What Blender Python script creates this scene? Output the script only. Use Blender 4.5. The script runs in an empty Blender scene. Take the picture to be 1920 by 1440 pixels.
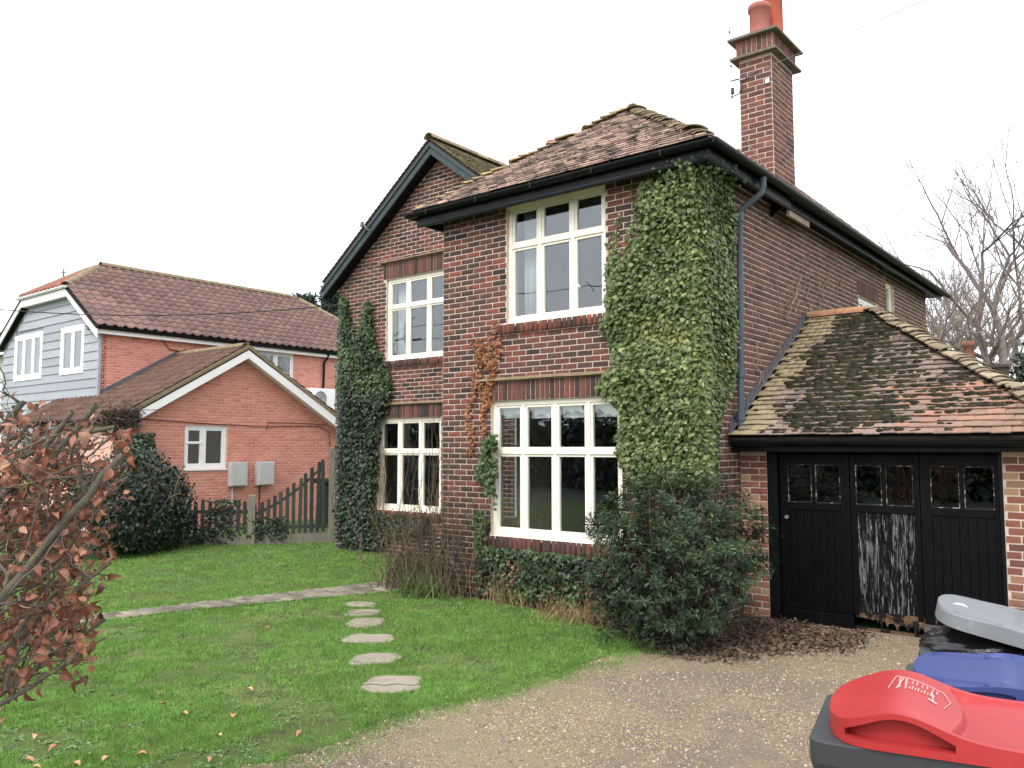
import bpy, math, random
import numpy as np
from mathutils import Matrix, Vector

# ------------------------------------------------------------------ camera, sky, sun, exposure
S = bpy.context.scene
COL = S.collection
CAM = np.array([0.0, 0.0, 1.92])
F_PX, HOR, CX, CY = 1553.0, 840.0, 960.0, 720.0          # focal length and horizon in photo pixels
PITCH = math.atan((HOR - CY) / F_PX)
YAW = math.atan2(1930.0, math.hypot(F_PX, HOR - CY))
RIGHT = np.array([math.sin(YAW), math.cos(YAW), 0])
FWH = np.array([-math.cos(YAW), math.sin(YAW), 0])
FW = FWH * math.cos(PITCH) + np.array([0, 0, math.sin(PITCH)])
UP = np.cross(RIGHT, FW)
cd = bpy.data.cameras.new('camera')
cd.sensor_width = 36.0
cd.lens = 36.0 * F_PX / 1920.0
cd.clip_start = 0.05
cd.clip_end = 1500
cam = bpy.data.objects.new('camera', cd)
COL.objects.link(cam)
cam.matrix_world = Matrix(((RIGHT[0], UP[0], -FW[0], CAM[0]), (RIGHT[1], UP[1], -FW[1], CAM[1]),
                           (RIGHT[2], UP[2], -FW[2], CAM[2]), (0, 0, 0, 1)))
S.camera = cam

SUN_EL, SUN_AZ = math.radians(50), math.radians(168)      # azimuth measured from +Y, clockwise
w = bpy.data.worlds.new('World')
S.world = w
w.use_nodes = True
nt = w.node_tree
nt.nodes.clear()
sky = nt.nodes.new('ShaderNodeTexSky')
sky.sky_type = 'NISHITA'
sky.sun_disc = False
sky.sun_elevation = SUN_EL
sky.sun_rotation = SUN_AZ
sky.dust_density = 4.0
b1 = nt.nodes.new('ShaderNodeBackground')
b1.inputs[1].default_value = 0.05
nt.links.new(sky.outputs[0], b1.inputs[0])
b2 = nt.nodes.new('ShaderNodeBackground')                 # the even overcast cloud sheet
b2.inputs[0].default_value = (0.98, 0.985, 1.0, 1)
b2.inputs[1].default_value = 0.95
ad = nt.nodes.new('ShaderNodeAddShader')
wo = nt.nodes.new('ShaderNodeOutputWorld')
nt.links.new(b1.outputs[0], ad.inputs[0])
nt.links.new(b2.outputs[0], ad.inputs[1])
nt.links.new(ad.outputs[0], wo.inputs[0])
sl = bpy.data.lights.new('sun', 'SUN')
sl.energy = 1.0
sl.angle = math.radians(25)
sl.color = (1.0, 0.97, 0.92)
so = bpy.data.objects.new('sun', sl)
COL.objects.link(so)
sd = Vector((math.sin(SUN_AZ) * math.cos(SUN_EL), math.cos(SUN_AZ) * math.cos(SUN_EL), math.sin(SUN_EL)))
so.rotation_euler = (-sd).to_track_quat('-Z', 'Y').to_euler()
so.location = (0, -20, 30)
S.view_settings.view_transform = 'Standard'
S.view_settings.look = 'None'
S.view_settings.exposure = 0.82
S.view_settings.gamma = 1.0
S.cycles.max_bounces = 8
S.cycles.transparent_max_bounces = 16
S.cycles.use_denoising = True

# ------------------------------------------------------------------ helpers
rng = np.random.default_rng(7)
random.seed(7)


def ray(x, y):
    return RIGHT * (x - CX) - UP * (y - CY) + FW * F_PX


def on(x, y, ax, v):
    r = ray(x, y)
    i = 'XYZ'.index(ax)
    return CAM + r * ((v - CAM[i]) / r[i])


def at(x, y, depth):
    return CAM + ray(x, y) / F_PX * depth


def proj(P):
    d = np.asarray(P, float) - CAM
    z = d @ FW
    z = np.where(np.abs(z) < 1e-6, 1e-6, z)
    return CX + F_PX * (d @ RIGHT) / z, CY - F_PX * (d @ UP) / z, z


def inpoly(x, y, poly):
    x = np.asarray(x, float); y = np.asarray(y, float)
    r = np.zeros(x.shape, bool)
    n = len(poly)
    for i in range(n):
        x1, y1 = poly[i]; x2, y2 = poly[(i + 1) % n]
        c = (y1 > y) != (y2 > y)
        with np.errstate(divide='ignore', invalid='ignore'):
            r ^= c & (x < (x2 - x1) * (y - y1) / (y2 - y1 + 1e-12) + x1)
    return r


def sstep(a, b, x):
    t = np.clip((x - a) / (b - a), 0, 1)
    return t * t * (3 - 2 * t)


def vnoise(x, y, seed=0):
    """cheap smooth value noise in 0..1"""
    def h(i, j):
        v = np.sin(i * 127.1 + j * 311.7 + seed * 74.7) * 43758.5453
        return v - np.floor(v)
    xi, yi = np.floor(x), np.floor(y)
    xf, yf = x - xi, y - yi
    u, v = xf * xf * (3 - 2 * xf), yf * yf * (3 - 2 * yf)
    return (h(xi, yi) * (1 - u) + h(xi + 1, yi) * u) * (1 - v) + (h(xi, yi + 1) * (1 - u) + h(xi + 1, yi + 1) * u) * v


def tag(o, label=None, cat=None, group=None, kind=None):
    if label: o['label'] = label
    if cat: o['category'] = cat
    if group: o['group'] = group
    if kind: o['kind'] = kind
    return o


def put(o, parent):
    """parent keeping world placement (roots carry a plain translation only)"""
    if parent is not None:
        o.parent = parent
        if parent.parent is None and parent.type == 'EMPTY':
            o.matrix_parent_inverse = Matrix.Translation(-Vector(parent.location))
    return o


def thing(name, label, cat, loc=(0, 0, 0), group=None):
    o = bpy.data.objects.new(name, None)
    o.empty_display_size = 0.2
    o.location = loc
    COL.objects.link(o)
    return tag(o, label, cat, group)


def np_mesh(name, V, Fc, rnd=None, smooth=False):
    """mesh from (n,3) verts and a list of (m,k) index arrays"""
    me = bpy.data.meshes.new(name)
    if isinstance(Fc, np.ndarray): Fc = [Fc]
    V = np.asarray(V, np.float32)
    loops = np.concatenate([f.ravel() for f in Fc]).astype(np.int32)
    sizes = np.concatenate([np.full(len(f), f.shape[1], np.int32) for f in Fc])
    starts = np.concatenate([[0], np.cumsum(sizes)[:-1]]).astype(np.int32)
    me.vertices.add(len(V))
    me.vertices.foreach_set('co', V.ravel())
    me.loops.add(len(loops))
    me.loops.foreach_set('vertex_index', loops)
    me.polygons.add(len(sizes))
    me.polygons.foreach_set('loop_start', starts)
    me.polygons.foreach_set('loop_total', sizes)
    if smooth:
        me.polygons.foreach_set('use_smooth', np.ones(len(sizes), bool))
    me.update(calc_edges=True)
    if rnd is not None:
        a = me.attributes.new('rnd', 'FLOAT', 'POINT')
        a.data.foreach_set('value', np.asarray(rnd, np.float32))
    me.validate()
    return me


def obj(name, me, mat, parent=None):
    o = bpy.data.objects.new(name, me)
    COL.objects.link(o)
    if mat is not None:
        me.materials.clear()
        me.materials.append(mat)
    return put(o, parent)


class MB:
    def __init__(s):
        s.v = []; s.f = []

    def add(s, vs, fs):
        n = len(s.v)
        s.v += [tuple(map(float, p)) for p in vs]
        s.f += [tuple(i + n for i in q) for q in fs]
        return s

    def box(s, x0, x1, y0, y1, z0, z1):
        return s.add([(x0, y0, z0), (x1, y0, z0), (x1, y1, z0), (x0, y1, z0), (x0, y0, z1), (x1, y0, z1), (x1, y1, z1), (x0, y1, z1)],
                     [(0, 3, 2, 1), (4, 5, 6, 7), (0, 1, 5, 4), (1, 2, 6, 5), (2, 3, 7, 6), (3, 0, 4, 7)])

    def obox(s, O, u, v, w_, du, dv, dw):
        """box from corner O along axes u, v, w with intervals"""
        O, u, v, w_ = map(np.asarray, (O, u, v, w_))
        P = [O + u * a + v * b + w_ * c for c in dw for b in dv for a in du]
        P = [P[i] for i in (0, 1, 3, 2, 4, 5, 7, 6)]
        return s.add(P, [(0, 3, 2, 1), (4, 5, 6, 7), (0, 1, 5, 4), (1, 2, 6, 5), (2, 3, 7, 6), (3, 0, 4, 7)])

    def prism(s, poly, ext):
        n = len(poly)
        ext = np.asarray(ext, float)
        a = [np.asarray(p, float) for p in poly]
        return s.add(a + [p + ext for p in a], [tuple(range(n))[::-1], tuple(range(n, 2 * n))] +
                     [(i, (i + 1) % n, n + (i + 1) % n, n + i) for i in range(n)])

    def tube(s, path, r, n=8, cap=True):
        V, Fq = tube_np(path, r, n)
        s.add(V, [tuple(q) for q in Fq])
        if cap:
            m = len(s.v) - len(V)
            s.f.append(tuple(m + i for i in range(n))[::-1])
            s.f.append(tuple(m + len(V) - n + i for i in range(n)))
        return s

    def build(s, name, mat, parent=None, smooth=False, bevel=0.0):
        me = bpy.data.meshes.new(name)
        me.from_pydata(s.v, [], s.f)
        if smooth:
            me.polygons.foreach_set('use_smooth', np.ones(len(me.polygons), bool))
        me.update()
        o = obj(name, me, mat, parent)
        if bevel:
            m = o.modifiers.new('bevel', 'BEVEL')
            m.width = bevel; m.segments = 2; m.limit_method = 'ANGLE'
        return o


def tube_np(path, r, n=6):
    P = np.asarray(path, float)
    k = len(P)
    r = np.full(k, r) if np.isscalar(r) else np.asarray(r, float)
    T = np.gradient(P, axis=0)
    T /= np.linalg.norm(T, axis=1)[:, None] + 1e-9
    ref = np.array([0, 0, 1.0]) if abs(T[0][2]) < 0.9 else np.array([1.0, 0, 0])
    A = np.cross(T, ref)
    A /= np.linalg.norm(A, axis=1)[:, None] + 1e-9
    B = np.cross(T, A)
    th = np.arange(n) * 2 * math.pi / n
    V = (P[:, None] + r[:, None, None] * (np.cos(th)[None, :, None] * A[:, None] + np.sin(th)[None, :, None] * B[:, None])).reshape(-1, 3)
    i = np.arange(k - 1)[:, None] * n
    j = np.arange(n)[None]
    Fq = np.stack([i + j, i + (j + 1) % n, i + n + (j + 1) % n, i + n + j], -1).reshape(-1, 4)
    return V, Fq


class TB:
    """many tubes collected as numpy"""
    def __init__(s): s.V = []; s.F = []; s.n = 0; s.R = []

    def tube(s, path, r, n=5):
        V, Fq = tube_np(path, r, n)
        s.V.append(V); s.F.append(Fq + s.n); s.n += len(V)
        s.R.append(np.full(len(V), random.random()))

    def build(s, name, mat, parent=None, smooth=True):
        o = obj(name, np_mesh(name, np.concatenate(s.V), np.concatenate(s.F), np.concatenate(s.R), smooth), mat, parent)
        if name == 'stem': o['kind'] = 'stuff'               # fine runners, too thin to pick apart
        return o


def scatter_np(tv, tf, pos, Rm, sc, rnd):
    """copies of a template (tv verts, tf list of face arrays) -> V, F, rnd"""
    n = len(pos); k = len(tv)
    sc = np.asarray(sc, float)
    if sc.ndim == 1: sc = sc[:, None, None]
    else: sc = sc[:, None, :]
    L = tv[None] * sc
    V = np.einsum('nij,nkj->nki', Rm, L) + pos[:, None]
    Fs = [(f[None] + (np.arange(n) * k)[:, None, None]).reshape(-1, f.shape[1]) for f in tf]
    return V.reshape(-1, 3), Fs, np.repeat(rnd, k)


def frames(nrm, up_hint, spin):
    """rotation matrices: z axis = nrm, y axis ~ up_hint rotated by spin about z"""
    z = nrm / (np.linalg.norm(nrm, axis=1)[:, None] + 1e-9)
    h = up_hint - (up_hint * z).sum(1)[:, None] * z
    bad = np.linalg.norm(h, axis=1) < 1e-3
    h[bad] = np.cross(z[bad], np.array([0.3, 0.9, 0.1]))
    y = h / (np.linalg.norm(h, axis=1)[:, None] + 1e-9)
    x = np.cross(y, z)
    c, s_ = np.cos(spin)[:, None], np.sin(spin)[:, None]
    x2 = x * c + y * s_
    y2 = -x * s_ + y * c
    return np.stack([x2, y2, z], -1)


def sph(n):
    v = rng.normal(size=(n, 3))
    return v / np.linalg.norm(v, axis=1)[:, None]


def leaf_template(kind):
    """leaf in the xy plane, tip towards +y, length 1, facing +z"""
    if kind == 'ivy':
        rim = [(0, 0), (.30, -.06), (.52, .18), (.36, .36), (.34, .62), (.14, .66), (0, 1.0), (-.14, .66), (-.34, .62), (-.36, .36), (-.52, .18), (-.30, -.06)]
        V = [(0, .34, .05)] + [(x, y, -.10 * abs(x) * 2 - .12 * max(0, y - .5)) for x, y in rim]
        Fq = [(0, i + 1, (i + 1) % 12 + 1) for i in range(12)]
        return np.array(V, float), [np.array(Fq)]
    if kind == 'lance':
        V = [(0, 0, 0), (.13, .35, .03), (0, .4, -.03), (-.13, .35, .03), (.10, .72, -.02), (0, .75, -.07), (-.10, .72, -.02), (0, 1, -.16)]
        Fq = [(0, 1, 2), (0, 2, 3), (1, 4, 5), (1, 5, 2), (2, 5, 3), (3, 5, 6), (4, 7, 5), (5, 7, 6)]
        return np.array(V, float), [np.array(Fq)]
    if kind == 'oval':
        V = [(0, 0, 0), (.26, .3, .07), (0, .33, 0), (-.26, .3, .07), (.24, .66, .03), (0, .68, -.05), (-.24, .66, .03), (0, 1, -.14)]
        Fq = [(0, 1, 2), (0, 2, 3), (1, 4, 5), (1, 5, 2), (2, 5, 3), (3, 5, 6), (4, 7, 5), (5, 7, 6)]
        return np.array(V, float), [np.array(Fq)]
    if kind == 'beech':
        ys = [0, .14, .32, .5, .68, .85, 1.0]
        wd = [0.02, .22, .33, .34, .27, .15, 0.01]
        V, Fq = [], []
        for i, (y, wv) in enumerate(zip(ys, wd)):
            zb = .16 * math.sin(y * 3.0) - .34 * y * y
            for sx, lift in ((-1, .12), (-.5, .0), (0, -.03), (.5, .0), (1, .12)):
                V.append((sx * wv * (1 - .12 * abs(sx)), y, zb + lift * wv * 3.0 * abs(sx) + .02 * math.sin(i * 2.3 + sx * 2)))
        for i in range(6):
            for j in range(4):
                a = i * 5 + j
                Fq.append((a, a + 1, a + 6, a + 5))
        return np.array(V, float), [np.array(Fq)]
    if kind == 'blade':
        V = [(-.5, 0, 0), (.5, 0, 0), (.28, .55, .06), (-.28, .55, .06), (0, 1, .22)]
        return np.array(V, float), [np.array([(0, 1, 2, 3)]), np.array([(3, 2, 4)])]


def leaves(name, kind, pos, nrm, size, mat, parent, up=None, spin=0.6, rnd=None, smooth=True, wid=None):
    tv, tf = leaf_template(kind)
    n = len(pos)
    if up is None: up = np.tile([0, 0, -1.0], (n, 1))
    R = frames(np.asarray(nrm, float), np.asarray(up, float).copy(), rng.normal(0, spin, n))
    sz = size * rng.uniform(.6, 1.25, n) if np.isscalar(size) else size
    if wid is not None:
        sz = np.stack([sz * wid, sz, sz], 1)
    V, Fs, r = scatter_np(tv, tf, np.asarray(pos, float), R, sz, rng.uniform(0, 1, n) if rnd is None else rnd)
    o = obj(name, np_mesh(name, V, Fs, r, smooth), mat, parent)
    o['kind'] = 'stuff'
    return o


# ------------------------------------------------------------------ materials
DESAT = .17                                                # the photograph's muted colours


def srgb(r, g, b):
    f = lambda c: (c / 255 / 12.92) if c <= 10 else ((c / 255 + .055) / 1.055) ** 2.4
    r, g, b = f(r), f(g), f(b)
    y = .2126 * r + .7152 * g + .0722 * b
    k = DESAT
    return (r + (y - r) * k, g + (y - g) * k, b + (y - b) * k, 1)


MATS = {}


def mat(name, color=(.5, .5, .5), ramp=None, rough=.8, spec=.3, nscale=6, namt=.25, bump=0., bscale=60, patch=(), transl=0., metal=0., coat=0., stretch=None, const=False):
    """one procedural material. ramp: per-piece colours; patch: (colour, noise scale, lo, hi[, per-axis scale]) overlays; """
    if name in MATS: return MATS[name]
    m = bpy.data.materials.new(name)
    m.use_nodes = True
    t = m.node_tree
    t.nodes.clear()
    N = t.nodes.new; L = t.links.new
    out = N('ShaderNodeOutputMaterial')
    bs = N('ShaderNodeBsdfPrincipled')
    bs.inputs['Roughness'].default_value = rough
    bs.inputs['Specular IOR Level'].default_value = spec
    bs.inputs['Metallic'].default_value = metal
    bs.inputs['Coat Weight'].default_value = coat
    geo = N('ShaderNodeNewGeometry')
    if ramp:
        at_ = N('ShaderNodeAttribute'); at_.attribute_name = 'rnd'
        oi = N('ShaderNodeObjectInfo')
        a1 = N('ShaderNodeMath'); a1.operation = 'ADD'
        L(at_.outputs['Fac'], a1.inputs[0]); L(oi.outputs['Random'], a1.inputs[1])
        fr = N('ShaderNodeMath'); fr.operation = 'FRACT'
        L(a1.outputs[0], fr.inputs[0])
        cr = N('ShaderNodeValToRGB')
        e = cr.color_ramp.elements
        for i, c in enumerate(ramp):
            p = i / max(1, len(ramp) - 1)
            if i == 0: el = e[0]; el.position = 0
            elif i == len(ramp) - 1: el = e[len(e) - 1]; el.position = 1
            else: el = e.new(p)
            el.color = c
        L(fr.outputs[0], cr.inputs[0])
        c_out = cr.outputs[0]
    else:
        rgb = N('ShaderNodeRGB')
        rgb.outputs[0].default_value = tuple(color)[:3] + (1,)
        c_out = rgb.outputs[0]
    pos = geo.outputs['Position']
    if stretch:
        vm = N('ShaderNodeVectorMath'); vm.operation = 'MULTIPLY'
        L(pos, vm.inputs[0]); vm.inputs[1].default_value = stretch
        pos = vm.outputs[0]
    if namt:
        no = N('ShaderNodeTexNoise')
        no.inputs['Scale'].default_value = nscale; no.inputs['Detail'].default_value = 6; no.inputs['Roughness'].default_value = .65
        L(pos, no.inputs['Vector'])
        mr = N('ShaderNodeMapRange')
        mr.inputs['From Min'].default_value = .25; mr.inputs['From Max'].default_value = .75
        mr.inputs['To Min'].default_value = 1 - namt; mr.inputs['To Max'].default_value = 1 + namt
        L(no.outputs['Fac'], mr.inputs['Value'])
        mx = N('ShaderNodeMix'); mx.data_type = 'RGBA'; mx.blend_type = 'MULTIPLY'
        mx.inputs[0].default_value = 1
        L(c_out, mx.inputs[6]); L(mr.outputs[0], mx.inputs[7])
        c_out = mx.outputs[2]
    for pc in patch:
        pcol, psc, lo, hi = pc[:4]
        no = N('ShaderNodeTexNoise')
        no.inputs['Scale'].default_value = psc; no.inputs['Detail'].default_value = 8; no.inputs['Roughness'].default_value = .7
        if len(pc) > 4:
            vm = N('ShaderNodeVectorMath'); vm.operation = 'MULTIPLY'
            L(geo.outputs['Position'], vm.inputs[0]); vm.inputs[1].default_value = pc[4]
            L(vm.outputs[0], no.inputs['Vector'])
        else:
            L(geo.outputs['Position'], no.inputs['Vector'])
        mr = N('ShaderNodeMapRange'); mr.interpolation_type = 'SMOOTHSTEP'
        mr.inputs['From Min'].default_value = lo; mr.inputs['From Max'].default_value = hi
        L(no.outputs['Fac'], mr.inputs['Value'])
        mx = N('ShaderNodeMix'); mx.data_type = 'RGBA'
        L(mr.outputs[0], mx.inputs[0])
        L(c_out, mx.inputs[6]); mx.inputs[7].default_value = tuple(pcol)[:3] + (1,)
        c_out = mx.outputs[2]
    L(c_out, bs.inputs['Base Color'])
    if bump:
        bn = N('ShaderNodeTexNoise')
        bn.inputs['Scale'].default_value = bscale; bn.inputs['Detail'].default_value = 5
        L(pos, bn.inputs['Vector'])
        bp = N('ShaderNodeBump'); bp.inputs['Strength'].default_value = min(1, bump); bp.inputs['Distance'].default_value = .01
        L(bn.outputs['Fac'], bp.inputs['Height'])
        L(bp.outputs[0], bs.inputs['Normal'])
    sh = bs.outputs[0]
    if transl:
        tr = N('ShaderNodeBsdfTranslucent')
        L(c_out, tr.inputs['Color'])
        ms = N('ShaderNodeMixShader'); ms.inputs[0].default_value = transl
        L(sh, ms.inputs[1]); L(tr.outputs[0], ms.inputs[2])
        sh = ms.outputs[0]
    L(sh, out.inputs[0])
    MATS[name] = m
    return m


def glass_mat():
    if 'window_glass' in MATS: return MATS['window_glass']
    m = bpy.data.materials.new('window_glass'); m.use_nodes = True
    t = m.node_tree; t.nodes.clear(); N = t.nodes.new; L = t.links.new
    out = N('ShaderNodeOutputMaterial'); fr = N('ShaderNodeFresnel'); bf = N('ShaderNodeNewGeometry')
    io = N('ShaderNodeMapRange'); io.inputs['To Min'].default_value = 1.8; io.inputs['To Max'].default_value = 1 / 1.8   # same sheet of glass from both faces
    L(bf.outputs['Backfacing'], io.inputs['Value']); L(io.outputs[0], fr.inputs[0])
    tr = N('ShaderNodeBsdfTransparent'); tr.inputs[0].default_value = (.93, .95, .95, 1)
    gl = N('ShaderNodeBsdfGlossy'); gl.inputs['Roughness'].default_value = .004; gl.inputs['Color'].default_value = (.92, .96, 1, 1)
    no = N('ShaderNodeTexNoise'); no.inputs['Scale'].default_value = 1.6
    bp = N('ShaderNodeBump'); bp.inputs['Strength'].default_value = .03; bp.inputs['Distance'].default_value = .05
    L(no.outputs['Fac'], bp.inputs['Height']); L(bp.outputs[0], gl.inputs['Normal'])
    geo = N('ShaderNodeNewGeometry'); L(geo.outputs['Position'], no.inputs['Vector'])
    ms = N('ShaderNodeMixShader')
    L(fr.outputs[0], ms.inputs[0]); L(tr.outputs[0], ms.inputs[1]); L(gl.outputs[0], ms.inputs[2])
    L(ms.outputs[0], out.inputs[0])
    MATS['window_glass'] = m
    return m


GLASS = glass_mat()
BRICK = mat('red_brick', ramp=[srgb(54, 46, 46), srgb(90, 64, 58), srgb(104, 70, 62), srgb(118, 70, 58), srgb(98, 66, 60), srgb(72, 56, 54), srgb(108, 68, 60), srgb(140, 74, 58), srgb(88, 64, 58), srgb(60, 52, 52)],
            rough=.9, nscale=30, namt=.30, bump=.6, bscale=160, patch=[(srgb(60, 52, 50), 11, .56, .68), (srgb(150, 84, 64), 8, .68, .8)])
BRICK_SIDE = mat('maroon_brick', ramp=[srgb(92, 66, 58), srgb(108, 74, 64), srgb(116, 78, 66), srgb(100, 70, 62), srgb(82, 62, 58), srgb(112, 74, 64), srgb(122, 82, 68)],
                 rough=.9, nscale=30, namt=.28, bump=.6, bscale=160, patch=[(srgb(66, 54, 50), 3, .58, .76)])
BRICK_CHIM = mat('sooty_brick', ramp=[srgb(90, 62, 56), srgb(118, 74, 64), srgb(132, 82, 70), srgb(100, 68, 60), srgb(140, 88, 74)],
                 rough=.9, nscale=30, namt=.3, bump=.6, bscale=160, patch=[(srgb(70, 60, 54), 4, .5, .7)])
BRICK_GAR = mat('garage_brick', ramp=[srgb(120, 74, 62), srgb(140, 84, 68), srgb(150, 104, 78), srgb(168, 136, 98), srgb(116, 74, 62), srgb(134, 78, 66), srgb(104, 72, 62)],
                rough=.9, nscale=30, namt=.25, bump=.6, bscale=160)
BRICK_NEW = mat('salmon_brick', ramp=[srgb(208, 130, 110), srgb(218, 140, 122), srgb(200, 120, 102), srgb(222, 146, 128), srgb(212, 134, 114)],
                rough=.88, nscale=20, namt=.14, bump=.3, bscale=120)
MORTAR = mat('pale_mortar', color=srgb(206, 186, 170), rough=.95, nscale=14, namt=.25, bump=.6, bscale=200, patch=[(srgb(150, 134, 116), 2, .52, .75)])
MORTAR_NEW = mat('pink_mortar', color=srgb(220, 172, 152), rough=.95, nscale=14, namt=.15)
WHITE = mat('flaking_white_paint', color=srgb(238, 234, 218), rough=.55, nscale=3, namt=.06, patch=[(srgb(150, 136, 112), 26, .66, .72), (srgb(232, 226, 200), 4, .5, .7)])
UPVC = mat('white_plastic', color=srgb(240, 240, 240), rough=.35, nscale=3, namt=.03)
BLACKP = mat('black_gloss_paint', color=srgb(15, 17, 20), spec=.2, rough=.38, nscale=5, namt=.3, bump=.15, bscale=40, patch=[(srgb(38, 42, 46), 11, .64, .8)])
GREENP = mat('dark_green_paint', color=srgb(56, 70, 72), rough=.6, nscale=6, namt=.2, patch=[(srgb(92, 100, 96), 9, .6, .75)])
PIPE = mat('grey_blue_pipe', color=srgb(72, 84, 96), rough=.55, nscale=10, namt=.2, patch=[(srgb(96, 76, 62), 16, .64, .74)])
LEAD = mat('lead', color=srgb(98, 102, 110), rough=.6, nscale=9, namt=.25, metal=.2)
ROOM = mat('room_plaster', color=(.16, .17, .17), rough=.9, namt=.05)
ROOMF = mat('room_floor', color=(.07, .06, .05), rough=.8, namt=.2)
BLIND = mat('blind_fabric', color=(.82, .88, .90), rough=.8, namt=.04, transl=.3)
CURTAIN = mat('curtain_fabric', color=(.62, .68, .70), rough=.85, namt=.06, transl=.25)

# ------------------------------------------------------------------ pieces (bricks, tiles): single objects for the largest, one joined mesh for the rest
def brick_tmpl():
    a, d, b = .018, .55, .055
    V = [(-.5, 0, -.5), (.5, 0, -.5), (.5, 0, .5), (-.5, 0, .5),
         (-.5, d, -.5), (.5, d, -.5), (.5, d, .5), (-.5, d, .5),
         (-.5 + a, 1, -.5 + b), (.5 - a, 1, -.5 + b), (.5 - a, 1, .5 - b), (-.5 + a, 1, .5 - b)]
    Fq = []
    for i in range(4):
        j = (i + 1) % 4
        Fq += [(i, i + 4, j + 4, j), (i + 4, i + 8, j + 8, j + 4)]
    Fq.append((8, 11, 10, 9))
    return np.array(V, float), [np.array(Fq)]


def tile_tmpl(camber=.06):
    """plain clay tile: x across (-.5...5), y up the slope 0..1 (0 = lower edge), z thickness 0..1 at the lower edge"""
    V, Fq = [], []
    for y in (0, 1):
        for zz in (0, 1):
            for x in (-.5, -.18, .18, .5):
                V.append((x, y, zz * .9 + (1 if zz else .6) * camber * 8 * (.25 - x * x) * .5))
    # index: y*8 + z*4 + x
    for x in range(3):
        Fq.append((4 + x, 5 + x, 13 + x, 12 + x))          # top
        Fq.append((x, 8 + x, 9 + x, 1 + x))                # under
        Fq.append((x, x + 1, x + 5, x + 4))                # lower edge
    Fq += [(0, 4, 12, 8), (3, 11, 15, 7)]
    return np.array(V, float), [np.array(Fq)]


TMPL = {'brick': brick_tmpl(), 'tile': tile_tmpl()}


def pieces(name, tmpl, items, n_single, stuff_name, smooth=False):
    """items: list of dict(M=4x4 numpy, mat, parent). The n_single largest in view become objects of their own."""
    tv, tf = TMPL[tmpl]
    C = np.array([it['M'][:3, 3] for it in items])
    px, py, z = proj(C)
    inv = (z > 0) & (px > 0) & (px < 1920) & (py > 0) & (py < 1440)
    hid = np.array([it.get('hid', False) for it in items])
    score = np.where(inv & ~hid, z, 1e6 + z)
    order = np.argsort(score)
    single = [i for i in order[:n_single] if score[i] < 1e5]
    ss = set(single)
    cache = {}
    for i in single:
        it = items[i]
        k = it['mat'].name
        if k not in cache:
            cache[k] = np_mesh(name, tv, tf, None, smooth)
            cache[k].materials.append(it['mat'])
        o = bpy.data.objects.new(name, cache[k])
        COL.objects.link(o)
        o.parent = it['parent']
        o.matrix_basis = Matrix(it['M'].tolist())
    groups = {}
    for i, it in enumerate(items):
        if i not in ss:
            groups.setdefault((it['parent'].name, it['mat'].name), []).append(it)
    for (pn, mn), its in groups.items():
        Ms = np.array([it['M'] for it in its])
        n, k = len(Ms), len(tv)
        V = np.einsum('nij,kj->nki', Ms[:, :3, :3], tv) + Ms[:, None, :3, 3]
        Fs = [(f[None] + (np.arange(n) * k)[:, None, None]).reshape(-1, f.shape[1]) for f in tf]
        r = np.repeat(rng.uniform(0, 1, n), k)
        o = obj(stuff_name, np_mesh(stuff_name, V.reshape(-1, 3), Fs, r, smooth), its[0]['mat'], its[0]['parent'])
        o['kind'] = 'stuff'


def cut(iv, a, b):
    out = []
    for (p, q) in iv:
        if b <= p or a >= q: out.append((p, q)); continue
        if a > p: out.append((p, a))
        if b < q: out.append((b, q))
    return out


def bricks(O, u, n, L, z0, z1, openings, m, parent, top=None, course=.0735, bl=.225, proud=.005, jt=.0118, bond=True, hidf=None, start=0.0):
    O, u, n = (np.asarray(a, float) for a in (O, u, n))
    items = []
    nc = int((z1 - z0) / course)
    for i in range(nc):
        za, zb = z0 + i * course, z0 + (i + 1) * course
        zc = (za + zb) / 2
        iv = [(0.0, L)]
        for (a, b, c, d) in openings:
            if min(zb, d) - max(za, c) > course * .3: iv = cut(iv, a, b)
        off = (i % 2) * bl / 2 - start
        for (p, q) in iv:
            k = math.floor((p - off) / bl) - 1
            while off + k * bl < q:
                a, b = max(p, off + k * bl), min(q, off + (k + 1) * bl)
                k += 1
                if b - a < .045: continue
                uc = (a + b) / 2
                if top is not None and zc + .03 > min(top(a), top(b)) : continue
                ln, ht = b - a - jt, course - jt
                M = np.eye(4)
                rot = rng.normal(0, .006)
                uu = u * math.cos(rot) + np.array([0, 0, 1]) * math.sin(rot)
                ww = np.array([0, 0, 1]) * math.cos(rot) - u * math.sin(rot)
                M[:3, 0] = uu * ln * rng.uniform(.985, 1.005); M[:3, 1] = n * proud * rng.uniform(.75, 1.25); M[:3, 2] = ww * ht * rng.uniform(.96, 1.02)
                M[:3, 3] = O + u * uc + np.array([0, 0, zc + rng.normal(0, .0008)])
                it = dict(M=M, mat=m, parent=parent)
                if hidf is not None: it['hid'] = bool(hidf(M[:3, 3]))
                items.append(it)
    return items


def soldiers(O, u, n, L, z0, z1, m, parent, pitch=.075, proud=.012):
    O, u, n = (np.asarray(a, float) for a in (O, u, n))
    k = int(round(L / pitch)); pitch = L / k
    out = []
    for i in range(k):
        M = np.eye(4)
        M[:3, 0] = np.array([0, 0, 1.0]) * (z1 - z0 - .006); M[:3, 1] = n * proud * rng.uniform(.8, 1.3); M[:3, 2] = -u * (pitch - .012)
        M[:3, 3] = O + u * (i + .5) * pitch + np.array([0, 0, (z0 + z1) / 2])
        out.append(dict(M=M, mat=m, parent=parent))
    return out


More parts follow.
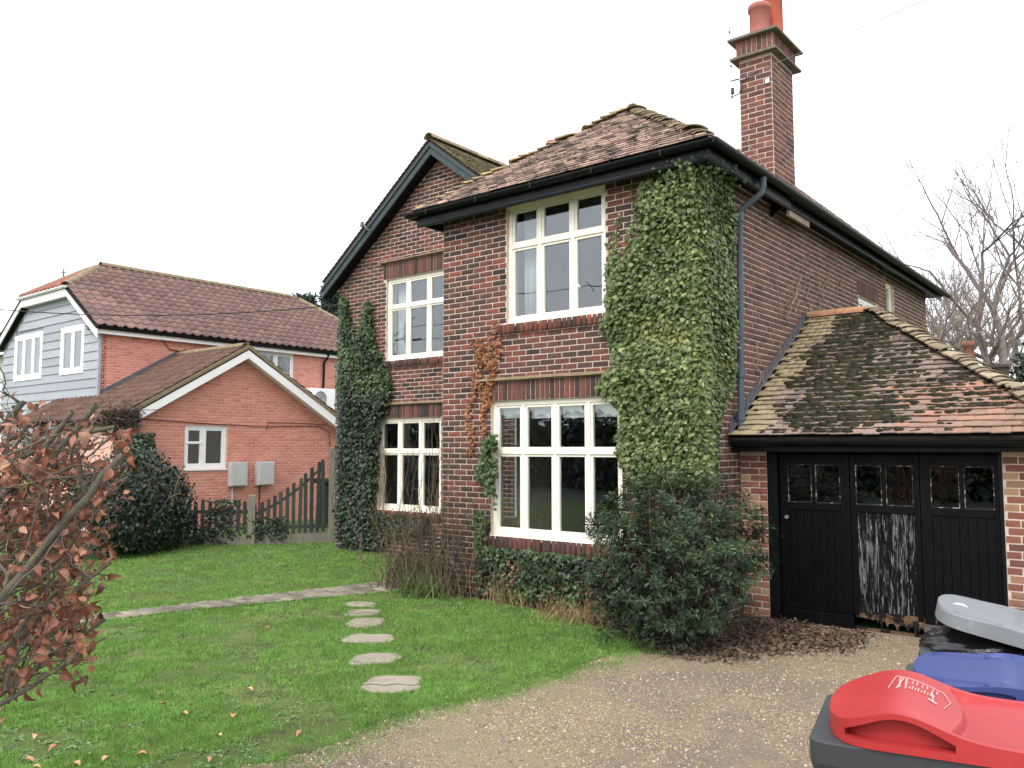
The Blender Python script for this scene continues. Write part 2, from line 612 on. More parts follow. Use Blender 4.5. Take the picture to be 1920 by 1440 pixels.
def wall_mesh(O, u, n, L, z0, z1, openings, thick=.25, extra=None):
    """backing wall (the mortar plane) with real openings"""
    O, u, n = (np.asarray(a, float) for a in (O, u, n))
    mb = MB()
    us = sorted({0.0, L} | {a for o in openings for a in o[:2]})
    zs = sorted({z0, z1} | {a for o in openings for a in o[2:]})
    for a, b in zip(us[:-1], us[1:]):
        run = None
        for c, d in list(zip(zs[:-1], zs[1:])) + [(None, None)]:
            solid = c is not None and not any(o[0] <= (a + b) / 2 <= o[1] and o[2] <= (c + d) / 2 <= o[3] for o in openings)
            if solid:
                run = (run[0], d) if run else (c, d)
            elif run:
                mb.obox(O, u, -n, (0, 0, 1), (a, b), (0, thick), run); run = None
    if extra: extra(mb)
    return mb


def window(parent, O, u, n, W, H, mulls, trans, label=None, frame=.055, sash=.032, depth=.07, inset=.045, m=None, sill=True, blind=None, curtain=None, pane_m=None):
    """O = lower corner on the wall face; lights between mullion positions, split by a transom"""
    O, u, n = (np.asarray(a, float) for a in (O, u, n))
    m = m or WHITE
    Z = np.array([0, 0, 1.0])
    O2 = O - n * inset
    mb = MB()
    D = (-depth, 0)
    mb.obox(O2, u, n, Z, (0, frame), D, (0, H))
    mb.obox(O2, u, n, Z, (W - frame, W), D, (0, H))
    mb.obox(O2, u, n, Z, (frame, W - frame), D, (0, frame * 1.1))
    mb.obox(O2, u, n, Z, (frame, W - frame), D, (H - frame, H))
    xs = [frame] + sum([[a - .027, a + .027] for a in mulls], []) + [W - frame]
    for a in mulls: mb.obox(O2, u, n, Z, (a - .027, a + .027), D, (frame * 1.1, H - frame))
    zs = [frame * 1.1] + (sum([[t - .027, t + .027] for t in trans], [])) + [H - frame]
    for i in range(0, len(xs), 2):
        for t in trans: mb.obox(O2, u, n, Z, (xs[i], xs[i + 1]), (-depth, .006), (t - .027, t + .027))
    if sill:
        mb.obox(O2, u, n, Z, (-.02, W + .02), (-depth * .5, inset + .035), (-.045, -.002))
    o = mb.build('window', m, parent, bevel=.004)
    if label: o['label'] = label
    for i in range(0, len(xs), 2):
        for j in range(0, len(zs), 2):
            a, b, c, d = xs[i], xs[i + 1], zs[j], zs[j + 1]
            s = MB()
            e = .002
            k = (-depth * .8, -.012)
            s.obox(O2, u, n, Z, (a + e, a + sash), k, (c + e, d - e)); s.obox(O2, u, n, Z, (b - sash, b - e), k, (c + e, d - e))
            s.obox(O2, u, n, Z, (a + sash, b - sash), k, (c + e, c + sash * 1.1)); s.obox(O2, u, n, Z, (a + sash, b - sash), k, (d - sash, d - e))
            s.build('sash', m, o, bevel=.003)
            g = MB()
            g.obox(O2, u, n, Z, (a + sash - .004, b - sash + .004), (-depth * .55, -depth * .55 + .004), (c + sash - .004, d - sash + .004))
            g.build('pane', pane_m or GLASS, o)
    if blind:
        for i in range(0, len(xs), 2):
            a, b = xs[i], xs[i + 1]
            g = MB()
            g.obox(O2, u, n, Z, (a + .01, b - .01), (-.135, -.130), (H - frame - blind * rng.uniform(.93, 1.07), H - frame))
            g.tube([O2 + u * (a + .005) - n * .125 + Z * (H - frame - .02), O2 + u * (b - .005) - n * .125 + Z * (H - frame - .02)], .016, 8)
            g.build('roller_blind', BLIND, o)
    if curtain:
        c0, c1 = curtain
        k = 60
        V = []
        for i in range(k):
            a = c0 + (c1 - c0) * i / (k - 1)
            off = -.22 + .03 * math.sin(i * .9) + .012 * math.sin(i * 2.1)
            V += [O2 + u * a + n * off + Z * -.1, O2 + u * a + n * (off * .98) + Z * (H + .05)]
        Fq = [(2 * i, 2 * i + 2, 2 * i + 3, 2 * i + 1) for i in range(k - 1)]
        mm = MB().add(V, Fq).build('curtain', CURTAIN, o, smooth=True)
        sm = mm.modifiers.new('thick', 'SOLIDIFY'); sm.thickness = .004
    return o


def roof_tiles(E0, E1, up, length, m_fn, parent, clip, gauge=.1, tw=.165, thick=.014, jitter=1.0, edge=False):
    """rows of plain tiles on a slope: eave from E0 to E1, 'up' = unit vector up the slope"""
    E0, E1, up = (np.asarray(a, float) for a in (E0, E1, up))
    L = np.linalg.norm(E1 - E0)
    u = (E1 - E0) / L
    n = np.cross(u, up); n /= np.linalg.norm(n)
    if n[2] < 0: n = -n
    items = []
    for r in range(int(length / gauge) + 1):
        off = (r % 2) * tw / 2
        for k in range(-1, int(L / tw) + 2):
            a = k * tw + off + tw / 2
            s = r * gauge
            if not clip(a, s + gauge * .5): continue
            w_t = tw
            if edge and a - tw / 2 < -.005: a, w_t = tw / 4, tw / 2
            tilt = math.atan2(thick, gauge * 1.0)
            j = rng.normal(0, .018 * jitter); j2 = rng.normal(0, .022 * jitter)
            d = up * math.cos(tilt + j2) - n * math.sin(tilt + j2)
            uu = u * math.cos(j) + d * math.sin(j)
            dd = d * math.cos(j) - u * math.sin(j)
            nn = np.cross(uu, dd)
            if nn[2] < 0: nn = -nn
            M = np.eye(4)
            M[:3, 0] = uu * (w_t - .003); M[:3, 1] = dd * gauge * 1.25; M[:3, 2] = nn * thick
            M[:3, 3] = E0 + u * a + up * (s - .02 + rng.normal(0, .004 * jitter)) + n * (thick * 1.15)
            items.append(dict(M=M, mat=m_fn(a, s), parent=parent))
    return items


def bonnets(A, B, side, m, parent, name='hip_tile', pitch=.11, r=.085, length=.20, proud=.03, flat=.5):
    """bonnet hip tiles stepping from the lower point A up to B"""
    A, B = np.asarray(A, float), np.asarray(B, float)
    D = B - A; L = np.linalg.norm(D); D /= L
    sd = np.cross(D, [0, 0, 1.0]); sd /= np.linalg.norm(sd)
    upv = np.cross(sd, D)
    k = 9
    V, Fq = [], []
    for y, rr, lift in ((0, 1.25, .25), (1, .8, -.1)):
        for t in (1.0, .82):
            for i in range(k):
                th = math.pi * (.06 + .88 * i / (k - 1))
                V.append((math.cos(th) * rr * t * 1.15, y, (math.sin(th) * t * flat + lift * flat) * rr))
    for i in range(k - 1):
        Fq += [(i, i + 1, 2 * k + i + 1, 2 * k + i), (k + i, 3 * k + i, 3 * k + i + 1, k + i + 1), (i, k + i, k + i + 1, i + 1)]
    Fq += [(0, 2 * k, 3 * k, k), (k - 1, 2 * k - 1, 4 * k - 1, 3 * k - 1)]
    me = np_mesh(name, np.array(V, float), [np.array(Fq)], None, False)
    me.materials.append(m)
    for i in range(int(L / pitch)):
        M = np.eye(4)
        j = rng.normal(0, .12)
        s1 = sd * math.cos(j) + D * math.sin(j); d1 = D * math.cos(j) - sd * math.sin(j)
        q = rng.uniform(.85, 1.15)
        M[:3, 0] = s1 * r * q; M[:3, 1] = d1 * length; M[:3, 2] = upv * r * q
        M[:3, 3] = A + D * (i * pitch) + upv * (proud - .03 + rng.normal(0, .011))
        o = bpy.data.objects.new(name, me)
        COL.objects.link(o); o.parent = parent; o.matrix_basis = Matrix(M.tolist())


def half_round(path, r, wall=.006, n=10):
    """open gutter along a straight path (two points), mouth up"""
    A, B = (np.asarray(p, float) for p in path)
    D = (B - A) / np.linalg.norm(B - A)
    sd = np.cross(D, [0, 0, 1.0])
    mb = MB()
    V = []
    for P in (A, B):
        for rr in (r, r - wall):
            for i in range(n + 1):
                th = math.pi + math.pi * i / n
                V.append(P + sd * math.cos(th) * rr + np.array([0, 0, math.sin(th) * rr]))
    k = n + 1
    Fq = []
    for i in range(n):
        Fq += [(i, i + 1, 2 * k + i + 1, 2 * k + i), (k + i, 3 * k + i, 3 * k + i + 1, k + i + 1), (i, k + i, k + i + 1, i + 1), (2 * k + i, 2 * k + i + 1, 3 * k + i + 1, 3 * k + i)]
    Fq += [(0, 2 * k, 3 * k, k), (n, k + n, 3 * k + n, 2 * k + n)]
    # stop ends
    Fq += [tuple(range(k))[::-1], tuple(range(2 * k, 3 * k))]
    return mb.add(V, Fq)


# ------------------------------------------------------------------ ground, drive, lawn, path
EDGE = [(-4.9, -6.0), (-4.75, -1.0), (-4.62, 1.6), (-4.50, 2.96), (-4.40, 3.5), (-4.48, 4.07), (-4.45, 4.5), (-4.34, 4.9), (-4.28, 5.55), (-4.24, 6.08), (-4.21, 6.75), (-4.17, 7.2)]
BED = [(-4.17, 7.2), (-4.55, 7.46), (-4.885, 7.62), (-5.52, 7.78), (-6.32, 7.96), (-7.03, 8.08), (-7.46, 8.1), (-8.05, 8.16)]
SOIL = mat('dark_soil', color=srgb(86, 70, 56), rough=1, nscale=9, namt=.4, bump=1, bscale=50, patch=[(srgb(110, 92, 66), 4, .5, .7)])
GRASSB = mat('lawn_base', color=(.085, .125, .030), rough=1, nscale=2.2, namt=.35, bump=1, bscale=120, patch=[(srgb(112, 116, 56), 1.1, .50, .70), (srgb(74, 64, 48), 3.4, .50, .66)])
GRAVEL = mat('gravel_bed', color=srgb(140, 124, 98), rough=1, nscale=90, namt=.42, bump=1, bscale=150, patch=[(srgb(120, 108, 94), .55, .47, .6), (srgb(84, 74, 60), 5, .56, .76), (srgb(124, 118, 62), .9, .54, .68)])
g = MB().box(-160, 160, -120, 220, -.4, -.012)
tag(g.build('ground', mat('rough_ground', color=(.06, .10, .025), rough=1, nscale=.6, namt=.4, bump=1, bscale=20)), 'rough grassy ground running to the horizon', kind='structure')


def sheet(name, poly, z, m, sub=None):
    me = bpy.data.meshes.new(name)
    me.from_pydata([(x, y, z) for x, y in poly], [], [tuple(range(len(poly)))])
    o = obj(name, me, m)
    tag(o, kind='structure')
    return o


def rag(poly, amp, step=.08, seed=3):
    """resample an edge and make it ragged"""
    out = []
    for (a, b) in zip(poly[:-1], poly[1:]):
        L = math.hypot(b[0] - a[0], b[1] - a[1]); k = max(1, int(L / step))
        for i in range(k):
            t = i / k
            x, y = a[0] + (b[0] - a[0]) * t, a[1] + (b[1] - a[1]) * t
            d = (vnoise(np.array(x * 7.), np.array(y * 7.), seed) - .5) * 2 * amp + rng.normal(0, amp * .25)
            nx, ny = (b[1] - a[1]) / L, -(b[0] - a[0]) / L
            out.append((x + nx * float(d), y + ny * float(d)))
    out.append(poly[-1])
    return out


EDGE_R = rag(EDGE, .05); BED_R = rag(BED, .04)
tag(sheet('driveway', [(9, -7), (9, 9.3), (-4.0, 9.3), (-4.0, 8.2), (-4.6, 7.6)] + [(x - .4, y) for x, y in EDGE[::-1]] + [(-5.3, -7)], -.004, GRAVEL), 'gravel driveway in front of the garage')
LAWN = EDGE_R + BED_R[1:] + [(-8.05, 10.5), (-13.3, 10.9), (-13.9, 11.0), (-14.5, 9.7), (-15.3, 9.1), (-17, 7.5), (-17, -6)]
tag(sheet('lawn', LAWN, .002, GRASSB), 'mown green lawn beside the drive', kind='structure')
tag(sheet('planting_bed', [(x, y) for x, y in BED] + [(-8.05, 8.35), (-4.0, 8.35), (-3.9, 9.3), (-3.2, 9.3), (-3.3, 8.2), (-3.7, 7.4)], .001, SOIL), 'bare soil bed below the windows', kind='structure')
tag(sheet('bed_soil', [(-8.0, 9.7), (-9.5, 10.0), (-12.9, 10.3), (-12.9, 10.5), (-7.9, 10.5)], .012, SOIL), 'soil strip below the gable wall', kind='structure')
tag(sheet('road', [(-60, -14), (60, -14), (60, -8.5), (-60, -8.5)], -.004, mat('asphalt', color=(.05, .05, .052), rough=.9, nscale=30, namt=.2)), 'asphalt road behind the drive', kind='structure')

# brick path: rows of paviours along a slightly curved line
PATH_L = [(-11.0, 1.6), (-9.95, 3.9), (-9.74, 4.75), (-9.58, 5.6), (-9.36, 6.6), (-9.16, 7.5), (-8.98, 8.35), (-8.88, 9.1), (-8.85, 9.9)]
PATH_R = [(-10.5, 1.5), (-9.55, 3.7), (-9.36, 4.65), (-9.18, 5.4), (-8.86, 6.3), (-8.56, 7.0), (-8.34, 7.6), (-8.25, 8.3), (-8.1, 9.9)]
ptop = mat('path_mortar', color=srgb(70, 66, 50), rough=1, nscale=20, namt=.3, bump=.8, bscale=90, patch=[(srgb(70, 84, 36), 7, .46, .62)])
path = sheet('path', PATH_L + PATH_R[::-1], .009, ptop)
tag(path, 'narrow brick garden path across the lawn', kind='structure')
PAV = mat('paviour', ramp=[srgb(112, 106, 92), srgb(148, 138, 118), srgb(96, 90, 78), srgb(136, 128, 110), srgb(84, 82, 66), srgb(158, 146, 124)], rough=.95, nscale=25, namt=.25, bump=.6, bscale=150, patch=[(srgb(86, 92, 52), 6, .55, .70)])


def along(line, t):
    P = np.array(line); d = np.concatenate([[0], np.cumsum(np.linalg.norm(np.diff(P, axis=0), axis=1))])
    return np.array([np.interp(t * d[-1], d, P[:, i]) for i in (0, 1)])


items = []
NT = 74
for i in range(NT):
    t0, t1 = i / NT, (i + 1) / NT
    a0, b0, a1, b1_ = along(PATH_L, t0), along(PATH_R, t0), along(PATH_L, t1), along(PATH_R, t1)
    wd = np.linalg.norm(b0 - a0); k = max(2, int(round(wd / .205)))
    offs = (i % 2) * .5
    for j in range(-1, k + 1):
        p, q = (j + offs) / k, (j + 1 + offs) / k
        p, q = max(0, p), min(1, q)
        if (q - p) * wd < .05: continue
        c = ((a0 + a1) / 2) * (1 - (p + q) / 2) + ((b0 + b1_) / 2) * (p + q) / 2
        uu = (b0 - a0) / wd
        vv = np.array([-uu[1], uu[0]])
        M = np.eye(4)
        M[:3, 0] = [*(uu * ((q - p) * wd - .018)), rng.normal(0, .002)]
        M[:3, 2] = [*(vv * (np.linalg.norm(a1 - a0) * .5 + np.linalg.norm(b1_ - b0) * .5 - .020)), rng.normal(0, .002)]
        M[:3, 1] = [0, 0, rng.uniform(.012, .02)]
        M[:3, 3] = [c[0], c[1], .009]
        items.append(dict(M=M, mat=PAV, parent=path))
pieces('brick', 'brick', items, 300, 'paviours')

# stepping stones set in the lawn
STONE = mat('stepping_stone', ramp=[srgb(140, 132, 114), srgb(152, 142, 124), srgb(130, 122, 104)], rough=.95, nscale=14, namt=.2, bump=.7, bscale=110, patch=[(srgb(104, 98, 76), 5, .52, .70), (srgb(176, 166, 146), 14, .64, .74)])
stones = [((675, 1134), .40, .30, 'first flat stepping stone beside the brick path'), ((681, 1149.5), .44, .34, 'stepping stone with a straight crack, second from the brick path'),
          ((685, 1167.5), .42, .40, 'stepping stone third from the brick path'), ((692, 1198), .47, .40, 'stepping stone fourth from the brick path'),
          ((704, 1236), .43, .38, 'stepping stone fifth from the brick path'), ((735, 1283), .50, .43, 'large cracked stepping stone farthest from the brick path')]
STONE_XY = []
for (p, L_, W_, lab) in stones:
    c = on(*p, 'Z', .015)
    STONE_XY.append((c[0], c[1], L_ * .5))
    k = 22
    ang = math.atan2(RIGHT[1], RIGHT[0])
    pts = []
    sd_ = random.random() * 9
    for i in range(k):
        th = 2 * math.pi * i / k
        e = (abs(math.cos(th)) ** 3.4 + abs(math.sin(th)) ** 3.4) ** (-1 / 3.4)
        e *= 1 + .09 * math.sin(th * 2 + sd_) + .05 * math.sin(th * 5 + sd_ * 2) + random.uniform(-.02, .02)
        x, y = math.cos(th) * e * L_ / 2, math.sin(th) * e * W_ / 2
        pts.append((c[0] + x * math.cos(ang) - y * math.sin(ang), c[1] + x * math.sin(ang) + y * math.cos(ang)))
    mb = MB()
    cc = np.array([c[0], c[1]])
    lo = [(x, y, -.03) for x, y in pts]
    hi = [(x, y, .018) for x, y in pts]
    tp = [(*(cc + (np.array(q) - cc) * .955), .027 + random.uniform(-.002, .002)) for q in pts]
    mb.add(lo + hi + tp, [(i, (i + 1) % k, k + (i + 1) % k, k + i) for i in range(k)] + [(k + i, k + (i + 1) % k, 2 * k + (i + 1) % k, 2 * k + i) for i in range(k)] + [tuple(range(2 * k, 3 * k))])
    o = mb.build('stepping_stone', STONE)
    tag(o, lab, 'paving stone', 'stepping stones across the lawn')
    if 'crack' in lab:
        s0 = cc + (np.array(pts[0]) - cc) * .9
        uu = np.array([math.cos(ang), math.sin(ang)]); vv = np.array([-uu[1], uu[0]])
        line = [(*(cc + uu * t * L_ * .47 + vv * (-.06 + .02 * math.sin(t * 7))), .0285) for t in np.linspace(-1, 1, 9)]
        MB().tube(line, .0035, 4).build('crack', mat('crack_dirt', color=(.09, .08, .06), rough=1), o)

# ------------------------------------------------------------------ the ivy-clad brick house
YB, YL, XS, XL = 8.30, 10.45, -4.06, -7.93                # bay front, gable wall, side wall, bay's left edge
XG0, XGA, YEND = -12.82, -10.08, 18.9                      # gable corner, gable apex, back of the house
EAVE = 5.20
IVY_R = [(1198, 350), (1230, 318), (1265, 300), (1320, 282), (1345, 300), (1382, 372), (1384, 540), (1380, 700), (1348, 790), (1338, 910), (1190, 910), (1158, 850), (1166, 770), (1118, 728), (1122, 712), (1146, 690), (1152, 655), (1128, 612), (1138, 590), (1140, 500), (1150, 478), (1180, 490), (1196, 440)]
IVY_L = [(634, 700), (640, 556), (650, 552), (656, 600), (664, 640), (676, 620), (686, 566), (696, 560), (700, 620), (706, 650), (724, 684), (734, 720), (728, 765), (714, 800), (710, 900), (702, 962), (760, 962), (806, 972), (812, 1000), (760, 1000), (728, 1008), (722, 1030), (640, 1034), (632, 1000), (634, 860)]


def hid_bay(P):
    x, y, z = proj(P)
    return bool(inpoly(np.array([x]), np.array([y]), IVY_R)[0]) or bool(inpoly(np.array([x]), np.array([y]), IVY_L)[0])


house = thing('brick_house', 'ivy-clad two storey brick house with square bay and tall chimney', 'house', (-8.0, 14.0, 0))
UX, UY, NX, NY = np.array([1., 0, 0]), np.array([0, 1., 0]), np.array([1., 0, 0]), np.array([0, -1., 0])
# --- openings (u measured from each wall's own left corner as seen from outside)
UPW = (-6.79, -5.26, 3.53, 5.09)
LOW = (-7.05, -5.06, .80, 2.53)
op_b = [(UPW[0] - XL, UPW[1] - XL, UPW[2], UPW[3]), (LOW[0] - XL, LOW[1] - XL, LOW[2], LOW[3])]
bay = wall_mesh((XL, YB, 0), UX, NY, XS - XL, -.2, 5.12, op_b).build('wall', MORTAR, house)
GUP = (-11.45, -9.86, 3.53, 5.06)
GLO = (-11.65, -10.02, .80, 2.46)
op_g = [(GUP[0] - XG0, GUP[1] - XG0, GUP[2], GUP[3]), (GLO[0] - XG0, GLO[1] - XG0, GLO[2], GLO[3])]
GR = -7.93
gz = lambda x: 7.16 - abs(x - XGA) * (7.16 - 5.06) / (XGA - XG0)


def gtri(mb):
    mb.prism([(XG0, YL, 5.06), (GR, YL, 5.06), (GR, YL, gz(GR)), (XGA, YL, 7.16)], (0, .25, 0))


gable = wall_mesh((XG0, YL, 0), UX, NY, GR - XG0, -.2, 5.06, op_g, extra=gtri).build('gable_wall', MORTAR, house)
op_s = [(14.16 - YB, 15.24 - YB, 3.45, 4.44), (15.84 - YB, 16.36 - YB, 3.6, 4.95)]
side = wall_mesh((XS, YB + .25, 0), UY, NX, YEND - YB - .25, -.2, 5.12, [(a - .25, b - .25, c, d) for a, b, c, d in op_s]).build('wall', MORTAR, house)
ret = wall_mesh((XL, YL, 0), -UY, -NX, YL - YB - .25, -.2, 5.12, [(.55, 1.55, .8, 2.5)]).build('wall', MORTAR, house)
left = wall_mesh((XG0, YEND, 0), -UY, -NX, YEND - YL - .25, -.2, 5.06, []).build('wall', MORTAR, house)
back = wall_mesh((XS - .25, YEND, 0), -UX, -NY, XS - .25 - XG0 - .25, -.2, 5.06, []).build('wall', MORTAR, house)

CO = .0735
snap = lambda r: (r[0], r[1], -.06 + math.floor((r[2] + .06) / CO + .35) * CO, r[3])   # sill foot on a bed joint
items = []
# windows' brick dressings: soldier lintels and brick-on-edge sills
dress_b = [(LOW[0] - XL - .10, LOW[1] - XL + .10, LOW[3], LOW[3] + .26), (LOW[0] - XL - .12, LOW[1] - XL + .12, LOW[2] - .165, LOW[2]), (UPW[0] - XL - .12, UPW[1] - XL + .12, UPW[2] - .16, UPW[2])]
dress_b[1], dress_b[2] = snap(dress_b[1]), snap(dress_b[2])
items += bricks((XL, YB, 0), UX, NY, XS - XL, -.06, 5.11, op_b + dress_b, BRICK, bay, hidf=hid_bay)
dress_g = [(GUP[0] - XG0 - .08, GUP[1] - XG0 + .08, GUP[3], GUP[3] + .31), (GUP[0] - XG0 - .12, GUP[1] - XG0 + .12, GUP[2] - .15, GUP[2]), (GLO[0] - XG0 - .08, GLO[1] - XG0 + .08, GLO[3], GLO[3] + .25), (GLO[0] - XG0 - .12, GLO[1] - XG0 + .12, GLO[2] - .15, GLO[2])]
dress_g[1], dress_g[3] = snap(dress_g[1]), snap(dress_g[3])
items += bricks((XG0, YL, 0), UX, NY, GR - XG0, -.06, 7.14, op_g + dress_g, BRICK, gable, top=lambda a: gz(XG0 + a) + .14, hidf=hid_bay)
items_s = bricks((XS, YB, 0), UY, NX, YEND - YB, -.06, 5.11, op_s + [(14.10 - YB, 15.30 - YB, 4.44, 4.72)], BRICK_SIDE, side, hidf=lambda P: True)
items_s += bricks((XL, YL, 0), -UY, -NX, YL - YB, -.06, 5.11, [(.55, 1.55, .8, 2.5)], BRICK_SIDE, ret, hidf=lambda P: True)
pieces('brick', 'brick', items + items_s, 300, 'brickwork')
sol = []
for wall, O, (a, b, c, d), pr in [(bay, (XL, YB, 0), dress_b[0], .012), (bay, (XL, YB, 0), dress_b[1], .05), (bay, (XL, YB, 0), dress_b[2], .05),
                                  (gable, (XG0, YL, 0), dress_g[0], .012), (gable, (XG0, YL, 0), dress_g[1], .05), (gable, (XG0, YL, 0), dress_g[2], .012), (gable, (XG0, YL, 0), dress_g[3], .05)]:
    sol += soldiers(np.array(O) + UX * a, UX, NY, b - a, c + .004, d - .004, BRICK, wall, proud=pr)
sol += soldiers((XS, 14.10, 0), UY, NX, 1.2, 4.445, 4.715, BRICK_SIDE, side)
pieces('edge_brick', 'brick', sol, 300, 'edge_bricks')
# weathered drip courses above the lintels
DRIP = mat('weathered_drip', color=srgb(138, 116, 92), rough=.95, nscale=8, namt=.3, bump=.8, bscale=70, patch=[(srgb(126, 122, 60), 5, .5, .66)])
for wall, x0, x1, y, z in [(bay, LOW[0] - .24, LOW[1] + .3, YB, LOW[3] + .265), (gable, GUP[0] - .16, GUP[1] + .2, YL, GUP[3] + .315), (gable, GLO[0] - .16, GLO[1] + .2, YL, GLO[3] + .255)]:
    k = 24
    V, Fq = [], []
    for i in range(k + 1):
        x = x0 + (x1 - x0) * i / k
        j = random.uniform(-.008, .008)
        V += [(x, y + .02, z), (x, y - .065 + j, z + random.uniform(-.003, .003)), (x, y - .06 + j, z + .022), (x, y + .02, z + .05 + random.uniform(-.006, .01))]
    for i in range(k):
        for q in range(4):
            Fq.append((i * 4 + q, i * 4 + (q + 1) % 4, i * 4 + 4 + (q + 1) % 4, i * 4 + 4 + q))
    Fq += [(0, 3, 2, 1), (k * 4, k * 4 + 1, k * 4 + 2, k * 4 + 3)]
    MB().add(V, Fq).build('drip_ledge', DRIP, wall)

# --- windows
def third(a, b, k): return [(b - a) * i / k for i in range(1, k)]


window(house, (UPW[0], YB, UPW[2]), UX, NY, UPW[1] - UPW[0], UPW[3] - UPW[2], third(UPW[0], UPW[1], 3), [1.02], 'six light upper bay window with flaking cream paint', curtain=(.12, .42), frame=.06)
window(house, (LOW[0], YB, LOW[2]), UX, NY, LOW[1] - LOW[0], LOW[3] - LOW[2], third(LOW[0], LOW[1], 4), [1.07], 'eight light lower bay window with raised roller blinds', blind=.17, frame=.06)
window(house, (GUP[0], YL, GUP[2]), UX, NY, GUP[1] - GUP[0], GUP[3] - GUP[2], third(GUP[0], GUP[1], 3), [.99], 'six light upper gable window', curtain=(.08, .28), frame=.06)
window(house, (GLO[0], YL, GLO[2]), UX, NY, GLO[1] - GLO[0], GLO[3] - GLO[2], third(GLO[0], GLO[1], 3), [1.05], 'six light lower gable window half hidden by bare stems', frame=.06)
window(house, (XS, 14.16, 3.45), UY, NX, 1.08, .99, [.54], [], 'white casement in the side wall above the garage', m=UPVC, frame=.06)
window(house, (XS, 15.84, 3.60), UY, NX, .52, 1.35, [], [.7], 'narrow sash window in the side wall', m=WHITE, frame=.05)
window(house, (XL, 9.90, .8), -UY, -NX, 1.0, 1.7, [.5], [1.1], 'small window in the return of the bay', m=WHITE, frame=.05)
# catch handle on the upper bay window
MB().tube([(UPW[1] - .42, YB - .06, 3.98), (UPW[1] - .39, YB - .07, 3.95), (UPW[1] - .32, YB - .072, 3.86)], .006, 6).build('window_stay', UPVC, house)

# --- rooms behind the glass
rm = MB()


def room(x0, x1, y0, y1, z0, z1):
    b = MB().box(x0, x1, y0, y1, z0, z1)
    b.f = [f[::-1] for f in b.f]
    return b


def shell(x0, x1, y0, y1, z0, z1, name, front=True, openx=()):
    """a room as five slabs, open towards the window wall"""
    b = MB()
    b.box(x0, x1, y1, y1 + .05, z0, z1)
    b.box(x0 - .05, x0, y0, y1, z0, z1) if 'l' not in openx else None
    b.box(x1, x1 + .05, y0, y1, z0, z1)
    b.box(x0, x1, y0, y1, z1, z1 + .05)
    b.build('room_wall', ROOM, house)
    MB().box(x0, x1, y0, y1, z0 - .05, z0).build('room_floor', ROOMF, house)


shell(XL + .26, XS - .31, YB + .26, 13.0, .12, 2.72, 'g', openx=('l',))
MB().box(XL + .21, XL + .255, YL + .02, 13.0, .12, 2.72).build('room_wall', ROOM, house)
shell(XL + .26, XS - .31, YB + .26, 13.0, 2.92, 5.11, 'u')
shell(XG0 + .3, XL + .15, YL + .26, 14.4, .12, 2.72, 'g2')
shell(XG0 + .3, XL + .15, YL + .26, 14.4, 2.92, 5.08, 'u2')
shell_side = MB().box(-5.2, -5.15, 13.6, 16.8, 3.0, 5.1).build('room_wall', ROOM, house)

# --- roofs
TILE_A = mat('brown_roof_tile', ramp=[srgb(124, 104, 94), srgb(192, 162, 146), srgb(166, 136, 120), srgb(104, 92, 86), srgb(202, 172, 154), srgb(150, 124, 110), srgb(96, 86, 80)], rough=.95, nscale=22, namt=.3, bump=.7, bscale=120,
             patch=[(srgb(62, 57, 53), 5, .52, .62), (srgb(196, 188, 174), 13, .68, .76)])
TILE_D = mat('dull_roof_tile', ramp=[srgb(92, 76, 64), srgb(112, 92, 76), srgb(80, 68, 58)], rough=1, nscale=22, namt=.3)
TILE_M = mat('mossy_roof_tile', ramp=[srgb(122, 104, 76), srgb(140, 122, 84), srgb(112, 96, 74), srgb(150, 130, 92)], rough=1, nscale=22, namt=.3, bump=.8, bscale=120, patch=[(srgb(106, 108, 52), 5, .48, .62), (srgb(70, 64, 52), 8, .58, .7)])
HIPT = mat('lichened_hip_tile', ramp=[srgb(150, 136, 108), srgb(128, 110, 88), srgb(168, 152, 118), srgb(116, 100, 84)], rough=1, nscale=25, namt=.35, bump=.9, bscale=90, patch=[(srgb(168, 150, 70), 8, .58, .7), (srgb(86, 80, 66), 10, .55, .7)])
HIPG = mat('yellow_lichened_tile', ramp=[srgb(158, 140, 104), srgb(132, 116, 92), srgb(186, 160, 92), srgb(120, 108, 92)], rough=1, nscale=25, namt=.35, bump=.9, bscale=90, patch=[(srgb(96, 90, 66), 10, .55, .7)])
UNDER = mat('roof_felt', color=(.03, .026, .022), rough=1, namt=.2)
AX, AY, AZ = -6.0, 10.2, 6.80
E0, E1 = np.array([-8.24, 7.98, EAVE]), np.array([-3.76, 7.98, EAVE])
AP = np.array([AX, AY, AZ])
rf = MB()
dn = np.array([0, 0, -.03])
bk = 13.2
rf.add([E0 + dn, E1 + dn, AP + dn], [(0, 1, 2)])
rf.add([E1 + dn, np.array([-3.76, 12.4, EAVE]) + dn, np.array([AX, bk, AZ]) + dn, AP + dn], [(0, 1, 2, 3)])
rf.add([E0 + dn, AP + dn, np.array([AX, bk, AZ]) + dn, np.array([-8.24, bk, EAVE]) + dn], [(0, 1, 2, 3)])
bay_roof = rf.build('roof', UNDER, house)
sm = bay_roof.modifiers.new('thick', 'SOLIDIFY'); sm.thickness = .02; sm.offset = -1
upf = np.array([0, AY - 7.98, AZ - EAVE]); LF = np.linalg.norm(upf); upf /= LF
W_ = E1[0] - E0[0]
clipf = lambda a, s: (W_ / 2 * s / LF * (AX - E0[0]) / (W_ / 2)) - .03 < a < W_ - (W_ - (AX - E0[0])) * s / LF + .03
ti = roof_tiles(E0, E1, upf, LF, lambda a, s: TILE_A, bay_roof, clipf, gauge=.104, tw=.16, thick=.027, jitter=1.8)
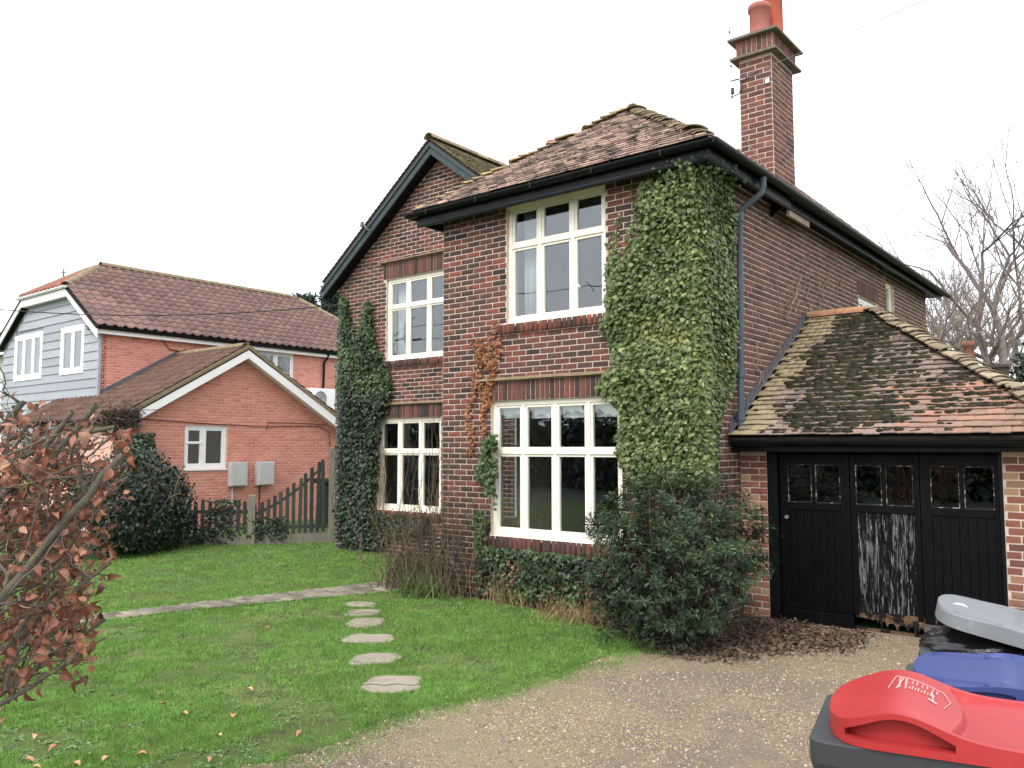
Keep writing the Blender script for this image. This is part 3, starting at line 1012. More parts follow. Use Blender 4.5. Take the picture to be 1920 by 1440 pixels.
# right slope (seen from a step aside)
upr = np.array([AX + 3.76, 0, AZ - EAVE]); LR = np.linalg.norm(upr); upr /= LR
ti += roof_tiles((-3.76, 7.98, EAVE), (-3.76, 12.4, EAVE), upr, LR, lambda a, s: TILE_A, bay_roof, lambda a, s: a > (AY - 7.98) * s / LR, gauge=.098, tw=.16)
upl = np.array([AX + 8.24, 0, AZ - EAVE]); LL = np.linalg.norm(upl); upl /= LL
ti += roof_tiles((-8.24, 7.98, EAVE), (-8.24, 11.5, EAVE), upl, LL, lambda a, s: TILE_A, bay_roof, lambda a, s: a > (AY - 7.98) * s / LL, gauge=.098, tw=.16)
# gable roof
RZ = 7.36
gt = MB()
gY0, gY1 = YL - .28, 14.7
XE0 = XG0 - .16
ez = RZ - (XGA - XE0) * (RZ - 5.16) / (XGA - XE0)
gx1 = -7.75
ez1 = RZ - (gx1 - XGA) * (RZ - 5.16) / (XGA - XE0)
gt.add([(XE0, gY0, ez), (XGA, gY0, RZ), (XGA, gY1, RZ), (XE0, gY1, ez)], [(0, 1, 2, 3)])
gt.add([(XGA, gY0, RZ), (gx1, gY0, ez1), (gx1, gY1, ez1), (XGA, gY1, RZ)], [(0, 1, 2, 3)])
gable_roof = gt.build('roof', UNDER, house)
sm = gable_roof.modifiers.new('thick', 'SOLIDIFY'); sm.thickness = .04; sm.offset = -1
upg = np.array([XGA - gx1, 0, RZ - ez1]); LG = np.linalg.norm(upg); upg /= LG
ti += roof_tiles((gx1, gY0 - .02, ez1), (gx1, gY1, ez1), upg, LG, lambda a, s: TILE_M, gable_roof, lambda a, s: a > -.01 and s < LG - .02, gauge=.1, tw=.165, jitter=1.5, edge=True)
upg2 = np.array([XGA - XE0, 0, RZ - ez]); LG2 = np.linalg.norm(upg2); upg2 /= LG2
ti += roof_tiles((XE0, gY0 - .02, ez), (XE0, gY1, ez), upg2, LG2, lambda a, s: TILE_D, gable_roof, lambda a, s: a > -.01 and s < LG2 - .02, gauge=.1, tw=.165, jitter=.5, edge=True)
# main range behind
mr_ = MB()
MRY, MRZ, MX1 = 13.0, 6.93, -5.52
mr_.add([(-7.7, YL - .2, 5.16), (-3.76, YL - .2, 5.16), (MX1, MRY, MRZ), (-7.7, MRY, MRZ)], [(0, 1, 2, 3)])
mr_.add([(-3.76, YL - .2, 5.16), (-3.76, 19.25, 5.16), (MX1, MRY, MRZ)], [(0, 1, 2)])
mr_.add([(-3.76, 19.25, 5.16), (XE0, 19.25, 5.16), (XE0, MRY, MRZ), (MX1, MRY, MRZ)], [(0, 1, 2, 3)])
main_roof = mr_.build('roof', UNDER, house)
sm = main_roof.modifiers.new('thick', 'SOLIDIFY'); sm.thickness = .04; sm.offset = -1
upm = np.array([0, MRY - YL + .2, MRZ - 5.16]); LM = np.linalg.norm(upm); upm /= LM
ti += roof_tiles((-7.7, YL - .2, 5.16), (-3.76, YL - .2, 5.16), upm, LM, lambda a, s: TILE_M, main_roof, lambda a, s: a < 3.94 - 1.76 * s / LM, gauge=.1, tw=.165)
ups = np.array([MX1 + 3.76, 0, MRZ - 5.16]); LS = np.linalg.norm(ups); ups /= LS
ti += roof_tiles((-3.76, YL - .2, 5.16), (-3.76, 19.25, 5.16), ups, LS, lambda a, s: TILE_A, main_roof, lambda a, s: a > 2.75 * s / LS and a < 9.0 - 6.25 * s / LS, gauge=.1, tw=.165)
pieces('roof_tile', 'tile', ti, 300, 'roof_tiles', smooth=False)
bonnets(E1 + np.array([-.05, .05, .03]), AP + np.array([0, 0, .035]), 1, HIPT, bay_roof, pitch=.105, r=.10, proud=.018)
bonnets(E0 + np.array([.05, .05, .03]), AP + np.array([0, 0, .035]), 1, HIPG, bay_roof, pitch=.15, r=.09, length=.22, flat=.62)


def ridge(A, B, m, parent, r=.11, pitch=.31, n=10):
    A, B = np.asarray(A, float), np.asarray(B, float)
    D = B - A; L = np.linalg.norm(D); D /= L
    sd_ = np.cross(D, [0, 0, 1.]); sd_ /= np.linalg.norm(sd_); u3 = np.cross(sd_, D)
    for i in range(max(1, int(L / pitch))):
        mb = MB(); V = []
        a, b = A + D * (i * pitch), A + D * ((i + 1) * pitch - .008)
        for P, q in ((a, random.uniform(.97, 1.06)), (b, random.uniform(.97, 1.04))):
            for rr in (1, .86):
                for k in range(n + 1):
                    th = math.pi * k / n
                    V.append(P + sd_ * math.cos(th) * r * rr * q + u3 * (math.sin(th) * r * rr * q * .9 - .04))
        k = n + 1; Fq = []
        for t in range(n):
            Fq += [(t, t + 1, 2 * k + t + 1, 2 * k + t), (k + t, 3 * k + t, 3 * k + t + 1, k + t + 1), (t, k + t, k + t + 1, t + 1), (2 * k + t, 2 * k + t + 1, 3 * k + t + 1, 3 * k + t)]
        mb.add(V, Fq).build('ridge_tile', m, parent)


ridge((XGA, gY0 - .04, RZ + .05), (XGA, 14.4, RZ + .05), HIPT, gable_roof)
ridge((AX, AY, AZ + .06), (AX, 13.0, AZ + .06), HIPT, bay_roof)
ridge((-7.62, MRY, MRZ + .04), (MX1, MRY, MRZ + .04), HIPG, main_roof)
# --- eaves: fascia, soffit, moulding, gutters
fb = MB()
fb.box(-8.19, -3.78, 8.03, 8.06, 5.03, 5.19)
fb.box(-3.81, -3.78, 8.06, 10.42, 5.03, 5.19)
fb.box(-8.19, -8.16, 8.06, 10.0, 5.03, 5.19)
fb.box(-3.84, -3.81, 10.45, 19.2, 5.02, 5.17)
fb.build('fascia', BLACKP, house, bevel=.004)
sf = MB()
sf.box(-8.15, -3.82, 8.065, YB - .012, 5.10, 5.125)
sf.box(XS + .012, -3.82, YB - .01, 10.42, 5.10, 5.125)
sf.box(-8.15, XL - .012, YB - .01, 10.0, 5.10, 5.125)
sf.box(XS + .012, -3.845, 10.46, 19.2, 5.10, 5.125)
sf.add([(XS + .014, 10.40, 4.93), (-3.79, 10.40, 5.09), (XS + .014, 10.40, 5.09), (XS + .014, 10.43, 4.93), (-3.79, 10.43, 5.09), (XS + .014, 10.43, 5.09)], [(0, 1, 2), (3, 5, 4), (0, 3, 4, 1)])
sf.build('soffit', BLACKP, house)
ml = MB()
ml.tube([(-8.19, 8.06, 5.03), (-3.80, 8.06, 5.03)], .036, 10)
ml.tube([(-3.82, 8.02, 5.03), (-3.82, 10.42, 5.03)], .036, 10)
ml.build('eaves_moulding', mat('slate_paint', color=srgb(30, 37, 43), rough=.5, nscale=6, namt=.25), house, smooth=True)
for pth in [((-8.30, 7.965, 5.18), (-3.70, 7.965, 5.18)), ((-3.70, 7.93, 5.18), (-3.70, 19.3, 5.14)), ((-8.30, 7.93, 5.18), (-8.30, 10.1, 5.18))]:
    half_round(pth, .062).build('gutter', BLACKP, house, smooth=False)
for x in (-7.9, -7.0, -6.1, -5.2, -4.3):
    MB().box(x - .012, x + .012, 7.90, 8.03, 5.112, 5.124).build('gutter_bracket', BLACKP, house)
    MB().tube([(x, 7.965 + .066 * math.cos(t), 5.18 + .066 * math.sin(t)) for t in np.linspace(math.pi, 2 * math.pi, 9)], .007, 5).build('gutter_bracket', mat('rusty_iron', color=srgb(84, 74, 66), rough=.7), house)
# bargeboards on the gable
pr = (RZ - 5.16) / (XGA - XE0)


def barge(x0, x1):
    zf = lambda x: RZ - abs(x - XGA) * pr
    o = MB().prism([(x0, gY0 + .02, zf(x0) - .06), (x1, gY0 + .02, zf(x1) - .06), (x1, gY0 + .02, zf(x1) - .27), (x0, gY0 + .02, zf(x0) - .27)], (0, .035, 0)).build('bargeboard', GREENP, house, bevel=.004)
    MB().prism([(x0, gY0 - .005, zf(x0) - .055), (x1, gY0 - .005, zf(x1) - .055), (x1, gY0 - .005, zf(x1) - .13), (x0, gY0 - .005, zf(x0) - .13)], (0, .024, 0)).build('moulding', GREENP, o, bevel=.004)
    MB().prism([(x0, gY0 + .056, zf(x0) - .22), (x1, gY0 + .056, zf(x1) - .22), (x1, gY0 + .056, zf(x1) - .245), (x0, gY0 + .056, zf(x0) - .245)], (0, YL - gY0 - .07, 0)).build('verge_soffit', BLACKP, house)


barge(XE0 - .06, XGA)
barge(XGA + .002, -8.3)
# flood lamp bracket on the bargeboard
fl = MB()
fp = on(690, 430, 'Y', gY0 - .05)
fl.tube([fp + [0, .04, -.02], fp + [-.02, -.03, .02], fp + [-.06, -.05, .09], fp + [-.10, -.04, .10]], .016, 6)
fl.tube([fp + [-.13, -.05, .05], fp + [-.10, -.05, .15]], .035, 8)
fl.build('lamp_bracket', mat('grey_metal', color=srgb(120, 122, 122), rough=.5), house)
# downpipe with swan neck and collars
dp = MB()
dp.tube([(-3.71, 9.33, 5.12), (-3.71, 9.33, 5.02), (-3.74, 9.32, 4.92), (-3.86, 9.27, 4.82), (-3.955, 9.23, 4.74), (-3.965, 9.22, 4.6), (-3.965, 9.18, 3.4), (-3.965, 9.13, 2.10)], .038, 10)
dp.tube([(-3.965, 9.13, 2.12), (-3.96, 9.10, 2.04), (-3.93, 9.04, 2.02)], .04, 10)
for z in (4.66, 2.80, 2.30):
    y = np.interp(z, [2.1, 4.6], [9.13, 9.22])
    dp.tube([(-3.965, y, z - .06), (-3.965, y, z + .05)], .05, 10)
    dp.box(-4.055, -3.93, y - .012, y + .012, z - .02, z + .02)
dp.build('downpipe', PIPE, house, smooth=False)
# --- chimney
CX0, CX1, CY0, CY1 = -4.50, XS + .012, 10.57, 11.34
ch = MB().box(CX0, CX1, CY0, CY1, 5.13, 7.36)
ch.box(CX0 + .05, CX1 - .05, CY0 + .05, CY1 - .05, 7.36, 7.60)
chim = ch.build('chimney', MORTAR, house)
ci = []
ci += bricks((CX0, CY0, 0), UX, NY, CX1 - CX0, 5.14, 7.24, [], BRICK_CHIM, chim)
ci += bricks((CX1, CY0, 0), UY, NX, CY1 - CY0, 5.14, 7.24, [], BRICK_CHIM, chim, start=.1125)
ci += bricks((CX0, CY1, 0), -UY, -NX, CY1 - CY0, 5.14, 7.24, [], BRICK_CHIM, chim)
pieces('brick', 'brick', ci, 120, 'brickwork')
sc_ = []
sc_ += soldiers((CX0 - .03, CY0 - .03, 0), UX, NY, CX1 - CX0 + .06, 7.285, 7.50, BRICK_CHIM, chim)
sc_ += soldiers((CX1 + .03, CY0 - .03, 0), UY, NX, CY1 - CY0 + .06, 7.285, 7.50, BRICK_CHIM, chim)
MB().box(CX0 - .03, CX1 + .03, CY0 - .03, CY1 + .03, 7.285, 7.50).build('chimney_head', MORTAR, house)
pieces('edge_brick', 'brick', sc_, 60, 'edge_bricks')
CAPM = mat('lichened_cap', color=srgb(112, 104, 92), rough=.95, nscale=8, namt=.3, bump=.7, bscale=60, patch=[(srgb(150, 142, 84), 7, .55, .7)])
for z, e, h in ((7.235, .10, .03), (7.265, .07, .02), (7.50, .12, .03), (7.53, .09, .02)):
    MB().box(CX0 - e, CX1 + e, CY0 - e, CY1 + e, z, z + h).build('chimney_cap', CAPM, house)


def pot(name, x, y, z, h, r0, r1, m):
    k = 20
    prof = [(r0 * 1.05, 0), (r0, .04), (r1, h - .09), (r1 * 1.16, h - .08), (r1 * 1.16, h - .02), (r1 * 1.08, h), (r1 * .82, h), (r1 * .8, h - .25)]
    V = [(x + r * math.cos(2 * math.pi * i / k), y + r * math.sin(2 * math.pi * i / k), z + hh) for r, hh in prof for i in range(k)]
    Fq = [(a * k + i, a * k + (i + 1) % k, (a + 1) * k + (i + 1) % k, (a + 1) * k + i) for a in range(len(prof) - 1) for i in range(k)]
    return MB().add(V, Fq).build(name, m, house, smooth=True)


pot('chimney_pot', -4.29, 10.80, 7.54, .52, .14, .135, mat('pink_terracotta', color=srgb(178, 104, 92), rough=.8, nscale=8, namt=.15))
pot('chimney_pot', -4.22, 11.12, 7.54, .95, .135, .13, mat('orange_terracotta', color=srgb(196, 92, 64), rough=.8, nscale=8, namt=.15, patch=[(srgb(220, 190, 170), 20, .68, .74)]))
pot('chimney_pot', -9.46, 13.0, 7.30, .70, .12, .11, mat('pink_terracotta'))
MB().box(-9.9, -9.1, 12.7, 13.3, 6.2, 7.31).build('chimney', BRICK_CHIM, house)
# stepped lead flashing where the chimney leaves the roof
FLASH = mat('white_lead', color=srgb(196, 198, 200), rough=.5, namt=.15, nscale=8)
for i in range(6):
    x = CX0 + .02 + i * .072
    z = 5.84 - i * .075
    MB().prism([(x, CY0 - .014, z + .10), (x + .085, CY0 - .014, z + .01), (x + .06, CY0 - .014, z - .09), (x, CY0 - .014, z - .03)], (0, .004, 0)).build('flashing_step', FLASH, chim)
# cable bracket high on the chimney
IRON = mat('wire_grey', color=srgb(70, 74, 78), rough=.6, namt=.1)
br = MB()
b0 = on(1389, 165, 'Y', CY0 - .02)
br.tube([b0 + [0, 0, .10], b0 + [-.03, 0, .13], b0 + [-.14, -.02, .13]], .009, 6)
br.tube([b0 + [0, 0, .10], b0 + [.01, 0, .0], b0 + [-.03, 0, -.08], b0 + [-.14, -.02, -.10]], .009, 6)
br.tube([b0 + [-.11, -.02, .02], b0 + [-.11, -.02, -.06]], .026, 8)
br.tube([b0 + [-.12, -.02, -.14], b0 + [-.12, -.02, -.05]], .008, 6)
br.tube([b0 + [.0, 0, .09], b0 + [.10, -.004, .12], b0 + [.26, -.004, .17]], .006, 5)
br.build('cable_bracket', IRON, chim)
MB().obox(on(1439, 152, 'Y', CY0 - .012), UX, NY, (0, 0, 1), (-.03, .03), (0, .01), (-.03, .04)).build('cable_clip', FLASH, chim)
# rotten board end at the eaves behind the chimney
MB().obox((-3.98, 10.52, 4.94), np.array([0, 1., 0]), NX, (0, 0, 1), (0, .75), (.1, .14), (0, .12)).build('board_end', mat('bare_timber', color=srgb(164, 142, 124), rough=.9, nscale=12, namt=.3, stretch=(1, .2, 1)), house)

# ------------------------------------------------------------------ garage
YG = 9.27
GX1 = -.92
garage = thing('garage', 'brick garage with hipped mossy tile roof and black timber doors', 'garage', (-2.5, 11.5, 0))
D0, D1 = -3.72, -1.37
gw = MB()
MB().box(XS + .02, D0, YG, YG + .3, -.2, 1.93).build('wall', MORTAR, garage)
gw.box(D1, GX1, YG, YG + .3, -.2, 1.93)
gw.box(GX1 - .22, GX1, YG + .3, 14.0, -.2, 1.93)
gw.box(XS + .02, GX1, 14.0, 14.2, -.2, 1.93)
gwall = gw.build('wall', MORTAR, garage)
gi = bricks((XS + .02, YG, 0), UX, NY, D0 - XS - .02, -.05, 1.90, [], BRICK_GAR, gwall, course=.0755)
gi += bricks((D1, YG, 0), UX, NY, GX1 - D1, -.05, 1.90, [], BRICK_GAR, gwall, course=.0755, start=.09)
gi += bricks((GX1, YG, 0), UY, NX, 4.9, -.05, 1.90, [], BRICK_GAR, gwall, course=.0755, start=.09)
gi += bricks((D0, YG, 0), UY, NX, .1, -.05, 1.86, [], BRICK_GAR, gwall, course=.0755)
pieces('brick', 'brick', gi, 200, 'brickwork')
DOOR = mat('black_door_paint', color=srgb(9, 10, 14), spec=.14, rough=.45, nscale=7, namt=.4, bump=.15, bscale=50, patch=[(srgb(26, 28, 34), 3.2, .6, .72, (6, 6, .6)), (srgb(104, 104, 106), 9, .72, .77, (5, 5, .35))])
DOORW = mat('peeling_black_paint', color=srgb(12, 13, 17), spec=.15, rough=.5, nscale=7, namt=.4, bump=.3, bscale=50, patch=[(srgb(96, 94, 100), 9, .53, .58, (4.5, 4.5, .42)), (srgb(160, 158, 162), 16, .58, .64, (4.5, 4.5, .3)), (srgb(58, 46, 36), 13, .63, .7, (4, 4, .4))])
ROT = mat('rotten_timber', color=srgb(112, 84, 58), rough=1, nscale=14, namt=.5, bump=.8, bscale=60, stretch=(4, 4, .5), patch=[(srgb(24, 23, 24), 7, .44, .54)])
fr = MB()
fr.box(D0, D0 + .115, YG - .01, YG + .14, -.02, 1.90)
fr.box(D1 - .035, D1, YG - .01, YG + .14, -.02, 1.90)
fr.box(D0 + .115, D1 - .035, YG - .008, YG + .14, 1.865, 1.91)
fr.build('door_frame', BLACKP, garage, bevel=.004)
bm_ = MB()
bm_.box(-4.03, -.70, 9.03, 9.06, 1.88, 2.0)
bm_.box(-4.03, -.70, 9.06, YG - .012, 1.88, 1.905)
bm_.build('fascia', BLACKP, garage, bevel=.004)
half_round(((-4.0, 8.96, 2.005), (-.62, 8.96, 1.985)), .058).build('gutter', BLACKP, garage)
for x in (-3.4, -2.45, -1.5):
    MB().tube([(x, 8.96 + .062 * math.cos(t), 2.0 + .062 * math.sin(t)) for t in np.linspace(math.pi, 2 * math.pi, 9)], .008, 5).build('gutter_bracket', BLACKP, garage)
leafs = [(-3.59, -2.825), (-2.819, -2.128), (-2.122, -1.412)]
winx = [(-3.495, -2.922), (-2.758, -2.186), (-2.02, -1.452)]
DIRTY = MATS.get('dirty_glass')
for li, ((a, b), (wa, wb)) in enumerate(zip(leafs, winx)):
    y0, y1 = YG + .04, YG + .09
    d = MB()
    zb = .14 if li != 1 else .15
    d.box(a, wa, y0, y1, zb, 1.855)
    d.box(wb, b, y0, y1, zb, 1.855)
    d.box(wa, wb, y0, y1, 1.735, 1.855)
    d.box(wa, wb, y0 - .004, y1, 1.235, 1.315)
    wm = (wa + wb) / 2
    d.box(wm - .022, wm + .022, y0, y1, 1.315, 1.735)
    door = d.build('door', DOOR, garage, bevel=.004)
    # glazing beads with traces of old pale paint
    for p, q in ((wa, wm - .022), (wm + .022, wb)):
        g_ = MB()
        g_.box(p, q, y0 + .018, y0 + .022, 1.315, 1.735)
        g_.build('pane', GLASS, door)
        bd = MB()
        bd.box(p, q, y0 - .003, y0 + .012, 1.3155, 1.324)
        bd.box(p, p + .007, y0 - .003, y0 + .012, 1.324, 1.735)
        bd.box(q - .007, q, y0 - .003, y0 + .012, 1.324, 1.735)
        bd.box(p + .007, q - .007, y0 - .003, y0 + .012, 1.728, 1.735)
        bd.build('glazing_bead', mat('worn_bead', color=srgb(40, 42, 46), rough=.7, nscale=9, namt=.3, patch=[(srgb(150, 150, 146), 14, .52, .6)]), door)
    # tongue and groove planks below the rail
    n_pl = 7
    pw = (wb - wa) / n_pl
    for i in range(n_pl):
        p = MB()
        x0, x1 = wa + i * pw + .002, wa + (i + 1) * pw - .002
        zb2 = zb + (0 if li != 1 else random.uniform(-.03, .05))
        p.box(x0, x1, y0 + .012, y1 - .006, zb2, 1.235)
        p.build('plank', DOORW if li == 1 else DOOR, door, bevel=.0025)
    if li == 0:
        hd = MB()
        hd.tube([(a + .075, y0, 1.145), (a + .075, y0 - .025, 1.145)], .022, 12)
        hd.build('door_handle', mat('grey_metal'), door)
        MB().box(a + .01, b + .01, y0 - .03, y1, -.02, .135).build('bottom_board', DOOR, door, bevel=.005)
    if li == 1:
        # rotted lower edge: jagged splinters hanging over a dark gap
        V, Fq = [], []
        k = 46
        for i in range(k + 1):
            x = a + .02 + (b - a - .02 + .12) * i / k
            lo = .16 - .03 - (.10 * random.random() ** 2 if i > 12 else .02 * random.random()) - (.03 if 20 < i < 40 else 0)
            V += [(x, y0 + .004, .20), (x, y0 + .004 + random.uniform(-.006, .006), lo), (x, y1 - .012, lo + .01), (x, y1 - .012, .20)]
        for i in range(k):
            for q in range(3): Fq.append((i * 4 + q, i * 4 + q + 1, i * 4 + 4 + q + 1, i * 4 + 4 + q))
        MB().add(V, Fq).build('rotten_edge', ROT, door)
        MB().box(a - .02, b - .05, y0 + .01, y0 + .09, -.03, .016).build('threshold', ROT, door)
    if li == 2:
        MB().box(a + .0, b, y0 - .012, y1, .0, .135).build('bottom_board', mat('worn_grey_board', color=srgb(84, 84, 84), rough=.9, nscale=9, namt=.3, patch=[(srgb(34, 36, 38), 6, .5, .58)]), door)
# dark inside
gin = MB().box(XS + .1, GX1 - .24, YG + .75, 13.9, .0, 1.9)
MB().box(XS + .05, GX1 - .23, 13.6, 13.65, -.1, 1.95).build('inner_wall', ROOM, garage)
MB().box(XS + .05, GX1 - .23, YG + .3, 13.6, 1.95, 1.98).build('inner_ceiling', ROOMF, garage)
# --- hipped roof
TY = mat('buff_tile', ramp=[srgb(146, 132, 98), srgb(158, 144, 108), srgb(134, 120, 90), srgb(162, 146, 112)], rough=.95, nscale=20, namt=.2, bump=.6, bscale=110)
TP = mat('pink_tile', ramp=[srgb(128, 108, 98), srgb(142, 120, 108), srgb(114, 96, 90), srgb(152, 130, 118), srgb(102, 92, 86)], rough=.95, nscale=20, namt=.25, bump=.6, bscale=110, patch=[(srgb(78, 72, 62), 9, .58, .7), (srgb(196, 188, 176), 13, .68, .74)])
TO = mat('orange_tile', ramp=[srgb(158, 116, 94), srgb(146, 116, 98), srgb(168, 122, 98), srgb(132, 110, 96), srgb(152, 122, 104)], rough=.95, nscale=20, namt=.22, bump=.6, bscale=110, patch=[(srgb(120, 96, 80), 9, .6, .72)])
RE0, RE1 = np.array([-4.04, 8.95, 2.05]), np.array([-.66, 8.95, 2.05])
RR0, RR1 = np.array([-4.04, 11.65, 3.74]), np.array([-3.19, 11.65, 3.74])
BR = np.array([-.66, 14.35, 2.05])
gr_ = MB()
gr_.add([RE0 + dn, RE1 + dn, RR1 + dn, RR0 + dn], [(0, 1, 2, 3)])
gr_.add([RE1 + dn, BR + dn, RR1 + dn], [(0, 1, 2)])
gr_.add([BR + dn, np.array([-4.04, 14.35, 2.02]), RR0 + dn, RR1 + dn], [(0, 1, 2, 3)])
groof = gr_.build('roof', UNDER, garage)
sm = groof.modifiers.new('thick', 'SOLIDIFY'); sm.thickness = .03; sm.offset = -1
up1 = RR0 - RE0; L1 = np.linalg.norm(up1); up1 = up1 / L1
WG = RE1[0] - RE0[0]


def gt_mat(a, s):
    t = s / L1
    if a < .34 + .08 * math.sin(s * 5) + .10 * t: return TY
    if a > 1.9 - .5 * t + rng.normal(0, .2) and t < .30: return TO
    return TP


gclip = lambda a, s: 0.02 < a < WG - (WG - .85) * s / L1 + .03
ti = roof_tiles(RE0, RE1, up1, L1, gt_mat, groof, gclip, gauge=.115, tw=.165, thick=.021, jitter=1.5)
up2 = np.array([RR1[0] - RE1[0], 0, RR1[2] - RE1[2]]); L2 = np.linalg.norm(up2); up2 /= L2
ti += roof_tiles(RE1, BR, up2, L2, lambda a, s: TP, groof, lambda a, s: 2.7 * s / L2 < a < 5.4 - 2.7 * s / L2, gauge=.115, tw=.165, thick=.016)
pieces('roof_tile', 'tile', ti, 300, 'roof_tiles')
bonnets(RE1 + np.array([-.03, .03, .06]), RR1 + np.array([0, 0, .06]), 1, HIPT, groof, pitch=.10, r=.092, length=.20, flat=.42)
ridge(RR0 + np.array([.02, 0, .05]), RR1 + np.array([.12, 0, .05]), mat('orange_ridge', color=srgb(178, 126, 92), rough=.9, nscale=8, namt=.25, bump=.5, bscale=80, patch=[(srgb(110, 100, 60), 7, .55, .68)]), groof, r=.10, pitch=.40)
# stepped flashing against the house wall
for i in range(22):
    t = (i + .3) / 22
    P = RE0 + (RR0 - RE0) * t
    d_ = (RR0 - RE0) / 22
    x = XS + .012
    MB().prism([(x, P[1], P[2] + .01), (x, P[1] + d_[1], P[2] + d_[2] + .01), (x, P[1] + d_[1] * .9, P[2] + d_[2] + .13), (x, P[1] + d_[1] * .25, P[2] + .13)], (.006, 0, 0)).build('flashing_step', LEAD, groof)
fs_ = MB()
fs_.prism([RE0 + [0, -.03, .02], RR0 + [0, 0, .02], RR0 + [.05, 0, .035], RE0 + [.05, -.03, .035]], (0, 0, .005))
fs_.build('flashing', LEAD, groof)
# moss cushions: lumpy real clumps on the tiles
MOSS = mat('roof_moss', ramp=[srgb(34, 36, 20), srgb(46, 46, 26), srgb(58, 56, 32), srgb(30, 30, 20), srgb(50, 52, 28)], rough=1, nscale=40, namt=.4, bump=1, bscale=140)


def blob_tmpl():
    V, Fq = [], []
    k = 8
    for a, (rr, zz) in enumerate([(1.0, 0), (.92, .38), (.6, .78)]):
        for i in range(k):
            th = 2 * math.pi * (i + a * .5) / k
            V.append((math.cos(th) * rr * (1 + .18 * math.sin(i * 2.7 + a)), math.sin(th) * rr * (1 + .15 * math.cos(i * 3.1)), zz))
    V.append((0, 0, 1))
    for a in range(2):
        for i in range(k):
            Fq.append((a * k + i, a * k + (i + 1) % k, (a + 1) * k + (i + 1) % k)); Fq.append((a * k + i, (a + 1) * k + (i + 1) % k, (a + 1) * k + i))
    for i in range(k): Fq.append((2 * k + i, 2 * k + (i + 1) % k, 3 * k))
    return np.array(V, float), [np.array(Fq)]


BLOB = blob_tmpl()
P_, S_ = [], []
nrm_g = np.cross([1, 0, 0], up1); nrm_g /= np.linalg.norm(nrm_g)
# densest where the photograph is darkest: a band left of the middle of the slope
for r in range(28):
    s = r * .115
    t = s / L1
    for a in np.arange(0.05, WG - (WG - .85) * t, .030):
        core = 1.25 - abs((a - (.98 - .12 * t)) / (.72 - .34 * t))           # heavy band
        core += (vnoise(np.array(a * 3.2), np.array(s * 3.5), 5) - .5) * 1.2
        edge = .45 if t < .05 else 0
        speck = .42 * (vnoise(np.array(a * 3.1), np.array(s * 3.6), 9) > .44) * (1 if a > .42 + .2 * t else .15) * (1.6 if .08 < t < .85 else .5)
        p = np.clip(core * 1.6 - edge, 0, 1) * (1 if a > .32 + .10 * t + .05 * math.sin(s * 9) else 0.0)
        p = max(float(p), float(speck) * .8)
        if rng.random() < p:
            q = rng.uniform(.6, 1.2) * (1 + .25 * (core > .4))
            P_.append(RE0 + np.array([a + rng.normal(0, .015), 0, 0]) + up1 * (s + .015 + abs(rng.normal(0, .030))) + nrm_g * .030)
            S_.append((.050 * q, .036 * q, .024 * q * rng.uniform(.6, 1.3)))
P_ = np.array(P_); S_ = np.array(S_)
R_ = frames(np.tile(nrm_g, (len(P_), 1)), np.tile(up1, (len(P_), 1)), rng.normal(0, .4, len(P_)))
V, Fs, r_ = scatter_np(BLOB[0], BLOB[1], P_, R_, S_, rng.uniform(0, 1, len(P_)))
o = obj('moss', np_mesh('moss', V, Fs, r_, True), MOSS, groof); o['kind'] = 'stuff'
# a little moss on the bay roof as well
P_, S_ = [], []
nb = np.cross([1, 0, 0], upf); nb /= np.linalg.norm(nb)
for i in range(900):
    s = rng.uniform(0, LF); a = rng.uniform(0, W_)
    if not clipf(a, s) or vnoise(np.array(a * 2.5), np.array(s * 2.5), 4) < .52: continue
    q = rng.uniform(.4, 1.0); s = round(s / .098) * .098
    P_.append(E0 + np.array([a, 0, 0]) + upf * (s + .01) + nb * .02); S_.append((.03 * q, .022 * q, .018 * q))
for i in range(1500):
    s = rng.uniform(0, LG); a = rng.uniform(0, 3)
    if vnoise(np.array(a * 2.5), np.array(s * 2.5), 6) < .5: continue
    q = rng.uniform(.5, 1.2); s = round(s / .1) * .1
    ng = np.cross([0, 1, 0], upg); ng = ng if ng[2] > 0 else -ng
    P_.append(np.array([gx1, gY0, ez1]) + np.array([0, a, 0]) + upg * (s + .01) + ng * .02); S_.append((.035 * q, .025 * q, .02 * q))
P_ = np.array(P_); S_ = np.array(S_)
V, Fs, r_ = scatter_np(BLOB[0], BLOB[1], P_, frames(np.tile(nb, (len(P_), 1)), np.tile(upf, (len(P_), 1)), rng.normal(0, .5, len(P_))), S_, rng.uniform(0, 1, len(P_)))
o = obj('moss', np_mesh('moss', V, Fs, r_, True), mat('grey_moss', ramp=[srgb(58, 54, 44), srgb(78, 72, 52), srgb(96, 92, 56), srgb(62, 58, 50)], rough=1, nscale=40, namt=.4, bump=1, bscale=140), bay_roof); o['kind'] = 'stuff'

# ------------------------------------------------------------------ neighbouring house
nb_ = thing('neighbour_house', 'salmon brick house with grey boarded front and brown pantile roof', 'house', (-24.5, 14.0, 0))
XN, XM = -18.5, -21.6
YN0, YN1 = 9.83, 20.6
XW = -27.9
NE = 5.02
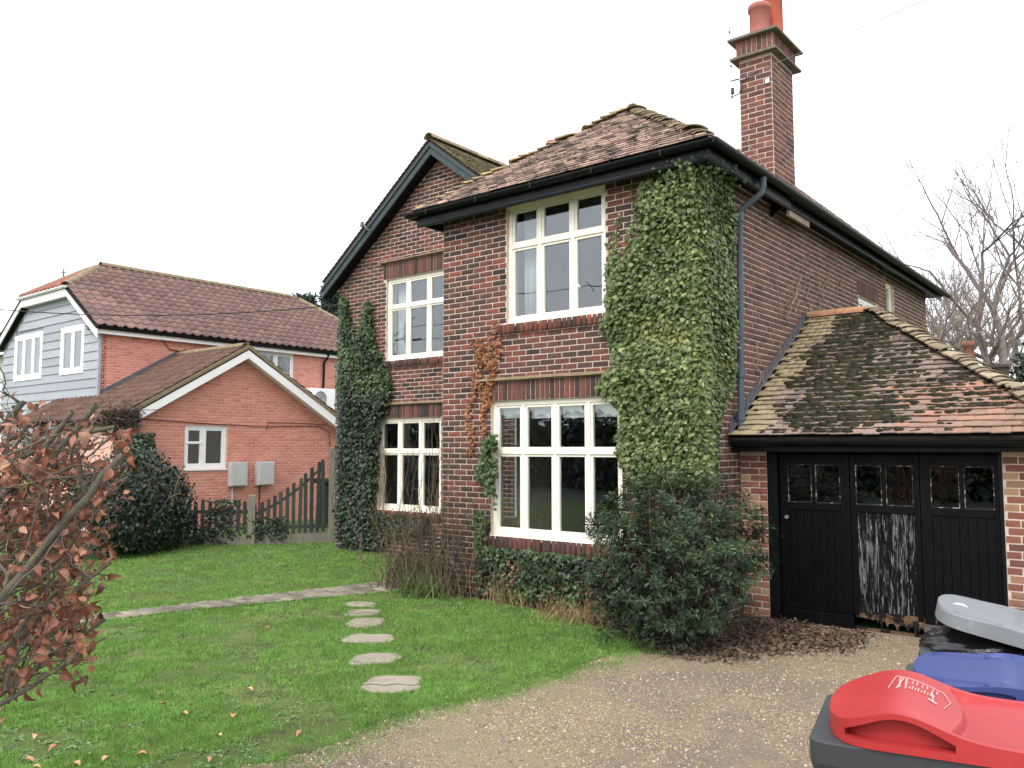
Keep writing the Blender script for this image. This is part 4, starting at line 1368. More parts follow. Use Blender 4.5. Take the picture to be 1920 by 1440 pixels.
# gable wing wall (faces +X)
gy0, gya, gy1, ge, ga = 8.95, 12.0, 15.15, 2.55, 4.32
wn = MB()
opn = [(10.50 - gy0, 11.62 - gy0, 1.42, 2.46)]
wing = wall_mesh((XN, gy0, 0), UY, NX, gy1 - gy0, -.2, ge, opn, extra=lambda mb: mb.prism([(XN, gy0, ge), (XN, gy1, ge), (XN, gya, ga)], (-.2, 0, 0))).build('gable_wall', MORTAR_NEW, nb_)
gz2 = lambda a: ge + (ga - ge) * (1 - abs(gy0 + a - gya) / (gya - gy0 if gy0 + a < gya else gy1 - gya))
ni = bricks((XN, gy0, 0), UY, NX, gy1 - gy0, 0, 4.3, opn, BRICK_NEW, wing, top=gz2, course=.075, proud=.004, jt=.012, hidf=lambda P: True)
nm = wall_mesh((XM, YN0, 0), UY, NX, YN1 - YN0, -.2, NE, [(14.55 - YN0, 15.85 - YN0, 3.95, 4.88)]).build('wall', MORTAR_NEW, nb_)
ni += bricks((XM, YN0 + .02, 0), UY, NX, YN1 - YN0 - .02, 2.3, NE, [(14.55 - YN0 - .02, 15.85 - YN0 - .02, 3.95, 4.88)], BRICK_NEW, nm, course=.075, proud=.004, jt=.012, hidf=lambda P: True)
pieces('brick', 'brick', ni, 0, 'brickwork')
MB().box(XW, XM - .21, YN0 + .03, YN0 + .18, -.2, 2.0).build('wall', MORTAR_NEW, nb_)
MB().box(XN - 3.0, XN - .21, gy0, gy0 + .15, -.2, ge).build('wall', MORTAR_NEW, nb_)
MB().box(XN - 3.0, XN - .21, gy1 - .15, gy1, -.2, ge).build('wall', MORTAR_NEW, nb_)
# clipped gable front with lapped grey boards
BOARD = mat('grey_board', ramp=[srgb(154, 160, 168), srgb(162, 168, 176), srgb(148, 154, 162)], rough=.7, nscale=3, namt=.08)
RXN = (XW + XM) / 2
RZN = 7.30
TZ = 6.28                                                   # height where the half hip cuts the gable
slope_n = (RZN - NE) / (XM + .22 - RXN)
tx = (RZN - TZ) / slope_n
gp = [(XW, NE), (XM, NE), (RXN + tx, TZ - .12), (RXN - tx, TZ - .12)]
bz = 2.55
GW0 = wfr = [(-27.0, -25.05, 3.88, 5.24), (-23.85, -22.45, 3.90, 5.20)]
ofn = [(a - XW, b - XW, c, d) for a, b, c, d in wfr]
fw_ = wall_mesh((XW, YN0 + .03, 0), UX, NY, XM - XW, 2.0, NE, [(a, b, c, min(d, NE)) for a, b, c, d in ofn], thick=.15)
f2 = wall_mesh((XW + .55, YN0 + .03, 0), UX, NY, XM - XW - 1.1, NE, 5.34, [(a - .55, b - .55, NE, d) for a, b, c, d in ofn], thick=.15)
fw_.add(f2.v, f2.f)
fw_.prism([(x, YN0 + .03, z) for x, z in [(XW + .55, 5.34), (XM - .55, 5.34), (RXN + tx - .1, TZ - .14), (RXN - tx + .1, TZ - .14)]], (0, .15, 0))
fw_.prism([(x, YN0 + .03, z) for x, z in [(XM - .55, NE), (XM, NE), (XM - .55, 5.34)]], (0, .15, 0))
fw_.prism([(x, YN0 + .03, z) for x, z in [(XW, NE), (XW + .55, NE), (XW + .55, 5.34)]], (0, .15, 0))
fw_.build('gable_wall', BOARD, nb_)
while bz < TZ - .2:
    z0, z1 = bz, min(bz + .235, TZ - .14)
    lim = lambda z: (XW, XM - .01) if z < NE + .02 else (RXN - (RZN - .28 - z) / slope_n, RXN + (RZN - .28 - z) / slope_n)
    iv = [(max(lim(z0)[0], lim(z1)[0]), min(lim(z0)[1], lim(z1)[1]))]
    for (a, b, c, d) in wfr:
        if min(z1, d) - max(z0, c) > .08: iv = cut(iv, a, b)
    for p, q in iv:
        MB().prism([(p, YN0 + .03, z0), (p, YN0 - .022, z0), (p, YN0 + .002, z1), (p, YN0 + .03, z1)], (q - p, 0, 0)).build('board', BOARD, nb_)
    bz += .235
MB().box(XM - .01, XM + .06, YN0 - .035, YN0 + .03, 2.4, NE).build('corner_board', BOARD, nb_)
UB = dict(m=UPVC, frame=.10, sash=.06, sill=False)
window(nb_, (wfr[0][0], YN0 + .0, wfr[0][2]), UX, NY, wfr[0][1] - wfr[0][0], wfr[0][3] - wfr[0][2], [.65, 1.3], [], 'three light white window in the grey boards', inset=-.03, **UB)
window(nb_, (wfr[1][0], YN0 + .0, wfr[1][2]), UX, NY, wfr[1][1] - wfr[1][0], wfr[1][3] - wfr[1][2], [.72], [], 'two light white window in the grey boards', inset=-.03, **UB)
window(nb_, (XN, 10.50, 1.42), UY, NX, 1.12, 1.04, [.5], [], 'white casement with venetian blinds in the brick gable', m=UPVC, frame=.06, sash=.055, inset=.03)
MB().box(XN - .06, XN - .02, 10.56, 10.98, 2.02, 2.08).build('casement_rail', UPVC, nb_)
window(nb_, (XM, 14.55, 3.95), UY, NX, 1.30, .93, [.65], [], 'white upper window above the wing roof', m=UPVC, frame=.06, sash=.055, inset=.03, sill=False)
vb = mat('blind_slat', color=(.35, .36, .36), rough=.5, namt=.05)
for i in range(30):
    MB().obox((XN - .14, 10.56, 1.50 + i * .031), UY, -NX, (0, 0, 1), (0, 1.0), (0, .02), (0, .003)).build('blind_slat', vb, nb_)
ROOMN = MB()
for (x0, x1, y0, y1, z0, z1) in [(-19.8, -19.75, 10.0, 12.4, .9, 2.9), (-23.2, -23.15, 13.8, 16.5, 3.4, 5.2), (-27.4, -22.0, 11.2, 11.25, 3.4, 5.6)]:
    ROOMN.box(x0, x1, y0, y1, z0, z1)
ROOMN.build('room_wall', ROOM, nb_)
# pantile roofs: rolled tiles in overlapping rows
PANT = mat('brown_pantile', ramp=[srgb(114, 88, 82), srgb(124, 96, 88), srgb(106, 82, 78), srgb(130, 100, 90), srgb(116, 90, 86)], rough=.9, nscale=12, namt=.25, bump=.4, bscale=80, patch=[(srgb(90, 78, 66), 3, .58, .72)])
PANT2 = mat('dark_pantile', ramp=[srgb(92, 66, 56), srgb(104, 76, 64), srgb(84, 62, 54), srgb(112, 82, 70)], rough=.95, nscale=12, namt=.3, bump=.5, bscale=80, patch=[(srgb(150, 132, 112), 26, .66, .72), (srgb(84, 80, 48), 3, .58, .74)])
pv, pf = [], []
kx = 11
for y in (0, 1):
    for zz in (1, 0):
        for i in range(kx):
            x = -.5 + i / (kx - 1)
            hgt = math.exp(-((x - .22) / .17) ** 2)
            pv.append((x, y, (hgt * 1.7 + zz * 1.15)))
for i in range(kx - 1):
    pf += [(i, i + 1, 2 * kx + i + 1, 2 * kx + i), (kx + i, kx + i + 1, i + 1, i)]
TMPL['pantile'] = (np.array(pv), [np.array(pf)])


def pantiles(E0, E1, up, length, m, parent, clip, gauge=.30, tw=.27):
    it = roof_tiles(E0, E1, up, length, lambda a, s: m, parent, lambda a, s: True, gauge=gauge, tw=tw, thick=.028, jitter=.25)
    # rolled tiles are laid in straight columns, not staggered
    out = []
    E0, E1, up = (np.asarray(a, float) for a in (E0, E1, up))
    L = np.linalg.norm(E1 - E0); u = (E1 - E0) / L
    for x in it:
        P = x['M'][:3, 3] - E0
        a, s = P @ u, P @ up
        r = int(round((s + .02) / gauge))
        if r % 2: x['M'][:3, 3] -= u * tw / 2; a -= tw / 2
        if clip(a, s + gauge * .4): out.append(x)
    return out


def slab(name, polys, m, parent, th=.05):
    mb = MB()
    for p in polys: mb.add([np.asarray(q, float) + [0, 0, -.03] for q in p], [tuple(range(len(p)))])
    o = mb.build(name, m, parent)
    s_ = o.modifiers.new('thick', 'SOLIDIFY'); s_.thickness = th; s_.offset = -1
    return o


XR0 = XM + .25                                              # main eave line
YF = YN0 - .22
hy = YF + (RZN - TZ) * 1.55                                 # ridge start behind the half hip
RB0, RB1 = (RXN, hy, RZN), (RXN, 18.2, RZN)
eL, eR = (2 * RXN - XR0, YF, NE + .02), (XR0, YF, NE + .02)
hR, hL = (RXN + tx, YF, TZ), (RXN - tx, YF, TZ)
bR, bL = (XR0, YN1 + .3, NE + .02), (2 * RXN - XR0, YN1 + .3, NE + .02)
mroof = slab('roof', [[eR, bR, RB1, RB0, hR], [eL, hL, RB0, RB1, bL], [hL, hR, RB0], [bR, bL, RB1]], UNDER, nb_)
un = np.array([RXN - XR0, 0, RZN - NE - .02]); LN = np.linalg.norm(un); un /= LN
sh = LN * (TZ - NE) / (RZN - NE)


def clipn(a, s):
    lo = -.02 if s < sh else (hy - YF) * (s - sh) / (LN - sh)
    hi = (YN1 + .3 - YF) - (YN1 + .3 - 18.2) * s / LN
    return lo < a < hi and s < LN


pt = pantiles(eR, bR, un, LN, PANT, mroof, clipn)
uh = np.array([0, hy - YF, RZN - TZ]); LH = np.linalg.norm(uh); uh /= LH
pt += pantiles(hL, hR, uh, LH, mat('red_pantile', ramp=[srgb(150, 92, 78), srgb(160, 102, 86), srgb(140, 86, 74)], rough=.9, nscale=12, namt=.2), mroof, lambda a, s: tx * s / LH < a < 2 * tx - tx * s / LH)
# wing roof
wy0, wy1, wze, wzr = gy0 - .25, gy1 + .25, ge - .02, ga + .15
WX0 = XN + .28
wsl = (wzr - wze) / (gya - wy0)
wroof = slab('roof', [[(WX0, wy0, wze), (WX0, gya, wzr), (XM + .02, gya, wzr), (XM - 2.4, wy0, wze)], [(WX0, gya, wzr), (WX0, wy1, wze), (XM, wy1, wze), (XM, gya, wzr)]], UNDER, nb_)
uw = np.array([0, gya - wy0, wzr - wze]); LW = np.linalg.norm(uw); uw /= LW
pt += pantiles((XM - 2.4, wy0, wze), (WX0, wy0, wze), uw, LW, PANT2, wroof, lambda a, s: a > (0 if wy0 + uw[1] * s < YN0 - .03 else 2.4) and a < WX0 - XM + 2.4 and s < LW, gauge=.28)
uw2 = np.array([0, gya - wy1, wzr - wze]); LW2 = np.linalg.norm(uw2); uw2 /= LW2
pt += pantiles((WX0, wy1, wze), (XM, wy1, wze), uw2, LW2, PANT2, wroof, lambda a, s: 0 < a < WX0 - XM and s < LW2, gauge=.28)
pieces('pantile', 'pantile', pt, 300, 'pantiles')
RIDN = mat('mossy_ridge', color=srgb(138, 120, 92), rough=1, nscale=9, namt=.3, bump=.8, bscale=60, patch=[(srgb(112, 108, 62), 5, .5, .66)])
ridge(np.array(RB0) + [0, 0, .06], np.array(RB1) + [0, 0, .06], RIDN, mroof, r=.13, pitch=.42)
ridge(np.array(hR) + [0, 0, .05], np.array(RB0) + [0, 0, .05], RIDN, mroof, r=.13, pitch=.35)
ridge(np.array(hL) + [0, 0, .05], np.array(RB0) + [0, 0, .05], RIDN, mroof, r=.12, pitch=.35)
ridge(np.array(bR) + [0, 0, .05], np.array(RB1) + [0, 0, .05], RIDN, mroof, r=.12, pitch=.4)
ridge((XM + .05, gya, wzr + .05), (WX0, gya, wzr + .05), RIDN, wroof, r=.12, pitch=.4)
# white bargeboards, fascias, gutter
for y0, y1 in ((wy0 - .05, gya), (gya + .003, wy1 + .12)):
    zf = lambda y: wzr - abs(y - gya) * wsl - .05
    MB().prism([(WX0 - .03, y0, zf(y0)), (WX0 - .03, y1, zf(y1)), (WX0 - .03, y1, zf(y1) - .24), (WX0 - .03, y0, zf(y0) - .24)], (.03, 0, 0)).build('bargeboard', UPVC, nb_)
    MB().prism([(XN + .01, y0, zf(y0) - .20), (XN + .01, y1, zf(y1) - .20), (XN + .01, y1, zf(y1) - .215), (XN + .01, y0, zf(y0) - .215)], (.23, 0, 0)).build('soffit', UPVC, nb_)
    MB().prism([(WX0 - .02, y0, zf(y0) + .10), (WX0 - .02, y1, zf(y1) + .10), (WX0 - .02, y1, zf(y1) + .006), (WX0 - .02, y0, zf(y0) + .006)], (.035, 0, 0)).build('verge', RIDN, nb_)
MB().box(WX0 - .26, WX0 - .005, wy1 - .05, wy1 + .12, wze - .30, wze - .06).build('box_end', UPVC, nb_)
fn = MB()
fn.box(XM + .16, XM + .19, YF + .05, YN1 + .2, NE - .17, NE - .01)
fn.box(XM + .012, XM + .16, YF + .05, YN1 + .2, NE - .16, NE - .14)
fn.build('fascia', UPVC, nb_)
half_round(((XM + .25, YF + .02, NE - .005), (XM + .25, YN1 + .2, NE - .03)), .06).build('gutter', BLACKP, nb_)
bp_ = MB()
for s_ in (1, -1):
    P = lambda x, z, s_=s_: (RXN + s_ * (x - RXN), YF + .02, z)
    zt = lambda x: RZN - (x - RXN) * slope_n
    bp_.prism([P(XR0, zt(XR0) - .05), P(RXN + tx, TZ - .05), P(RXN + tx, TZ - .27), P(XR0, zt(XR0) - .27)], (0, .03, 0))
bp_.box(RXN - tx, RXN + tx, YF + .02, YF + .05, TZ - .27, TZ - .05)
bp_.box(RXN - tx - .05, RXN + tx + .05, YF + .055, YN0 + .02, TZ - .26, TZ - .24)
bp_.build('bargeboard', UPVC, nb_)
half_round(((RXN - tx - .1, YF - .03, TZ), (RXN + tx + .1, YF - .03, TZ)), .06).build('gutter', UPVC, nb_)
# lead where wing roof meets the main wall
k = 24
for i in range(k):
    y = YN0 + (gya - YN0) * i / k
    zz = wzr - (gya - y) * wsl
    d_ = (gya - YN0) / k
    MB().prism([(XM + .008, y, zz + .03), (XM + .008, y + d_, zz + d_ * wsl + .03), (XM + .008, y + d_, zz + d_ * wsl + .17), (XM + .008, y, zz + .17)], (.006, 0, 0)).build('flashing_step', LEAD, wroof)
# black waste pipe on the upper wall
MB().tube([(XM + .2, 17.05, 4.95), (XM + .16, 17.02, 4.80), (XM + .07, 16.98, 4.7), (XM + .06, 16.95, 3.2)], .038, 8).build('waste_pipe', BLACKP, nb_)
MB().tube([(XM + .03, 17.55, 4.9), (XM + .03, 17.55, 3.0)], .022, 8).build('overflow_pipe', UPVC, nb_)
wr_ = MB()
wr_.tube([on(x, y, 'X', XN + .02) for x, y in ((255, 785), (330, 790), (400, 795), (500, 800), (560, 799), (600, 800), (618, 812), (618, 900))], .009, 5)
wr_.tube([on(x, y, 'X', XN + .03) for x, y in ((500, 806), (502, 792), (560, 793), (612, 797))], .009, 5)
wr_.build('cable', mat('brown_cable', color=srgb(84, 50, 42), rough=.7), nb_)
MB().tube([on(x, y, 'X', XM + .03) for x, y in ((297, 622), (306, 640), (318, 655), (338, 659), (350, 655))], .012, 5).build('cable', mat('brown_cable'), nb_)

# separate fittings on the neighbour's walls
METER = mat('grey_meter_paint', color=srgb(186, 186, 186), rough=.6, nscale=4, namt=.1, patch=[(srgb(150, 146, 142), 9, .62, .74)])
for (a, b, lab) in [((427, 866), (457, 911), 'pale grey meter box beside the white casement window'), ((478, 866), (507, 909), 'pale grey meter box farther from the white casement window')]:
    A, B = on(*a, 'X', XN), on(*b, 'X', XN)
    t = thing('meter_box', lab, 'meter box', (XN, (A[1] + B[1]) / 2, .97), 'meter boxes on the brick gable')
    MB().box(XN + .008, XN + .17, A[1], B[1], .97, 1.57).build('housing', METER, t, bevel=.008)
    MB().box(XN + .172, XN + .186, A[1] + .025, B[1] - .025, .995, 1.545).build('door', METER, t, bevel=.004)
    MB().tube([(XN + .05, A[1] + .12, .97), (XN + .05, A[1] + .12, .0)], .02, 6).build('conduit', METER if '427' in str(a) else mat('dark_conduit', color=(.03, .03, .03)), t)
ac = thing('air_conditioner', 'white outdoor air conditioner unit above the white barge board', 'air conditioner', (XM + .3, 16.6, 3.3))
a0 = on(583, 727, 'X', XM + .45); 
MB().box(XM + .13, XM + .47, a0[1], a0[1] + .95, a0[2] - .65, a0[2]).build('casing', UPVC, ac, bevel=.02)
k = 24
fc = np.array([XM + .475, a0[1] + .36, a0[2] - .33])
MB().add([fc + [.004, .24 * math.cos(2 * math.pi * i / k), .24 * math.sin(2 * math.pi * i / k)] for i in range(k)], [tuple(range(k))]).build('fan_opening', mat('fan_grey', color=(.18, .18, .18), rough=.5), ac)
fg = MB()
for r in (.06, .12, .18, .245):
    fg.tube([fc + [.012, r * math.cos(2 * math.pi * i / k), r * math.sin(2 * math.pi * i / k)] for i in range(k + 1)], .006, 5, cap=False)
fg.build('fan_guard', UPVC, ac)
MB().box(XM + .01, XM + .40, a0[1] + .1, a0[1] + .16, a0[2] - .72, a0[2] - .66).box(XM + .01, XM + .40, a0[1] + .8, a0[1] + .86, a0[2] - .72, a0[2] - .66).build('bracket', mat('grey_metal'), ac)
al = thing('alarm_box', 'yellow and white burglar alarm box under the eaves corner', 'alarm box', (XM - .2, YN0, 4.7))
ap_ = on(172, 605, 'Y', YN0 - .05)
MB().prism([(ap_[0] - .15, YN0 - .05, ap_[2] + .12), (ap_[0] + .17, YN0 - .05, ap_[2] + .12), (ap_[0] + .17, YN0 - .05, ap_[2] - .08), (ap_[0] - .1, YN0 - .05, ap_[2] - .08)], (0, -.1, 0)).build('cover', mat('alarm_yellow', color=srgb(236, 190, 60), rough=.5, namt=.05), al, bevel=.01)
MB().box(ap_[0] - .06, ap_[0] + .15, YN0 - .14, YN0 - .05, ap_[2] - .20, ap_[2] - .085).build('base', mat('alarm_dark', color=(.05, .05, .05), rough=.5), al, bevel=.008)

# white rendered house beyond, only its corner shows
wh = thing('rendered_house', 'white rendered house beyond the grey boarded front', 'house', (-33, 12, 0))
MB().box(-36.5, XW - .45, 10.4, 18, -.2, 4.95).build('wall', mat('white_render', color=srgb(228, 226, 220), rough=.9, namt=.05, nscale=3), wh)
hr = slab('roof', [[(XW - .3, 10.0, 5.0), (XW - .3, 18.4, 5.0), (-32.2, 14.2, 7.5)], [(-36.9, 10.0, 5.0), (XW - .3, 10.0, 5.0), (-32.2, 14.2, 7.5)]], UNDER, wh)
uq = np.array([0, 4.2, 2.5]); LQ = np.linalg.norm(uq); uq /= LQ
pieces('pantile', 'pantile', pantiles((-36.9, 10.0, 5.0), (XW - .3, 10.0, 5.0), uq, LQ, PANT, hr, lambda a, s: 4.7 * s / LQ < a < 8.7 - 4.0 * s / LQ), 0, 'pantiles')
half_round(((-36.9, 9.95, 4.95), (XW - .35, 9.95, 4.95)), .06).build('gutter', BLACKP, wh)

# ------------------------------------------------------------------ picket fence
FENCE = mat('green_grey_timber', ramp=[srgb(50, 60, 54), srgb(64, 72, 64), srgb(44, 54, 50), srgb(76, 80, 70)], rough=.95, nscale=9, namt=.35, bump=.6, bscale=60, stretch=(3, 3, .5), patch=[(srgb(104, 98, 82), 7, .58, .72, (3, 3, .6))])
POST = mat('weathered_post', color=srgb(126, 122, 108), rough=.95, nscale=9, namt=.3, bump=.6, bscale=60, stretch=(3, 3, .4), patch=[(srgb(92, 96, 70), 4, .55, .7)])
fen = thing('picket_fence', 'weathered green picket fence sweeping up to the house corner', 'fence', (-14.4, 9.8, 0))
p1, p2, p3 = np.array([-14.48, 9.69, 0]), np.array([-13.62, 11.0, 0]), np.array([-15.9, 8.55, 0])


def fplane(px, py, A, B):
    """point on the vertical plane through A, B"""
    d = (B - A); n = np.array([-d[1], d[0], 0]); r = ray(px, py)
    return CAM + r * ((A - CAM) @ n) / (r @ n)


tops = [785, 752, 722, 686, 648, 603, 560, 512, 462, 405, 348, 325]
xs_ = [630, 700, 763, 830, 895, 957, 1020, 1083, 1143, 1203, 1262, 1322]
dU = (p2 - p1) / np.linalg.norm(p2 - p1); nU = np.array([dU[1], -dU[0], 0])


def picket(P, u, n, zt, zb, wd=.072):
    k = 6
    pr_ = [(-wd / 2, zb), (wd / 2, zb), (wd / 2, zt - .03)] + [(wd / 2 * math.cos(t), zt - .03 + .03 * math.sin(t)) for t in np.linspace(.3, math.pi - .3, k)] + [(-wd / 2, zt - .03)]
    tw_ = random.uniform(-.02, .02)
    MB().prism([P + u * (a + tw_ * (z - zb)) + n * .025 + np.array([0, 0, z]) for a, z in pr_], n * .02).build('picket', FENCE, fen)


railp = []
for xz, yz in zip(xs_, tops):
    Q = fplane(360 + xz / 5.333, 800 + yz / 5.333, p1, p2)
    picket(np.array([Q[0], Q[1], 0]), dU, nU, Q[2], .22)
    railp.append(np.array([Q[0], Q[1], Q[2] - .19]))
rl = MB()
for a, b in zip(railp[:-1], railp[1:]):
    rl.prism([a + [0, 0, -.03], b + [0, 0, -.03], b + [0, 0, .035], a + [0, 0, .035]], nU * .022)
rl.build('rail', FENCE, fen)
MB().prism([p1 + [0, 0, .30], p2 + [0, 0, .30], p2 + [0, 0, .37], p1 + [0, 0, .37]], nU * .022).build('rail', FENCE, fen)
for z0, z1 in ((-.03, .095), (.102, .215)):
    MB().prism([p1 + [0, 0, z0], p2 + [0, 0, z0], p2 + [0, 0, z1], p1 + [0, 0, z1]], nU * .03).build('gravel_board', POST, fen)
ph = on(470, 938, 'X', p1[0])[2]


def post(P, h, wd=.11, cap=True):
    q = MB().obox(P, dU, nU, (0, 0, 1), (-wd / 2, wd / 2), (-wd / 2, wd / 2), (-.1, h))
    q.build('post', POST, fen, bevel=.01)


post(p1 + nU * .02, .99, .14)
post(p2 + nU * .02, 1.93, .13)
MB().obox(p2 + dU * .12, dU, nU, (0, 0, 1), (-.045, .02), (-.03, .03), (0, 1.86)).obox(p2 + dU * .20, dU, nU, (0, 0, 1), (-.05, .03), (-.03, .02), (0, 1.84)).build('closing_board', mat('silver_timber', color=srgb(124, 122, 116), rough=.95, nscale=9, namt=.3, stretch=(4, 4, .4)), fen)
dV = (p3 - p1) / np.linalg.norm(p3 - p1); nV = np.array([-dV[1], dV[0], 0])
for i in range(13):
    P = p1 + dV * (.12 + i * .14)
    picket(P, dV, nV, .88 + random.uniform(-.04, .03), .22)
MB().prism([p1 + [0, 0, .62], p3 + [0, 0, .62], p3 + [0, 0, .69], p1 + [0, 0, .69]], nV * .022).build('rail', FENCE, fen)
for z0, z1 in ((-.03, .095), (.102, .19)):
    MB().prism([p1 + [0, 0, z0], p3 + [0, 0, z0], p3 + [0, 0, z1], p1 + [0, 0, z1]], nV * .03).build('gravel_board', POST, fen)
# dark storage box standing behind the fence
sb = thing('storage_box', 'dark green storage box standing behind the picket fence', 'storage box', (-16.0, 13.2, 0))
MB().box(-16.6, -15.5, 12.95, 14.0, 0, 1.05).build('body', mat('dark_green_plastic', color=srgb(30, 36, 34), rough=.6, namt=.2), sb, bevel=.02)
MB().prism([(-16.68, 12.85, 1.06), (-15.42, 12.85, 1.06), (-15.42, 14.05, 1.06), (-16.68, 14.05, 1.06)], (0, .0, .12)).build('lid', mat('dark_green_plastic'), sb, bevel=.03)
MB().box(-15.498, -15.494, 13.1, 13.35, .62, .85).build('sticker', mat('white_plastic'), sb)

# ------------------------------------------------------------------ climbing plants
IVY_G = mat('ivy_leaf', ramp=[srgb(56, 78, 32), srgb(92, 114, 46), srgb(72, 96, 38), srgb(116, 134, 62), srgb(42, 62, 28), srgb(142, 152, 84), srgb(82, 104, 44)], rough=.45, spec=.4, nscale=1.6, namt=.3, transl=.12, patch=[(srgb(150, 150, 66), 1.5, .55, .72), (srgb(38, 60, 30), 2.6, .60, .74)])
IVY_D = mat('dark_ivy_leaf', ramp=[srgb(26, 44, 24), srgb(40, 62, 30), srgb(34, 52, 28), srgb(56, 78, 40), srgb(30, 46, 28), srgb(46, 66, 34)], rough=.4, spec=.4, nscale=1.6, namt=.3, transl=.08)
IVY_M = mat('mid_ivy_leaf', ramp=[srgb(44, 70, 30), srgb(66, 96, 42), srgb(54, 80, 36), srgb(84, 110, 54), srgb(38, 60, 30)], rough=.42, spec=.4, nscale=1.6, namt=.3, transl=.1)
TWIG = mat('brown_twig', ramp=[srgb(88, 72, 58), srgb(112, 94, 76), srgb(72, 58, 48), srgb(126, 110, 88)], rough=1, nscale=20, namt=.3)
TWIGP = mat('pale_twig', ramp=[srgb(150, 132, 112), srgb(128, 112, 96), srgb(168, 150, 128)], rough=1, nscale=20, namt=.25)


def wall_leaves(poly, n, plane, span, zspan, thick, size, mt, parent, seed=1, gap=.0, falloff=None):
    """ivy leaves over a wall region: plane = ('Y', value, outward) or ('X', value, outward)"""
    ax, v, out = plane
    a = rng.uniform(*span, n); z = rng.uniform(*zspan, n)
    P = np.stack([a, np.full(n, v), z], 1) if ax == 'Y' else np.stack([np.full(n, v), a, z], 1)
    x, y, d = proj(P)
    keep = inpoly(x + rng.normal(0, 5, n), y + rng.normal(0, 5, n), poly)
    dens = vnoise(a * 4.3, z * 4.3, seed)
    keep &= dens > gap * rng.uniform(.6, 1.4, n)
    P = P[keep]; dens = dens[keep]
    k = len(P)
    o = np.array(out, float)
    lump = vnoise(P[:, 0 if ax == 'Y' else 1] * 2.2, P[:, 2] * 2.2, seed + 3)
    dep = rng.beta(1.3, 1.6, k) * thick * (.45 + .9 * lump) + .012
    P = P + o * dep[:, None]
    x, y, d = proj(P)
    kq = inpoly(x + rng.normal(0, 3, k), y + rng.normal(0, 3, k), poly)
    P = P[kq]; k = len(P)
    nr = o + rng.normal(0, .46, (k, 3)) + np.array([0, 0, .38])
    leaves('leaf', 'ivy', P, nr, size, mt, parent, spin=.7)
    return P


ivy = thing('ivy', 'light green ivy climbing the corner of the bay up to the eaves', 'ivy', (-4.3, 8.2, 0))
wall_leaves(IVY_R, 30000, ('Y', YB - .01, (0, -1, 0)), (-5.4, XS + .06), (1.3, 5.3), .20, .054, IVY_G, ivy, 2)
wall_leaves(IVY_R, 16000, ('X', XS + .01, (1, 0, 0)), (YB - .1, 9.07), (1.6, 5.2), .12, .054, IVY_G, ivy, 5)
# a deeper inner layer so the wall does not shine through
wall_leaves(IVY_R, 9000, ('Y', YB - .005, (0, -1, 0)), (-5.35, XS + .04), (1.3, 5.25), .05, .08, IVY_M, ivy, 2)
wall_leaves(IVY_R, 5000, ('X', XS + .005, (1, 0, 0)), (YB - .05, 9.07), (1.6, 5.15), .05, .08, IVY_M, ivy, 5)
# foliage rounding the outer corner
nn = 9000
th = rng.uniform(-.15, math.pi / 2 + .15, nn)
rr_ = .02 + .16 * rng.beta(1.5, 1.4, nn)
zz = rng.uniform(1.25, 5.12, nn)
Pc = np.stack([XS + np.sin(th) * rr_ - .03, YB - np.cos(th) * rr_ + .03, zz], 1)
xx, yy, _ = proj(Pc)
kc_ = inpoly(xx, yy, IVY_R) & (vnoise(th * 2.5, zz * 3.0, 3) > .22)
Pc, th = Pc[kc_], th[kc_]
leaves('leaf', 'ivy', Pc, np.stack([np.sin(th), -np.cos(th), np.full(len(th), .4)], 1) + rng.normal(0, .4, (len(th), 3)), .056, IVY_G, ivy, spin=.7)
# thin runners beside the upper window
tb = TB()
for x, ytop in ((1142, 455), (1158, 405), (1172, 470), (1186, 352), (1148, 440), (1178, 420)):
    pts = []
    for i, y in enumerate(np.linspace(560, ytop, 16)):
        pts.append(on(x + 3 * math.sin(i * .8 + x), y, 'Y', YB - .016))
    tb.tube(pts, .003, 4)
    Q = np.array(pts); Q = np.repeat(Q, 4, 0) + rng.normal(0, .016, (len(Q) * 4, 3)) * [1, .3, 1]
    leaves('leaf', 'ivy', Q, np.tile([0, -1., .2], (len(Q), 1)) + rng.normal(0, .25, (len(Q), 3)), .045, IVY_G, ivy)
for i in range(60):
    x0, y0 = rng.uniform(1160, 1370), rng.uniform(500, 880)
    pts = [on(x0 + rng.normal(0, 2), y0 - k * 12, 'Y', YB - .015) for k in range(8)]
    tb.tube([p for p in pts if p[0] < XS], .004, 4) if sum(p[0] < XS for p in pts) > 2 else None
tb.build('stem', TWIG, ivy)
# leaves reaching over the soffit corner
Q = []
for i in range(230):
    t = rng.uniform(0, 1)
    Q.append(np.array([-4.15 + rng.normal(0, .16), 8.02 + rng.uniform(-.05, .26), 5.02 + rng.normal(0, .05)]) if t < .5 else np.array([-3.86 + rng.normal(0, .06), 8.1 + rng.uniform(0, .8), 5.02 + rng.normal(0, .05)]))
leaves('leaf', 'ivy', np.array(Q), np.tile([.3, -.8, .2], (len(Q), 1)) + rng.normal(0, .4, (len(Q), 3)), .05, IVY_M, ivy)

